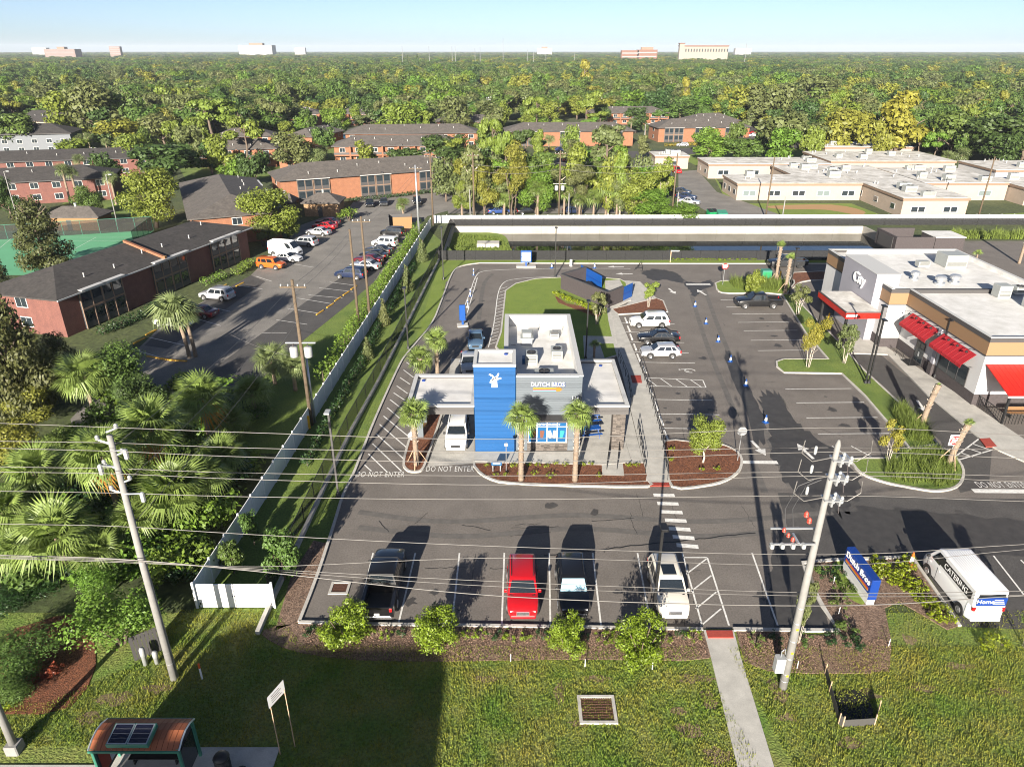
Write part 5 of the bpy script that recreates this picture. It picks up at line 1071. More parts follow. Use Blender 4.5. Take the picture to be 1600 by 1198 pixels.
t=thing('utility_pole','tall pale concrete utility pole carrying switchgear and red insulators','utility pole',(*RP,0)); MB().tube([(0,0,0),(0,0,zr*.5),(.05,0,zr-.25),(.05,0,zr)],[.22,.18,.125,.05],12).build('pole','concrete_pole',t,True)
for z_ in (.6,1.1,2.2,3.4,4.6,5.6): MB().lathe([(.228-.006*z_,-.015),(.235-.006*z_,0),(.228-.006*z_,.015)],12).build('band','galvanised',t,loc=(0,0,z_))
for z_ in (1.0,2.6,4.2): MB().box(-.06,.06,-.236+.006*z_,-.205+.006*z_,z_,z_+.12).build('warning_tag','yellow_plastic',t)
bx=MB().cbox(-.69,-.2,-.22,.22,1.25,2.2,.03).build('meter_box','steel_paint',t); MB().tube([(-.45,0,2.2),(-.45,0,2.6),(-.3,0,2.75),(-.25,0,2.4)],.03,5).build('conduit','galvanised',bx)
for py_ in (716,745,778):
    z_=ht(py_,27.6)
    sg=MB().box(-.1,.75,-.28,.28,z_-.05,z_+.02).box(.2,.28,-.3,.3,z_-.30,z_+.14).box(.55,.63,-.3,.3,z_-.25,z_+.14).build('switch_frame','galvanised',t)
    for k in range(4): MB().lathe([(.05,-.34),(.09,-.28),(.05,-.22),(.09,-.16),(.05,-.1),(.09,-.04),(.04,.05)],7).build('insulator','steel_paint',sg,loc=(.15+.19*k,-.16 if k%2 else .16,z_+.15))
    for sx in (-1,1):
        MB().tube([(sx*.15,-.1,z_+.1),(sx*1.0,-.1,z_-.1),(sx*1.55,-.1,z_+.35),(sx*1.5,-.1,z_+1.0)],.022,5).build('jumper_wire','wire',sg)
    MB().lathe([(.05,-.12),(.07,0),(.07,.22),(.04,.30)],8).build('arrester','steel_paint',sg,loc=(-.95,-.1,z_+.4))
    MB().tube([(.55,-.28,z_-.2),(.62,-.3,z_-.65)],.022,5).build('pull_rod','brown_brick',sg)
z_=ht(838,27.6); fr=MB().box(-2.3,-.1,-.35,-.28,z_-.25,z_-.17).box(-2.1,.3,.35,.42,z_+.15,z_+.23).box(-1.0,-.9,-.35,.42,z_-.2,z_-.1).build('lower_frame','galvanised',t)
for k in range(4): MB().cbox(-2.3+.5*k,-2.12+.5*k,-.5,-.22,z_-.36,z_-.14,.04).build('fuse_box','steel_paint',fr)
for x,zz,s in ((-.75,1.35,.85),(-.55,1.0,.85),(-1.65,.45,.65),(-1.4,.15,.65),(-1.15,-.1,.7)): MB().lathe([(.10*s,-.16*s),(.14*s,-.1*s),(.10*s,-.03*s),(.14*s,.05*s),(.10*s,.12*s),(.04,.2*s)],9).build('red_insulator','red_plastic',fr,loc=(x,-.1,z_+zz))
for x in (-1.6,-1.25): MB().tube([(x,-.1,z_+.6),(x-.15,0,z_+1.6),(x+.3,.1,z_+2.8),(x+.9,0,z_+3.2)],.02,5).build('lead','wire_dark',fr)
# other poles: (base px, top px y, radius, material, arms, label)
POLES=[((487,664),437,.17,'wood_pole','trans','leaning wooden pole with two pale transformers by the apartment drive'),((561,512),358,.16,'wood_pole','','nearer of the two slim wooden poles by the hedge'),((579,508),338,.16,'wood_pole','arm','taller wooden pole beside its twin by the hedge'),((655,372),258,.18,'galvanised','arm','silver metal pole at the corner of the back fence'),((677,352),240,.17,'wood_pole','arm','wooden pole just right of the silver metal pole'),((741,345),238,.16,'wood_pole','arm','wooden pole among the yellow trees behind the back fence'),((873,342),235,.16,'wood_pole','trans','wooden pole with pale transformers behind the pond'),((1049,344),240,.16,'wood_pole','','wooden pole beside the bright vine clad trees'),((1056,343),300,.14,'concrete_pole','','short pale post next to the school drive'),((1196,341),245,.15,'wood_pole','','wooden pole before the school lawn'),((1222,342),308,.13,'concrete_pole','','short pale pole on the school lawn'),((1527,345),245,.16,'wood_pole','arm','wooden pole with braced crossarm right of the school wing'),((735,345),296,.12,'concrete_pole','','pale stub pole behind the fence near the corner'),((888,342),302,.12,'concrete_pole','','pale stub pole right of the transformer pole'),((492,660),560,.12,'galvanised','','silver stay pole against the transformer pole'),((30,350),268,.10,'concrete_pole','lamp','pale lamp post beside the left red brick block'),((185,357),273,.10,'concrete_pole','lamp','pale lamp post at the back of the tennis court'),((790,150),138,.2,'wood_pole','arm','distant wooden pole above the apartments'),((597,172),136,.2,'wood_pole','arm','distant wooden pole behind the gallery block'),((520,165),143,.2,'wood_pole','arm','distant wooden pole before the bamboo hedge'),((372,172),144,.2,'concrete_pole','arm','distant pale pole beside the pines'),((278,142),118,.25,'concrete_pole','arm','distant pale pole in the far trees'),((1005,242),194,.13,'concrete_pole','lamp','pale pole beside the cream shed'),((1165,240),208,.1,'black_metal','','dark thin lamp post by the apartment road')]
for (px,py),pt,r_,m_,arm,lab in POLES:
    X,Y=G(px,py); h=ht(pt,Y); t=thing('utility_pole' if arm!='lamp' else 'lamp_post',lab,'utility pole' if arm!='lamp' else 'lamp post',(X,Y,0)); MB().tube([(0,0,0),(0,0,h)],[r_*1.15,r_*.75],8).build('pole',m_,t,True)
    if arm in ('arm','trans'):
        MB().box(-1.1,1.1,-.06,.06,h-.7,h-.58).build('crossarm','wood_pole',t)
        for x in (-1,-.4,.4,1): MB().lathe([(.04,0),(.08,.08),(.03,.2)],6).build('insulator','steel_paint',t,loc=(x,0,h-.58))
    if arm=='trans':
        zz = h*.52 if px<600 else h*.45
        MB().box(-1.3,1.3,-.07,.07,zz+.9,zz+1.0).build('crossarm','steel_paint',t)
        for x in (-.62,.62): c=MB().lathe([(.33,0),(.36,.05),(.36,.85),(.28,.93),(.1,.96)],12).build('transformer','steel_paint',t,True,loc=(x,-.15,zz-.3)); MB().lathe([(.04,.9),(.07,1.0),(.03,1.25)],6).build('bushing','brown_brick',c)
    if arm=='lamp': MB().tube([(0,0,h-.1),(.5,-.3,h+.1),(1.0,-.5,h+.1)],.04,5).build('arm',m_,t); MB().cbox(.8,1.4,-.65,-.4,h+.05,h+.2,.03).build('lamp_head','steel_paint',t)
# parking lot lamp posts: black, square heads
for px,py,pt,lab in ((1018,986,822,'black lamp post standing beside the cream white SUV'),(529,775,643,'grey lamp post on the grass strip left of the drive'),(638,545,450,'thin dark lamp post on the grass behind the coffee shop drive'),(693,437,356,'thin dark lamp post near the pond corner'),(867,434,356,'black lamp post at the edge of the oval lawn'),(915,562,470,'black lamp post beside the shop between lawn and path'),(1357,600,500,'black lamp post on the grass strip before the restaurant'),(1352,600,478,'second black lamp post of the pair before the restaurant'),(1460,590,500,'black lamp post against the restaurant wall between the awnings'),(1233,460,388,'small dark lamp post behind the young palms')):
    X,Y=G(px,py); h=ht(pt,Y); t=thing('lamp_post',lab,'lamp post',(X,Y,.02)); mm='black_metal' if px not in (529,) else 'dark_grey'
    MB().lathe([(.2,0),(.2,.05),(.12,.4)],10).build('base',mm,t); MB().box(-.07,.07,-.07,.07,.4,h).build('pole',mm,t); MB().cbox(-.2,.2,-.55,.15,h,h+.12,.03).build('lamp_head',mm if px!=529 else 'steel_paint',t)
# street lamp base at the lower left
X,Y=G(25,1172); t=thing('street_lamp','white street lamp post on a square pale base at the lower left','street lamp',(X,Y,0)); MB().cbox(-.32,.32,-.32,.32,0,.55,.05).build('base','concrete_pole',t); MB().tube([(0,0,.5),(0,0,5),(0,0,10)],[.19,.15,.10],12).build('pole','concrete_pole',t,True); MB().tube([(0,0,9.9),(0,-1.5,10.5)],.05,6).build('arm','concrete_pole',t); MB().cbox(-.2,.2,-2.2,-1.4,10.4,10.6,.05).build('lamp_head','steel_paint',t)
# ------------------------------------------------------------------ wires along the road
def wire(pts, Y, label, r_=.020, m_='wire', ext=True, group='overhead wires along the road'):
    P=[onY(x,y,Y) for x,y in pts]
    if ext:
        a,b=Vector(P[0]),Vector(P[1]); P=[tuple(a+(a-b).normalized()*12)]+P; a,b=Vector(P[-1]),Vector(P[-2]); P=P+[tuple(a+(a-b).normalized()*12)]
    return MB().tube(smoothpath(P,6),r_,5).build('overhead_wire',m_,None,True,label=label,cat='wire',group=group)
WX=(0,185,400,800,1290,1600)
for k,(ys,Y,r_) in enumerate((((661,668,676,686,668,680),28.2,.016),((689,692,700,706,699,703),28.6,.016),((700,705,714,722,706,716),27.6,.016),((729,732,739,743,737,744),28.6,.016),((737,740,749,757,743,752),27.6,.016),((767,770,776,780,774,783),28.1,.017),((818,822,835,854,866,850),28.2,.018),((872,878,888,909,926,923),28.2,.016),((869,874,885,871,883,858),28.0,.015),((871,876,890,917,931,929),28.0,.015),((867,873,892,932,946,930),27.8,.026))):
    wire(list(zip(WX,ys)),Y,'%s overhead wire strung between the two concrete poles'%['topmost','second','third','fourth','fifth','sixth','seventh','ninth','eighth','tenth','lowest and thickest'][k],r_,group=None)
# bundled cables left of the pole, and service drops from the wooden pole
def drop(a,b,sag,label,r_=.014,m_='wire'):
    a,b=Vector(a),Vector(b); MB().tube([tuple(a.lerp(b,i/10)-Vector((0,0,sag*4*(i/10)*(1-i/10)))) for i in range(11)],r_,4).build('overhead_wire',m_,None,True,label=label,cat='wire',group='service wires between the left hand poles')
pA=G(487,664); hA=ht(445,pA[1]); pB=G(561,512); hB=ht(362,pB[1]); pC=G(579,508); hC=ht(345,pC[1]); pD=G(655,372); hD=ht(268,pD[1]); pE=G(268,1040)
for k in range(3): drop((LP[0],LP[1],ht(700+60*k,28.2)),(pA[0]+.3*k,pA[1],hA-1.2*k),.5,'service wire from the concrete pole to the transformer pole')
for k in range(2): drop((pA[0],pA[1],hA-.8*k),(pB[0],pB[1],hB-.8*k),.4,'service wire from the transformer pole to the slim poles'); drop((pC[0],pC[1],hC-.8*k),(pD[0],pD[1],hD-.8*k),.5,'service wire from the slim poles to the back fence corner')
pF,pG,pH=G(741,345),G(873,342),G(1049,344)
for k in range(2): drop((*pF,6-1.2*k+5),(*pG,6+5-1.2*k),.8,'service wire behind the pond trees',.03); drop((*pG,11-1.2*k),(*pH,11-1.2*k),.8,'service wire behind the pond by the school',.03)
drop((pA[0],pA[1],hA*.5),(-30,70,4),.4,'service wire from the transformer pole to the apartments')
# ------------------------------------------------------------------ signs, kiosks, cones, street furniture
def round_sign(px,py,pyc,label,face,txt=None,shape=24,s=.42,back=False):
    X,Y=G(px,py); h=ht(pyc,Y); t=thing('road_sign',label,'sign',(X,Y,.1)); MB().tube([(0,0,0),(0,0,h+.2)],.035,6).build('post','galvanised',t)
    n=shape; pts=[(s*math.cos(2*math.pi*(k+.5)/n),s*math.sin(2*math.pi*(k+.5)/n)) for k in range(n)]
    mm=MB().prism(pts,0,.02); p=MB().add([(x,-z,y) for x,y,z in mm.v],mm.f).build('panel',face,t,loc=(0,-.045,h))
    if txt:
        mm=MB().prism([(x*.72,y*.2) for x,y in ((-s/.5*.45,-.5),(s/.5*.45,-.5),(s/.5*.45,.5),(-s/.5*.45,.5))],0,.008)
        MB().box(-s*.72,s*.72,-.032,-.022,-.09,.09).build('white_bar','letter_white',p)
        for k,(w_,z_) in enumerate(txt): o=obj('lettering',text_mesh(w_,.20,.003),'letter_white',p); o.location=(0,-.025,z_); o.rotation_euler=(R(90),0,0)
    return t
t=round_sign(1480,728,689,'square white DO NOT ENTER sign with a red disc by the leaning palm','sign_red',(('DO NOT',.20),('ENTER',-.2)))
p=[c for c in t.children if c.name.startswith('panel')][0]; MB().box(-.48,.48,.002,.02,-.48,.48).build('backing','letter_white',p)
round_sign(1129,446,417,'round white and red NO ENTRY style sign on the planted island by the pond drive','sign_red',(('DO NOT',.2),('ENTER',-.2)),s=.46)
round_sign(1152,721,675,'grey back of an octagonal stop sign at the mulch island tip','sign_back',None,8,.42); round_sign(648,727,682,'grey back of an octagonal stop sign beside the drive-through palm','sign_back',None,8,.42)
round_sign(791,737,696,'thin pole with a small pale sign before the blue tower','sign_back',None,4,.2)
t=thing('small_sign','small blue sign board in the mulch before the blue tower','sign',(*G(776,738),.12)); MB().box(-.42,.42,-.02,.02,.55,.9).build('panel','poster_blue',t); MB().box(-.3,.3,-.026,-.021,.68,.78).build('lettering','letter_white',t)
for x in (-.3,.3): MB().box(x-.03,x+.03,-.02,.02,0,.55).build('post','steel_paint',t)
def cone(px,py,label,group,m='bright_blue',h=.78,mid='letter_white'):
    X,Y=G(px,py); t=thing('traffic_cone',label,'traffic cone',(X,Y,.015),rnd.uniform(0,1),group); MB().cbox(-.24,.24,-.24,.24,0,.05,.02).build('base',m,t); MB().lathe([(.17,.05),(.13,.3*h),(.125,.3*h)],10).build('cone_lower',m,t); MB().lathe([(.13,.3*h),(.085,.68*h)],10).build('collar',mid,t); MB().lathe([(.085,.68*h),(.05,h),(.035,h)],10).build('cone_tip',m,t)
for k,(px,py) in enumerate(((1086,479),(1103,506),(1122,534),(1141,565),(1165,603),(1196,660))): cone(px,py,'%s blue and white cone along the parking aisle, counted from the pond'%['first','second','third','fourth','fifth','sixth'][k],'blue and white cones down the aisle')
cone(862,419,'blue and white cone on the lane line near the oval lawn','lane cones'); cone(929,419,'blue and white cone on the lane line nearer the trash enclosure','lane cones')
cone(1422,884,'orange traffic cone with white bands beside the catering van',None,'orange_plastic',1.1)
def kiosk(px,py,w_,h,label,screens,rz=0):
    X,Y=G(px,py); t=thing('menu_board',label,'menu board',(X,Y,.02),rz); MB().cbox(-w_*.9,w_*.9,-.6,.6,0,.16,.03).build('plinth','kerb_concrete',t); MB().box(-.12,.12,-.08,.08,.16,.8).build('post','bright_blue',t); b=MB().cbox(-w_/2,w_/2,-.14,.14,.75,h,.05).build('cabinet','bright_blue',t)
    for k in range(screens): z0=.9+(h-1.05)*k/screens; MB().box(-w_*.4,w_*.4,-.155,-.142,z0,z0+(h-1.05)/screens-.1).build('screen','letter_white',b)
kiosk(822,417,1.7,2.6,'blue menu board with two white screens beside the pond lane',2); kiosk(723,509,.75,2.7,'slim blue order kiosk on a white pad in the double lane',0,.15)
for px,py,lab in ((740,430,'blue and white marker post at the bend of the double lane'),(735,463,'blue and white marker post half way along the lane divider'),(731,480,'white marker post just behind the order kiosk'),(892,416,'white marker box beside the pond lane'),(728,500,'blue lane post next to the order kiosk')):
    X,Y=G(px,py); t=thing('lane_marker',lab,'lane marker',(X,Y,.02)); MB().cbox(-.2,.2,-.2,.2,0,.08,.02).build('base','bright_blue' if 'blue' in lab else 'letter_white',t); MB().tube([(0,0,.08),(0,0,1.05)],.07 if 'box' not in lab else .2,8).build('tube','letter_white',t); MB().lathe([(.075,0),(.075,.22)],8).build('band','bright_blue',t,loc=(0,0,.6))
X,Y=G(1000,422); t=thing('barrier_frame','dark folding frame standing in the pond lane','barrier',(X,Y,.02)); MB().tube([(-.9,0,0),(.1,0,1.4),(.4,0,0)],.05,5).tube([(-.5,.5,0),(.1,0,1.4)],.04,5).build('frame','black_metal',t); MB().box(-.8,.3,-.02,.02,.35,.45).build('brace','black_metal',t)
X,Y=G(1047,412); t=thing('utility_sign','small pale post and cross sign on the pond verge','sign',(*G(1047,410),0)); MB().box(-.06,.06,-.05,.05,0,2).build('post','stake',t); MB().box(0,1.3,-.04,.04,1.8,1.95).build('arm','letter_white',t)
# wheel stops beside the walkway, and hand rails
for k,(px,py) in enumerate(((975,501),(979,514),(983,527),(989,543),(994,559),(1003,578),(1013,612),(1021,635),(1029,658),(1036,681))):
    X,Y=G(px,py); MB().cbox(-.09,.09,-.9,.9,0,.15,.03).build('wheel_stop','paint_white',loc=(X+.25,Y,.013),label='white wheel stop at the head of a bay along the walkway',cat='wheel stop',group='white wheel stops along the walkway')
def railing(path,label,h=1.0,step=1.5,z=.13):
    t=thing('handrail',label,'railing',(path[0][0],path[0][1],z)); b0=Vector(path[0]); 
    for a,b in zip(path[:-1],path[1:]):
        A,B=Vector(a)-b0,Vector(b)-b0; n=max(1,round((B-A).length/step))
        for k in (h,h*.55): MB().tube([(A.x,A.y,k),(B.x,B.y,k)],.028,5).build('rail','black_metal',t)
        for i in range(n+1): c=A.lerp(B,i/n); MB().tube([(c.x,c.y,0),(c.x,c.y,h)],.028,5).build('post','black_metal',t)
railing(GP([(1000,575),(1014,618),(1033,690),(1043,752)]),'long black handrail down the right side of the walkway'); railing(GP([(996,672),(1008,742)]),'black handrail at the foot of the walkway ramp'); railing(GP([(966,560),(981,600),(987,635)]),'black handrail beside the patio canopy')
railing(GP([(948,735),(952,705)]),'first of two small black bike racks on the patio',.8,1.2); railing(GP([(964,735),(967,705)]),'second of two small black bike racks on the patio',.8,1.2)
for px,py,lab in ((1293,505,'yellow bollard beside the red drive canopy'),(1218,437,'yellow bollard behind the young palms'),(484,670,'yellow guy wire guard near the white fence'),(467,690,'second yellow guy wire guard near the white fence')):
    X,Y=G(px,py); t=thing('bollard',lab,'bollard',(X,Y,0)); MB().lathe([(.11,0),(.11,1.25),(.08,1.33),(.03,1.36)],10).build('post','yellow_plastic',t); MB().lathe([(.115,0),(.115,.08)],10).build('collar','black_plastic',t)
X,Y=G(1195,440); t=thing('utility_cabinet','green utility cabinet among the grasses by the young palms','cabinet',(X,Y,.1)); MB().cbox(-.7,.7,-.6,.6,0,1.7,.05).build('body','shelter_green',t); MB().box(-.6,.6,-.615,-.6,.15,1.5).build('door','green_metal',t)
# monument sign
X,Y=G(1360,947); h=ht(907,Y); t=thing('monument_sign','blue monument sign reading Dutch Bros on a pale plinth','sign',(X,Y,.05),R(3)); MB().box(-.24,.24,.1,3.2,0,.45).build('plinth','white_wall',t)
h=1.95; b=MB().cbox(-.28,.28,0,3.3,.45,h,.05).build('cabinet','sign_blue',t); MB().box(-.295,-.285,.08,3.2,.45,.85).build('lower_panel','trim_white',b)
o=obj('lettering',text_mesh('Dutch Bros',.62,.02),'letter_white',b); o.location=(-.305,1.65,1.58); o.rotation_euler=(R(90),0,R(-90))
for k,m_ in enumerate(('letter_yellow','letter_orange','letter_red')): MB().box(-.30,-.286,.25,3.05,.98+.075*k,1.05+.075*k).build('stripe',m_,b)
# bus shelter
t=thing('bus_shelter','green bus shelter with a red slatted roof and solar panels','bus shelter',(-17.05,22.75,.05))
for k in range(16):
    x=-2.0+.25*k; m=MB(); pr=[(-.85,2.42),(-.45,2.62),(0,2.70),(.45,2.62),(.85,2.42)]
    for a,b in zip(pr[:-1],pr[1:]): m.quad((x+.01,a[0],a[1]),(x+.24,a[0],a[1]),(x+.24,b[0],b[1]),(x+.01,b[0],b[1]))
    o=m.build('roof_board','shelter_roof',t); md=o.modifiers.new('thickness','SOLIDIFY'); md.thickness=.03
for x in (-2.05,2.05): MB().tube([(x,p[0],p[1]-.02) for p in pr],.04,5).build('roof_edge','galvanised',t)
for y in (-.86,.86): MB().box(-2.05,2.05,y-.05,y+.05,2.3,2.4).build('roof_beam','shelter_green',t)
for x in (-1.95,1.95):
    for y in (-.75,.75): MB().box(x-.06,x+.06,y-.06,y+.06,0,2.45).build('post','shelter_green',t)
MB().box(-1.9,1.9,.72,.74,.2,2.1).build('back_glass','car_glass',t); ap=MB().box(-1.98,-1.92,-.65,.65,.3,2.0).build('advert_panel','dark_grey',t); MB().box(-1.915,-1.90,-.55,.1,.5,1.8).build('advert_print','letter_red',ap); MB().box(-1.915,-1.90,.12,.5,.5,1.5).build('advert_print','letter_white',ap)
MB().box(1.92,1.94,-.65,.65,.3,2.0).build('side_glass','car_glass',t)
sp=MB().cbox(-1.15,.75,-.5,.55,2.72,2.95,.02).build('panel_box','shelter_green',t); sp.rotation_euler=(R(8),0,0)
for x in (-1.1,-.18): 
    f=MB().box(x,x+.88,-.46,.5,2.952,2.975).build('panel_frame','galvanised',sp); MB().box(x+.05,x+.83,-.41,.45,2.977,2.985).build('solar_cell','solar_cell',f)
    for k in range(3): MB().box(x+.05,x+.83,-.2+.22*k,-.192+.22*k,2.986,2.989).build('cell_line','steel_paint',f)
be=MB().box(-1.2,1.2,.2,.6,.42,.47).build('bench_seat','black_metal',t)
for x in (-1.0,1.0): MB().box(x-.03,x+.03,.25,.55,0,.42).build('bench_leg','black_metal',t)
struct('shelter_pad', MB().box(-20,-11.4,21.0,23.95,-.05,.055), 'concrete')
t=thing('litter_bin','round black litter bin with a hooded lid beside the bus shelter','litter bin',(-13.6,22.6,.055)); MB().lathe([(.32,0),(.36,.1),(.36,.95),(.30,1.0)],14).build('bin','black_plastic',t,True); MB().lathe([(.38,1.0),(.38,1.06),(.28,1.2),(.1,1.25)],14).build('lid','black_metal',t,True)
t=thing('tyre_planter','black tyre lying beside the litter bin','tyre',(-12.8,22.5,.055)); MB().lathe([(.2,0),(.33,.02),(.36,.1),(.33,.18),(.2,.2),(.19,.1)],16).build('tread','tyre',t,True)
# yard sign
Xa,Ya=G(438,1178); Xb,Yb=G(461,1166); t=thing('yard_sign','tilted white yard sign on two thin stakes in the shaded lawn','sign',(Xa,Ya,0)); d=Vector((Xb-Xa,Yb-Ya)); hh=ht(1098,Ya)
MB().tube([(0,0,0),(0,0,hh+.2)],.025,5).build('stake','stake',t); MB().tube([(d.x,d.y,0),(d.x,d.y,hh+.4)],.025,5).build('stake','stake',t)
pn=MB().add([(-.02,-.15,hh-.2),(d.x-.08,d.y+.25,hh+.0),(d.x-.08,d.y+.25,hh+.75),(-.02,-.15,hh+.5),(-.02,-.12,hh-.2),(d.x-.08,d.y+.28,hh+.0),(d.x-.08,d.y+.28,hh+.75),(-.02,-.12,hh+.5)],[(0,1,2,3),(7,6,5,4),(0,4,5,1),(1,5,6,2),(2,6,7,3),(3,7,4,0)]).build('board','white_wall',t)
for k in range(4): 
    f=lambda u,v:(-.02+(d.x-.06)*u,-.155+(d.y+.4)*u,hh-.2+.2*u+(.70+.05*u)*v); v0=.2+.18*k; MB().quad(f(.2,v0),f(.8-.1*(k%2),v0),f(.8-.1*(k%2),v0+.06),f(.2,v0+.06)).build('print_line','dark_grey',pn)
# pedestals, markers, silt fence, cable cabinet
for px,py,h,lab in ((228,1038,1.25,'taller pale cable pedestal by the leaning panel'),(246,1036,.9,'shorter pale cable pedestal beside the concrete pole')):
    X,Y=G(px,py); t=thing('cable_pedestal',lab,'pedestal',(X,Y,0)); MB().lathe([(.13,0),(.13,h*.55),(.145,h*.56),(.145,h*.9),(.10,h)],10).build('tube','steel_paint',t,True); MB().lathe([(.15,0),(.15,.03)],10).build('band','galvanised',t,loc=(0,0,h*.55))
X,Y=G(238,1022); t=thing('fence_panel','dark weathered timber fence panel half covered by vines','fence panel',(X,Y,0),R(35))
for k in range(9): MB().box(-.9+.2*k,-.72+.2*k,-.02,.02,.05,1.75).build('slat','dark_grey',t)
MB().box(-.95,.95,.02,.06,1.4,1.5).build('rail','dark_grey',t)
X,Y=G(316,1060); t=thing('marker_post','white marker post with an orange top on the lawn','marker',(X,Y,0)); MB().lathe([(.05,0),(.05,.8)],8).build('post','letter_white',t); MB().lathe([(.055,.8),(.055,1.1),(.03,1.13)],8).build('cap','orange_plastic',t)
pts=GP([(1289,1052),(1296,1080),(1310,1130),(1316,1135),(1366,1132),(1372,1110)])
t=thing('silt_fence','sagging black silt fence around a dark pit in the lawn','silt fence',(*pts[0],0)); b0=Vector(pts[0]); pl=[tuple(Vector(p)-b0) for p in pts]
for a,b in zip(pl[:-1],pl[1:]): MB().strip([a,b],.02,0,.55+rnd.uniform(-.1,.1)).build('fabric',mat('silt',(.05,.048,.045),.9),t)
for p in pl: MB().box(p[0]-.025,p[0]+.025,p[1]-.025,p[1]+.025,0,.75).build('stake','stake',t)
MB().sheet([tuple(Vector(p)-b0) for p in smoothpath(GP([(1299,1085),(1313,1126),(1362,1124),(1358,1095),(1340,1078),(1315,1078)]),3,True)],.03).build('pit','tar',t)
for px,py in ((1388,1010),(1310,960),(1259,930),(1245,1045),(798,1034),(914,1042),(1019,1046),(1302,912)):
    X,Y=G(px,py); MB().tube([(0,0,0),(0,0,.55)],.022,4).build('irrigation_stake','letter_white',loc=(X,Y,.04),label='thin white irrigation stake at the edge of a mulch bed',cat='stake',group='white irrigation stakes in the mulch')
# unseen block inferred behind the viewpoint, outline shaped to shade the front lawn
t=thing('lawn_shade_block','plain office building across the road shading the lawn','building',(-27.4,-14,0)); 
mm=MB().prism([(0,0),(14.3,0),(14.3,12.7),(14.15,13.4),(13.8,13.9),(13.2,14.3),(12.4,14.5),(3,14.5),(3,14.9),(0,14.9)],0,9); MB().add([(x,-z,y) for x,y,z in mm.v],mm.f).build('wall','beige_wall',t)
for k in range(4):
    for i in range(4): part('window','glass',t,(1+3.1*i,3.2+3.1*i,.005,.04,1.2+3.2*k,2.8+3.2*k))

# ------------------------------------------------------------------ planting near the shops
palm_px(814,752,655,62,'fan palm standing before the blue tower',nf=26,mt='frond',tr=.2,z0=.1); palm_px(898,753,650,56,'fan palm before the drinks poster at the shop corner',nf=26,mt='frond',tr=.2,z0=.1); palm_px(651,728,648,60,'staked fan palm at the end of the drive-through lane',nf=26,mt='frond',tr=.2,braces=True,z0=.1)
palm_px(659,603,560,54,'nearer of two fan palms behind the drive-through canopy',nf=24,tr=.2); palm_px(684,592,532,48,'farther of two fan palms behind the drive-through canopy',nf=24,tr=.2)
palm_px(928,560,541,22,'tiny young palm in the path corner beside the shop',nf=14,tr=.12,lo=10,z0=.1)
palm_px(1211,443,386,22,'taller young palm with a tuft of fronds on the planted island',nf=12,tr=.2,lo=10,z0=.1,braces=True); palm_px(1226,459,405,22,'shorter young palm with a tuft of fronds on the planted island',nf=12,tr=.2,lo=10,z0=.1,braces=True)
palm_px(1438,672,603,10,'young palm almost without fronds beside the restaurant lane',nf=6,tr=.22,lo=40,z0=.1,braces=True,lean=(.5,0)); palm_px(1482,728,664,24,'leaning young palm on braces at the island by the DO NOT ENTER sign',nf=10,tr=.22,lo=20,z0=.1,braces=True,lean=(.6,0))
palm_px(1524,411,397,18,'small low palm behind the restaurant parapet',nf=12,tr=.1,lo=0); palm_px(1592,412,345,24,'palm trunk rising on the far right island',nf=10,tr=.2)
# island and bed trees
tree_px(1013,481,441,30,'sparse','leaf_holly','small multi-stemmed tree in the orange mulch triangle',dense=1,bark='bark_pale',lift=.1)
tree_px(932,508,456,36,'sparse','leaf_olive','young staked tree on the lawn beside the trash enclosure',dense=1,bark='bark_pale',lift=.1)
tree_px(1098,724,650,60,'round','leaf_holly','dense yellow green holly in the mulch bed beside the handrail',dense=2,bark='bark_pale',lift=.1)
tree_px(1177,462,418,32,'round','leaf_holly','yellow leafed young tree on the planted island',dense=1,bark='bark_pale',lift=.1)
tree_px(1262,575,496,52,'sparse','leaf_gold','golden yellow young tree at the parking island nose',dense=2,bark='bark_pale',lift=.1)
tree_px(1246,493,445,40,'sparse','leaf_olive','thin olive young tree on the grass strip by the black pickup',dense=1,bark='bark_pale',lift=.1); tree_px(1319,569,506,44,'sparse','leaf_olive','thin olive young tree on the grass strip before the restaurant',dense=1,bark='bark_pale',lift=.1)
tree_px(1386,724,662,44,'sparse','leaf_gold','small golden olive tree at the tip of the grassy island',dense=1,bark='bark_pale',lift=.1); tree_px(1247,1005,900,34,'sparse','leaf_olive','nearly bare multi-stemmed tree beside the switchgear pole',dense=1,bark='bark_pale'); tree_px(1600,1010,925,46,'sparse','leaf_green','young green tree at the right edge behind the van',dense=1,bark='bark_pale')
for px,py,pt,w_,lab in ((542,1003,938,66,'large yellow green shrub hiding the black pickup tailgate'),(684,1007,944,60,'large yellow green shrub in the empty bay second from the left'),(884,1018,957,50,'large yellow green shrub in front of the black SUV'),(1001,1025,960,66,'large yellow green shrub left of the cream white SUV')):
    X,Y=G(px,py); h=ht(pt,Y)*1.03; dep=Y*CP+(H-h*.5)*SP; shrub((X,Y),w_*dep/F*1.42,h*.9,'leaf_shrub',lab,6000,.022,'ball')
for k in range(26):
    px=482+24.2*k+rnd.uniform(-5,5)
    if 1094<px<1160: continue
    X,Y=G(px,991+rnd.uniform(-2,4)+px*.006); shrub((X,Y),rnd.uniform(.7,1.1),rnd.uniform(.45,.7),'leaf_shrub' if k%3 else 'leaf_deep','low green shrub in the row behind the front kerb',260,.06,'low',group='low shrubs along the front kerb')
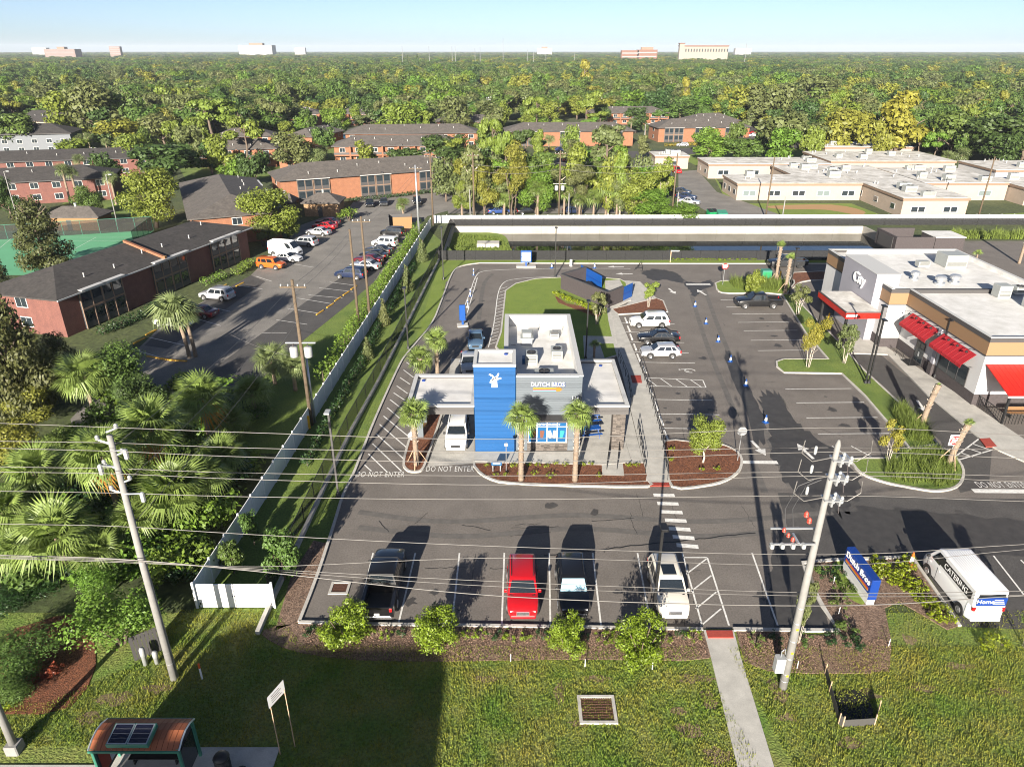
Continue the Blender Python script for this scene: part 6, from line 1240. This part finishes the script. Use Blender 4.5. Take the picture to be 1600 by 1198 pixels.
for px,py in ((803,731),(826,729),(841,729),(854,732),(868,728),(882,729),(908,729),(922,729),(812,744),(835,743),(860,747),(935,746),(982,730),(995,730),(1050,706),(1048,722),(1095,738),(1120,735),(760,731),(775,745),(790,746)):
    X,Y=G(px,py); shrub((X,Y),rnd.uniform(.45,.75),rnd.uniform(.35,.55),'leaf_ixora','small bright shrub dotted in the mulch before the coffee shop',140,.08,'low',group='small shrubs in the coffee shop beds',z=.12)
for px,py in ((1395,900),(1407,886),(1418,878),(1369,880),(1374,892),(1388,897),(1404,912),(1422,891),(1398,914),(1416,926),(1428,915),(1437,926),(1433,937),(1450,946),(1460,966),(1470,956),(1483,973),(1540,1012),(1565,1009),(1550,1000),(1410,900),(1380,905)):
    X,Y=G(px,py); shrub((X,Y),rnd.uniform(.85,1.15),rnd.uniform(.5,.75),'leaf_ixora','bright yellow green spiky shrub in the bed between sign and van',180,.09,'spiky',group='bright shrubs by the catering van',z=.06)
for px,py,w_ in ((1315,897,1.2),(1320,925,1.3),(1312,945,1.2),(1330,985,1.5),(1305,1003,1.2),(1250,1002,1.1),(1335,1010,1.2),(1282,890,1.2),(1293,905,1.1),(1215,1000,.9),(1180,1005,1.0)):
    X,Y=G(px,py); shrub((X,Y),w_,.75,'leaf_deep' if px%2 else 'leaf_green','dark green shrub in the pale mulch around the switchgear pole',300,.06,'low',group='dark shrubs around the switchgear pole')
for k in range(9):
    px=868+7.6*k; X,Y=G(px,464+3.2*k); shrub((X,Y),1.2,.95,'leaf_ixora','bright clipped shrub along the trash enclosure wall',220,.08,'mound',group='bright shrubs along the trash enclosure',z=.12)
for k in range(12):
    X,Y=G(1055+11*k,407); shrub((X,Y),1.2,.6,'leaf_shrub','low shrub in the strip before the pond fence',120,.1,'low',group='shrubs before the pond fence')
# pyramid shrubs by the white fence, leafy mounds
for px,py,pt,w_ in ((601,508,466,24),(637,455,413,26),(660,408,372,26),(398,850,800,40),(366,895,845,46),(445,905,835,66),(330,890,860,44),(575,560,525,24)):
    X,Y=G(px,py); h=ht(pt,Y); dep=Y*CP+H*SP*.9; tree((X,Y),h,w_*dep/F/2,'cone' if py<600 else 'round','leaf_olive' if py<600 else 'leaf_green','upright olive shrub between the white fence and the chain link fence',group='upright shrubs along the white fence',dense=1,cat='shrub',name='upright_shrub',var=None)
def tufts(name,label,poly,n,h,w_,leaf,z=.1,blades=5,seed=1,cat=None,lean=.5):
    r=np.random.default_rng(seed); P=np.array(poly); lo,hi=P.min(0),P.max(0); pts=[]
    x=r.random((n*4,2))*(hi-lo)+lo; ins=np.zeros(len(x),bool)
    j=len(P)-1
    for i in range(len(P)):
        a,b=P[i],P[j]; c=((a[1]>x[:,1])!=(b[1]>x[:,1]))&(x[:,0]<(b[0]-a[0])*(x[:,1]-a[1])/(b[1]-a[1]+1e-9)+a[0]); ins^=c; j=i
    x=x[ins][:n]; n=len(x); ck=np.repeat(.45+.75*r.random(n)**1.3*(.7+.5*np.sin(x[:,0]*1.7)*np.cos(x[:,1]*1.3)),blades); x=np.repeat(x,blades,0); m=len(x); a=r.random(m)*6.283; d=np.stack([np.cos(a),np.sin(a)],1); s=np.stack([-d[:,1],d[:,0]],1)
    hh=h*(.6+.7*r.random(m))*(ck if h>.2 else ck*1.35); off=d*(hh*lean*r.random(m))[:,None]; b=x+d*(.1*w_*r.random(m))[:,None]; q=s*w_*(.6+.6*r.random(m))[:,None]/2
    z0=np.full((m,1),z); V=np.stack([np.concatenate([b-q,z0],1),np.concatenate([b+q,z0],1),np.concatenate([b+off,z0+hh[:,None]],1)],1).reshape(-1,3)
    return obj(name,npmesh(name,V,3,leaf),None,label=label,cat=cat,kind='stuff')
tufts('ornamental_grass','tall green ornamental grass filling the grassy island',GP([(1386,720),(1382,745),(1400,755),(1465,764),(1495,756),(1497,728),(1465,702),(1425,704)]),520,.8,.05,'tall_grass',.12,9,2,lean=1.0)
tufts('ornamental_grass','tall ornamental grass around the young palms by the pond drive',GP([(1140,443),(1150,453),(1215,456),(1228,446),(1200,440)]),700,1.3,.06,'tall_grass',.12,8,3,lean=1.0)
tufts('ornamental_grass','tall ornamental grass along the grass strip beside the restaurant lane',GP([(1395,650),(1420,690),(1455,692),(1420,650),(1405,640)]),700,1.2,.05,'tall_grass',.12,8,4,lean=1.0)
tufts('ornamental_grass','tall grasses along the rear verge behind the restaurant',GP([(1480,366),(1640,368),(1640,375),(1480,373)]),1200,1.3,.15,'tall_grass',0,6,5)
tufts('pond_weeds','yellow green weeds on the pond bank',[(PX0+.5,PY0+.5),(PX0+14,PY0+1),(PX0+12,PY0+7),(PX0+9,PY1-4),(PX0+.5,PY1-1)],2500,.4,.12,'tall_grass',WATER+.25,5,6)
FL=[(-62,23.95),(-11.4,23.95),(-11.4,21.5),(75,21.5),(75,30.6),(12.3,30.4),(13.4,23.1),(13.6,21.5),(11.5,21.5),(11.9,23.1),(10.5,30.4),(-12,30.5),(-14.5,33.4),(-20.3,33.4),(-20.6,29.4),(-24.3,26.6),(-62,26.2)]
mat('blade',(.125,.215,.018),.8,c2=(.31,.285,.045),vscale=.33,world=True,island=.28,trans=.3)
tufts('grass','short uneven grass of the front lawn',FL,100000,.115,.05,'blade',.004,3,8)
tufts('grass','short grass on the verge right of the sign',[(17,27),(46,27),(46,33.3),(29,33.3),(24,34.6),(21.5,31.5)],9000,.07,.045,'blade',.012,3,9)
# mulch chips
mat('chip',(.21,.135,.095),.9,island=.6)
for i,pl in enumerate(([(472,978),(1095,987),(1106,1027),(1010,1030),(880,1029),(700,1032),(560,1030),(480,1018)],[(1152,990),(1250,992),(1392,1002),(1390,1050),(1250,1048),(1170,1034)])):
    tufts('mulch_chips','pale bark chips covering the bed behind the front kerb' if not i else 'pale bark chips around the switchgear pole',GP(pl),9000,.035,.09,'chip',.05,2,20+i,lean=2.5)
# ------------------------------------------------------------------ the palm thicket, hedges and gardens on the left
for px,py,pc,w_,lab,k in ((332,705,622,100,'fan palm with a dead orange frond beside the white fence',dict(dead=1)),(262,775,668,120,'big fan palm with an orange hanging frond behind the concrete pole',dict(dead=2)),(196,835,712,118,'big fan palm directly behind the concrete pole',dict(dead=1)),(150,655,588,92,'dark fan palm at the shaded corner of the thicket',{}),(110,900,838,140,'low wide fan palm in front of the thicket',dict(lo=-10)),(285,830,772,130,'low fan palm between the pole and the white fence',dict(lo=-10)),(330,800,748,90,'low fan palm against the white fence',dict(lo=-10)),(50,905,860,90,'small low fan palm at the left edge of the thicket',dict(lo=0)),(165,905,868,90,'low fan palm spreading left of the concrete pole',dict(lo=0)),(225,860,815,90,'low fan palm behind the stub pole',dict(lo=0)),(120,765,735,80,'fan palm with a dead skirt at the edge of the thicket',dict(dead=2)),(430,600,562,64,'left of two bushy palms beside the transformer pole',dict(mt='frond_pale')),(462,610,572,60,'right of two bushy palms beside the transformer pole',dict(mt='frond_pale')),(75,800,740,110,'fan palm at the left side of the thicket',{}),(240,720,668,90,'fan palm in the middle of the thicket',{}),(355,760,715,90,'bushy fan palm beside the white fence panels',dict(lo=-10)),(205,760,735,80,'fan palm seen just left of the pole top',{}),(20,850,800,100,'fan palm cut by the left edge',{}),(300,660,640,80,'bushy fan palm in the shade behind the tallest fronds',{}),(365,690,660,70,'low fan palm near the service wires',dict(lo=-10)),(400,650,615,70,'low palm in the shade behind the white fence',dict(lo=-10))):
    palm_px(px,py,pc,w_*1.04,lab,nf=32,tr=.19,seg=27,boots=False,**k)
palm_px(296,558,486,78,'left trunk of the twin palms in the apartment parking',nf=34,mt='frond_pale',tr=.2,boots=False,lean=(-.6,0)); palm_px(306,557,490,60,'right trunk of the twin palms in the apartment parking',nf=24,mt='frond_pale',tr=.2,boots=False,lean=(-.4,0))
def far_palm(px,py,pc,w_,lab,mt='frond_pale',group=None): palm_px(px,py,pc,w_,lab,nf=26,mt=mt,tr=.22,parts=False,seg=12,boots=False,group=group)
for k,a in enumerate(((68,275,250,26),(66,316,289,26),(112,324,266,30),(124,322,270,28),(131,284,250,26),(102,236,217,18),(107,237,220,18),(128,237,215,18),(142,237,214,18),(168,236,222,18),(193,253,220,18),(218,250,228,16),(182,320,278,30))): far_palm(*a,'%s of the pale green palms beyond the tennis court'%('rear palm' if a[1]<260 else 'front palm'),group='palms beyond the tennis court')
for k,a in enumerate(((774,334,292,36),(840,339,296,38),(881,338,301,36),(927,339,309,40),(946,339,293,40),(963,339,297,36),(788,338,312,30),(905,339,312,30),(722,338,312,26),(630,335,318,28))): far_palm(*a,'fan palm in the row behind the white fence and pond',mt='frond',group='fan palms behind the white back fence')
for a in ((837,250,218,28,'left palm of the pair before the centre brick block'),(857,252,219,24,'right palm of the pair before the centre brick block'),(1105,244,219,28,'pale trunked palm beside the school lawn'),(1112,244,221,24,'second pale trunked palm beside the school lawn'),(508,255,235,22,'palm before the gallery block'),(495,262,245,40,'bushy palm left of the gallery block'),(632,252,243,26,'bushy palm at the gallery block'),(1500,255,242,34,'shaggy palm behind the school roofs'),(1478,258,245,28,'second shaggy palm behind the school roofs'),(1535,310,300,34,'low fan palm before the cream school wing'),(985,215,190,14,'palm between the centre brick blocks'),(1006,235,200,14,'thin palm left of the brick block near the school'),(571,190,174,12,'palm before the distant gallery block')): far_palm(*a)
# dense under-storey
for k in range(190):
    px=rnd.uniform(-20,410); py=rnd.uniform(620,930)
    X,Y=G(px,py); fx=-19.6+(Y-33)*.036
    if X>fx-1.2 or (px<150 and 620<py<720 and px+py<800): continue
    shrub((X,Y),rnd.uniform(2.2,4.2),rnd.uniform(1.4,3.6),('leaf_deep','leaf_green','leaf_bright','leaf_bright')[k%4],('deep green','mid green','bright green','bright green')[k%4]+' bush in the %s of the fan palm thicket'%('back' if py<700 else 'middle' if py<800 else 'front'),520,.055,'mound',group='bushes beneath the fan palms',z=0,cat='bush',name='bush',stems=False)
for px,py,w_,h,lf,lab in ((190,1005,5.2,4.2,'leaf_bright','tall vine covered bush left of the concrete pole'),(165,930,3.6,3.0,'leaf_bright','leafy vine mass above the dark clearing'),(35,1040,4.4,1.9,'leaf_green','broad clipped bush at the left edge'),(15,1085,3.0,1.6,'leaf_green','rounded bush beside the red leafed plants'),(8,1108,1.2,.7,'leaf_ixora','small yellow bush at the lower left'),(60,1062,1.0,.9,'leaf_red','first red leafed plant in the left mulch bed'),(85,1056,1.1,.9,'leaf_red','second red leafed plant in the left mulch bed'),(40,930,5,1.6,'leaf_deep','dark low bush at the far left of the clearing')):
    X,Y=G(px,py); shrub((X,Y),w_,h,lf,lab,7000 if w_>2.5 else 400,.018 if w_>2.5 else .07,'mound' if lf!='leaf_red' else 'spiky',z=0,cat='bush',name='bush')
def hedge(path,wid,h,leaf,label,n=60,size=.16,seed=1):
    t=thing('hedge',label,'hedge',(path[0][0],path[0][1],0)); b0=np.array(path[0]); L=[]; r=random.Random(seed)
    for a,b in zip(path[:-1],path[1:]):
        a,b=np.array(a),np.array(b); k=max(1,int(np.linalg.norm(b-a)/(wid*.6)))
        for i in range(k): c=a+(b-a)*i/k-b0; L.append((c[0]+r.uniform(-.2,.2),c[1],h*.5+r.uniform(-.1,.1),wid*.52,h*.5))
    obj('foliage',npmesh('foliage',leaf_cloud(seed,n*len(L),L,size,shell=.7),4,leaf),None,t)
    m=MB()
    for l in L[::2]: m.tube([(l[0],l[1],0),(l[0],l[1],h*.6)],.05,4)
    m.build('stems','bark',t)
hedge([(-19.2,66),(-18.6,90),(-17.4,134)],1.9,2.3,'leaf_bright','long bright green hedge along the white vinyl fence',110,.14,1)
hedge([(-17.0,50),(-15.6,110)],1.0,.9,'leaf_deep','low dark hedge at the foot of the white fence',60,.1,2)
hedge(GP([(165,522),(215,500),(262,475)]),1.8,1.3,'leaf_deep','dark hedge before the near apartment block',140,.12,3); hedge(GP([(325,445),(360,432)]),2.0,1.4,'leaf_bright','bright hedge before the near apartment block balconies',140,.12,4); hedge(GP([(372,430),(395,412)]),2.0,1.3,'leaf_bright','bright hedge at the far corner of the near apartment block',140,.12,5)
hedge(GP([(548,316),(690,300)]),1.4,1.0,'leaf_deep','clipped hedge before the long orange brick block',60,.16,6); hedge(GP([(1042,229),(1165,225)]),2.0,1.2,'leaf_gold','yellow hedge along the brick block near the school',50,.25,7); hedge(GP([(840,236),(910,234)]),2.0,1.2,'leaf_yellow','yellow hedge along the centre brick block',50,.25,8); hedge(GP([(335,268),(395,264)]),2,1.2,'leaf_yellow','yellow hedge before the pine shaded gallery block',50,.25,9); hedge(GP([(502,174),(580,171)]),5,6,'leaf_yellow','tall bamboo like hedge behind the distant gallery blocks',120,.5,10)
hedge(GP([(425,350),(470,345)]),2.4,1.8,'leaf_deep','dark hedge beside the leafy tree and brick end wall',120,.14,11); X,Y=G(546,345); shrub((X,Y),4.2,3.0,'leaf_bright','round clipped bush beside the square brick hut',900,.05,'mound',z=0,cat='bush',name='bush')
# ------------------------------------------------------------------ trees one can pick out
TR=[(30,238,168,90,'oak','leaf_green','broad green oak before the pale grey block'),(215,268,205,62,'round','leaf_holly','round yellowish tree beyond the tennis court palms'),(305,262,192,60,'round','leaf_olive','olive tree beside the pine shaded gallery block'),(140,338,285,54,'round','leaf_green','green tree over the tan pool house'),(20,345,275,60,'round','leaf_dark','dark tree before the dark red brick block'),(45,655,452,130,'egg','leaf_magnolia','big bronze green magnolia hiding the near end of the apartment block'),(105,610,520,80,'egg','leaf_magnolia','bronze magnolia just before the shaded apartment wall'),(120,600,560,90,'round','leaf_green','low leafy tree at the foot of the apartment end wall'),(230,660,575,90,'round','leaf_dark','dark leafy tree shading the corner of the driveway'),(75,425,308,104,'egg','leaf_magnolia','dark magnolia rising behind the near apartment roof'),(20,655,440,118,'egg','leaf_magnolia','big bronze green magnolia at the left edge'),(2,480,388,60,'egg','leaf_magnolia','magnolia at the left edge beside the court'),(70,640,500,70,'egg','leaf_magnolia','bronze magnolia in front of the near apartment end'),
(190,640,545,110,'round','leaf_green','leafy green tree shading the apartment driveway'),(55,660,590,90,'round','leaf_yellow','yellow flecked tree at the left edge of the driveway'),(30,735,655,110,'round','leaf_yellow','yellow flecked tree left of the fan palms'),(110,725,670,70,'round','leaf_green','small green tree between driveway and fan palms'),
(422,378,291,106,'round','leaf_holly','broad leafy tree before the orange brick end wall'),(452,372,325,40,'round','leaf_holly','lower limb of foliage right of the broad leafy tree'),(412,385,350,46,'sparse','leaf_olive','small grey leaved tree with a pale bent trunk'),(245,356,258,104,'round','leaf_holly','large pale green tree behind the near apartment roof'),(265,290,215,128,'oak','leaf_dark','wide dark oak beyond the tennis court'),(172,296,232,56,'round','leaf_dark','round dark tree left of the wide dark oak'),
(165,224,126,100,'round','leaf_olive','largest olive green oak on the left'),(112,222,136,84,'round','leaf_holly','yellowish oak beside the largest olive one'),(215,222,134,84,'round','leaf_green','green oak right of the largest olive one'),(95,205,150,90,'oak','leaf_green','green oak left of the very large olive one'),(270,218,164,48,'round','leaf_yellow','yellow green tree right of the very large oak'),(335,235,152,100,'pine','leaf_holly','broad yellow green pine before the gallery block'),(390,262,185,70,'pine','leaf_holly','pine with a bare trunk beside the gallery block'),(430,215,150,60,'pine','leaf_olive','tall pine left of the distant brick block'),
(628,224,157,80,'round','leaf_holly','big round yellow green tree between brick blocks'),(690,200,137,66,'oak','leaf_bright','vivid green tree behind the big round yellow green tree'),(703,265,203,86,'oak','leaf_dark','dark green oak behind the long orange brick block'),(752,205,155,60,'round','leaf_olive','grey green tree right of the vivid green one'),(770,290,183,50,'pine','leaf_holly','tall pine right of the dark oak'),(790,300,205,46,'pine','leaf_holly','slender pine beside the tall pine'),
(757,338,258,62,'tall','leaf_yellow','yellow leafed tree behind the fence left of the palms'),(800,338,222,74,'sparse','leaf_yellow','bare limbed yellowing tree behind the fence'),(722,338,280,40,'tall','leaf_holly','thin yellow tree by the wooden pole behind the fence'),(838,338,262,66,'round','leaf_bright','bright green tree between the palms behind the fence'),(905,338,253,66,'sparse','leaf_olive','white trunked thin tree behind the fence'),(945,300,192,100,'tall','leaf_olive','tallest olive tree right of the centre brick block'),(990,338,255,76,'round','leaf_holly','spreading olive yellow tree beside the school drive'),(1012,342,292,84,'round','leaf_bright','vine clad bright green trees beside the school drive'),(1065,344,312,70,'round','leaf_bright','low bright green mass before the dumpsters'),(965,338,265,50,'round','leaf_olive','olive tree above the palm trunks'),
(1228,252,160,112,'oak','leaf_olive','wide oak left of the school roofs'),(1312,250,158,96,'oak','leaf_yellow','yellow green oak behind the school roofs'),(1395,254,140,112,'tall','leaf_gold','large golden tree behind the school roofs'),(1370,254,175,60,'tall','leaf_yellow','yellow green tree before the golden tree'),(1480,245,178,80,'oak','leaf_dark','dark oak right of the golden tree'),(1540,255,170,124,'oak','leaf_dark','broad dark oak near the right edge'),(1595,252,182,80,'oak','leaf_dark','dark oak at the right edge'),(1160,200,130,64,'round','leaf_yellow','yellow green tree behind the brick block near the school'),(1067,178,118,30,'tall','leaf_gold','narrow golden tree beyond the brick blocks'),(1195,205,120,80,'oak','leaf_olive','olive oak right of the yellow green tree'),(1130,190,155,60,'round','leaf_green','green tree behind the grey hip roof'),(1265,180,110,90,'oak','leaf_olive','large oak above the shaded road'),(912,150,90,36,'tall','leaf_gold','orange gold tree in the far woods'),(838,160,112,46,'tall','leaf_green','tall dark tree in the centre of the far woods'),(638,118,86,10,'cone','leaf_dark','first dark spire tree in the far woods'),(653,118,84,12,'cone','leaf_dark','second dark spire tree in the far woods'),(915,205,143,50,'pine','leaf_holly','pine before the distant brick gallery'),(838,215,150,50,'pine','leaf_holly','bright pine left of the distant brick gallery'),(990,180,140,50,'round','leaf_green','green tree above the gallery block'),(1452,298,280,28,'round','leaf_bright','small bright tree between school wings'),(1030,180,150,40,'round','leaf_olive','olive tree beside the white gabled house'),(480,215,165,40,'round','leaf_green','green tree between distant brick blocks'),(560,280,262,30,'round','leaf_green','low green tree at the gallery block porch'),(215,205,150,60,'oak','leaf_olive','oak behind the very large olive one')]
FOOT=[]
for o in list(col.objects):
    if o.get('category') in ('apartment building','school building','shed','pool house'):
        for c in o.children:
            if c.name.startswith('wall'):
                for k in c.bound_box: pass
                q=[Matrix.LocRotScale(o.location,o.rotation_euler,None)@Vector(b) for b in (c.bound_box[0],c.bound_box[3],c.bound_box[7],c.bound_box[4])]; FOOT.append([(p.x,p.y) for p in q])
for a in TR: tree_px(*a[:7], dense=2 if a[1]>335 else 1)
ar=random.Random(21); placed=[]
RD=[(-8,45,244,262),(50,105,240,275),(30,60,150,205),(-40,-8,140,160)]
for k in range(1600):
    y=ar.uniform(168,352); x=ar.uniform(-.62*y,.62*y)
    P_=lambda P,m1,m2: min(p[0] for p in P)-m1<x<max(p[0] for p in P)+m1 and min(p[1] for p in P)-m2<y<max(p[1] for p in P)+m1
    if any(P_(P,4,9) for P in FOOT) or any(a<x<b and c<y<d for a,b,c,d in RD) or any((x-u)**2+(y-v)**2<75 for u,v in placed) or len(placed)>125: continue
    placed.append((x,y)); lf=ar.choice(['leaf_green','leaf_olive','leaf_dark','leaf_holly','leaf_bright']); kd=ar.choice(['oak','round','tall','pine','round'])
    tree((x,y),ar.uniform(7,12.5),ar.uniform(3.4,6.4),kd,lf,'%s %s standing between the brick apartment blocks'%({'leaf_green':'mid green','leaf_olive':'olive green','leaf_dark':'dark green','leaf_holly':'yellowish green','leaf_bright':'bright green'}[lf],{'oak':'spreading tree','round':'round tree','tall':'tall tree','pine':'pine'}[kd]),group='trees between the apartment blocks')
br_=random.Random(33)
for k in range(26):
    x=-15+50*k/25+br_.uniform(-1,1); y=br_.uniform(146,172); lf=br_.choice(['leaf_yellow','leaf_holly','leaf_olive','leaf_bright','leaf_green','leaf_holly'])
    if 147<y<160 and -16<x<-9: continue
    tree((x,y),br_.uniform(7,14.5),br_.uniform(2.6,4.6),br_.choice(['tall','round','tall','sparse','round']),lf,'%s tree in the thick screen of trees behind the pond'%dict(leaf_yellow='yellow leaved',leaf_holly='yellowish green',leaf_olive='olive green',leaf_bright='bright green',leaf_green='mid green')[lf],group='screen of trees behind the pond',bark=br_.choice(['bark','bark_pale']))
# the wood: individuals first, then the far mass
def near_poly(x,y,P,mrg):
    xs=[p[0] for p in P]; ys=[p[1] for p in P]; return min(xs)-mrg<x<max(xs)+mrg and min(ys)-mrg<y<max(ys)+mrg
HS=[(o.location.x,o.location.y) for o in col.objects if o.get('category')=='house']
LEAFS=['leaf_green','leaf_olive','leaf_dark','leaf_holly','leaf_green','leaf_yellow','leaf_olive','leaf_bright','leaf_dark','leaf_olive','leaf_green']
LN=dict(leaf_green='mid green',leaf_olive='olive green',leaf_dark='dark green',leaf_holly='yellowish green',leaf_yellow='yellow green',leaf_bright='bright green',leaf_gold='golden')
cand=[]; fr=random.Random(11)
Y=150.
while Y<900:
    step=12.5+Y*.004; X=-.80*Y-10
    while X<.80*Y+10:
        x=X+fr.uniform(-.4,.4)*step; y=Y+fr.uniform(-.4,.4)*step; X+=step
        zone=(y>352) or (x<-118 and y>255 and y>-x*1.15+90) or (x>132 and y>205) or (x>98 and y>262) or (-60<x<-12 and 285<y) or (x<-95 and 275<y) or (95<x and y>245)
        if not zone or any(near_poly(x,y,P,7) for P in FOOT): continue
        if any(abs(x-hx)<9 and -22<y-hy<12 for hx,hy in HS): continue
        cand.append((y,x))
    Y+=step*.9
cand.sort(); near=cand[:240]; far=[(x,y) for y,x in cand[240:]]
for y,x in near:
    lf=fr.choice(LEAFS); kd=fr.choice(['oak','oak','round','tall','round','pine']); h=fr.uniform(10,16.5) if kd!='pine' else fr.uniform(11,17); side='left of the apartments' if x<-90 else 'behind the school' if x>95 else 'beyond the apartments'; side+=', front' if y<330 else ', middle' if y<372 else ', back'
    tree((x,y),h,fr.uniform(6,10.5) if kd!='pine' else fr.uniform(3.5,5),kd,lf,'%s %s of the wood %s'%(LN[lf],{'oak':'spreading tree','round':'round tree','tall':'tall tree','pine':'pine'}[kd],side),group='trees at the near edge of the wood')
rows=[(x,y,fr.choice((1,1,1.25,.75))*fr.uniform(6.5,10.5),fr.choice((1,1,1.2,.75))*fr.uniform(10.5,16)) for x,y in far if fr.random()>.08] or [(x,y,fr.uniform(5.2,9.4),fr.uniform(9.5,16)) for x,y in far]
for y0,y1,st,rs,hs in ((900,2000,21,(10,16),(10,17)),(2000,6500,46,(20,30),(10,17))):
    Y=y0
    while Y<y1:
        X=-.78*Y
        while X<.78*Y: rows.append((X+fr.uniform(-.45,.45)*st,Y+fr.uniform(-.45,.45)*st,fr.uniform(*rs),fr.uniform(*hs))); X+=st
        Y+=st*.9*(1 if y0<2000 else 1+(Y-2000)/3000)
src=bpy.data.collections.new('wood_sources')
for i,lf in enumerate(LEAFS):
    o=bpy.data.objects.new('crown_source_%02d'%i,crown_mesh(('oak','round','tall')[i%3],i%3,lf,0)); src.objects.link(o)
def scatter(name,label,rows,collection,seed):
    me=bpy.data.meshes.new(name); me.from_pydata([(a[0],a[1],-.08*a[3]) for a in rows],[],[])
    at=me.attributes.new('size','FLOAT_VECTOR','POINT'); at.data.foreach_set('vector',np.array([(2*a[2],2*a[2],a[3]) for a in rows],np.float32).ravel())
    ng=bpy.data.node_groups.new(name,'GeometryNodeTree'); ng.interface.new_socket('Geometry',in_out='INPUT',socket_type='NodeSocketGeometry'); ng.interface.new_socket('Geometry',in_out='OUTPUT',socket_type='NodeSocketGeometry')
    N=ng.nodes; gi=N.new('NodeGroupInput'); go=N.new('NodeGroupOutput'); ip=N.new('GeometryNodeInstanceOnPoints'); ci=N.new('GeometryNodeCollectionInfo'); ci.inputs['Collection'].default_value=collection; ci.inputs['Separate Children'].default_value=True; ci.inputs['Reset Children'].default_value=True
    na=N.new('GeometryNodeInputNamedAttribute'); na.data_type='FLOAT_VECTOR'; na.inputs['Name'].default_value='size'
    rv=N.new('FunctionNodeRandomValue'); rv.data_type='FLOAT_VECTOR'; rv.inputs['Max'].default_value=(0,0,6.283); rv.inputs['Seed'].default_value=seed
    ri=N.new('FunctionNodeRandomValue'); ri.data_type='INT'; ri.inputs[4].default_value=0; ri.inputs[5].default_value=len(collection.objects)-1; ri.inputs['Seed'].default_value=seed+1
    ip.inputs['Pick Instance'].default_value=True; k=ng.links.new
    k(gi.outputs[0],ip.inputs['Points']); k(ci.outputs[0],ip.inputs['Instance']); k(na.outputs['Attribute'],ip.inputs['Scale']); k(rv.outputs['Value'],ip.inputs['Rotation']); k(ri.outputs[2],ip.inputs['Instance Index']); k(ip.outputs[0],go.inputs[0])
    o=obj(name,me,None,label=label,cat='wood',kind='stuff'); md=o.modifiers.new('scatter','NODES'); md.node_group=ng; return o
scatter('forest','wooded suburb reaching to the horizon',rows,src,3)
print('individual trees',len(near),'far',len(rows))

# ------------------------------------------------------------------ hazy morning air
hm = bpy.data.materials.new('haze'); hm.use_nodes = True; hn = hm.node_tree.nodes; hn.remove(hn['Principled BSDF'])
pv = hn.new('ShaderNodeVolumePrincipled'); pv.inputs['Color'].default_value = (.80,.88,1,1); pv.inputs['Density'].default_value = .00007; pv.inputs['Anisotropy'].default_value = .0
hm.node_tree.links.new(pv.outputs[0], hn['Material Output'].inputs['Volume']); MATS['haze'] = hm
MB().box(-7100,7100,-350,14100,-4,95).build('haze','haze',label='thin pale morning haze over the whole suburb',kind='stuff')
sc.cycles.volume_bounces = 0; sc.cycles.volume_step_rate = 10

# ordinal labels for rows of look-alikes, counted from the left of the view
def ordinal(n): return str(n)+('th' if 10<=n%100<=20 else {1:'st',2:'nd',3:'rd'}.get(n%10,'th'))
rowsof = {}
for o in col.objects:
    if o.get('group') and o.get('label') and o.parent is None: rowsof.setdefault((o['group'],o['label']),[]).append(o)
for (g_,l_),os_ in rowsof.items():
    if 1 < len(os_) <= 60 and len(l_.split()) <= 13:
        for i, o in enumerate(sorted(os_, key=lambda o: o.location.x/max(1,o.location.y))): o['label'] = l_+', '+ordinal(i+1)+' from left'
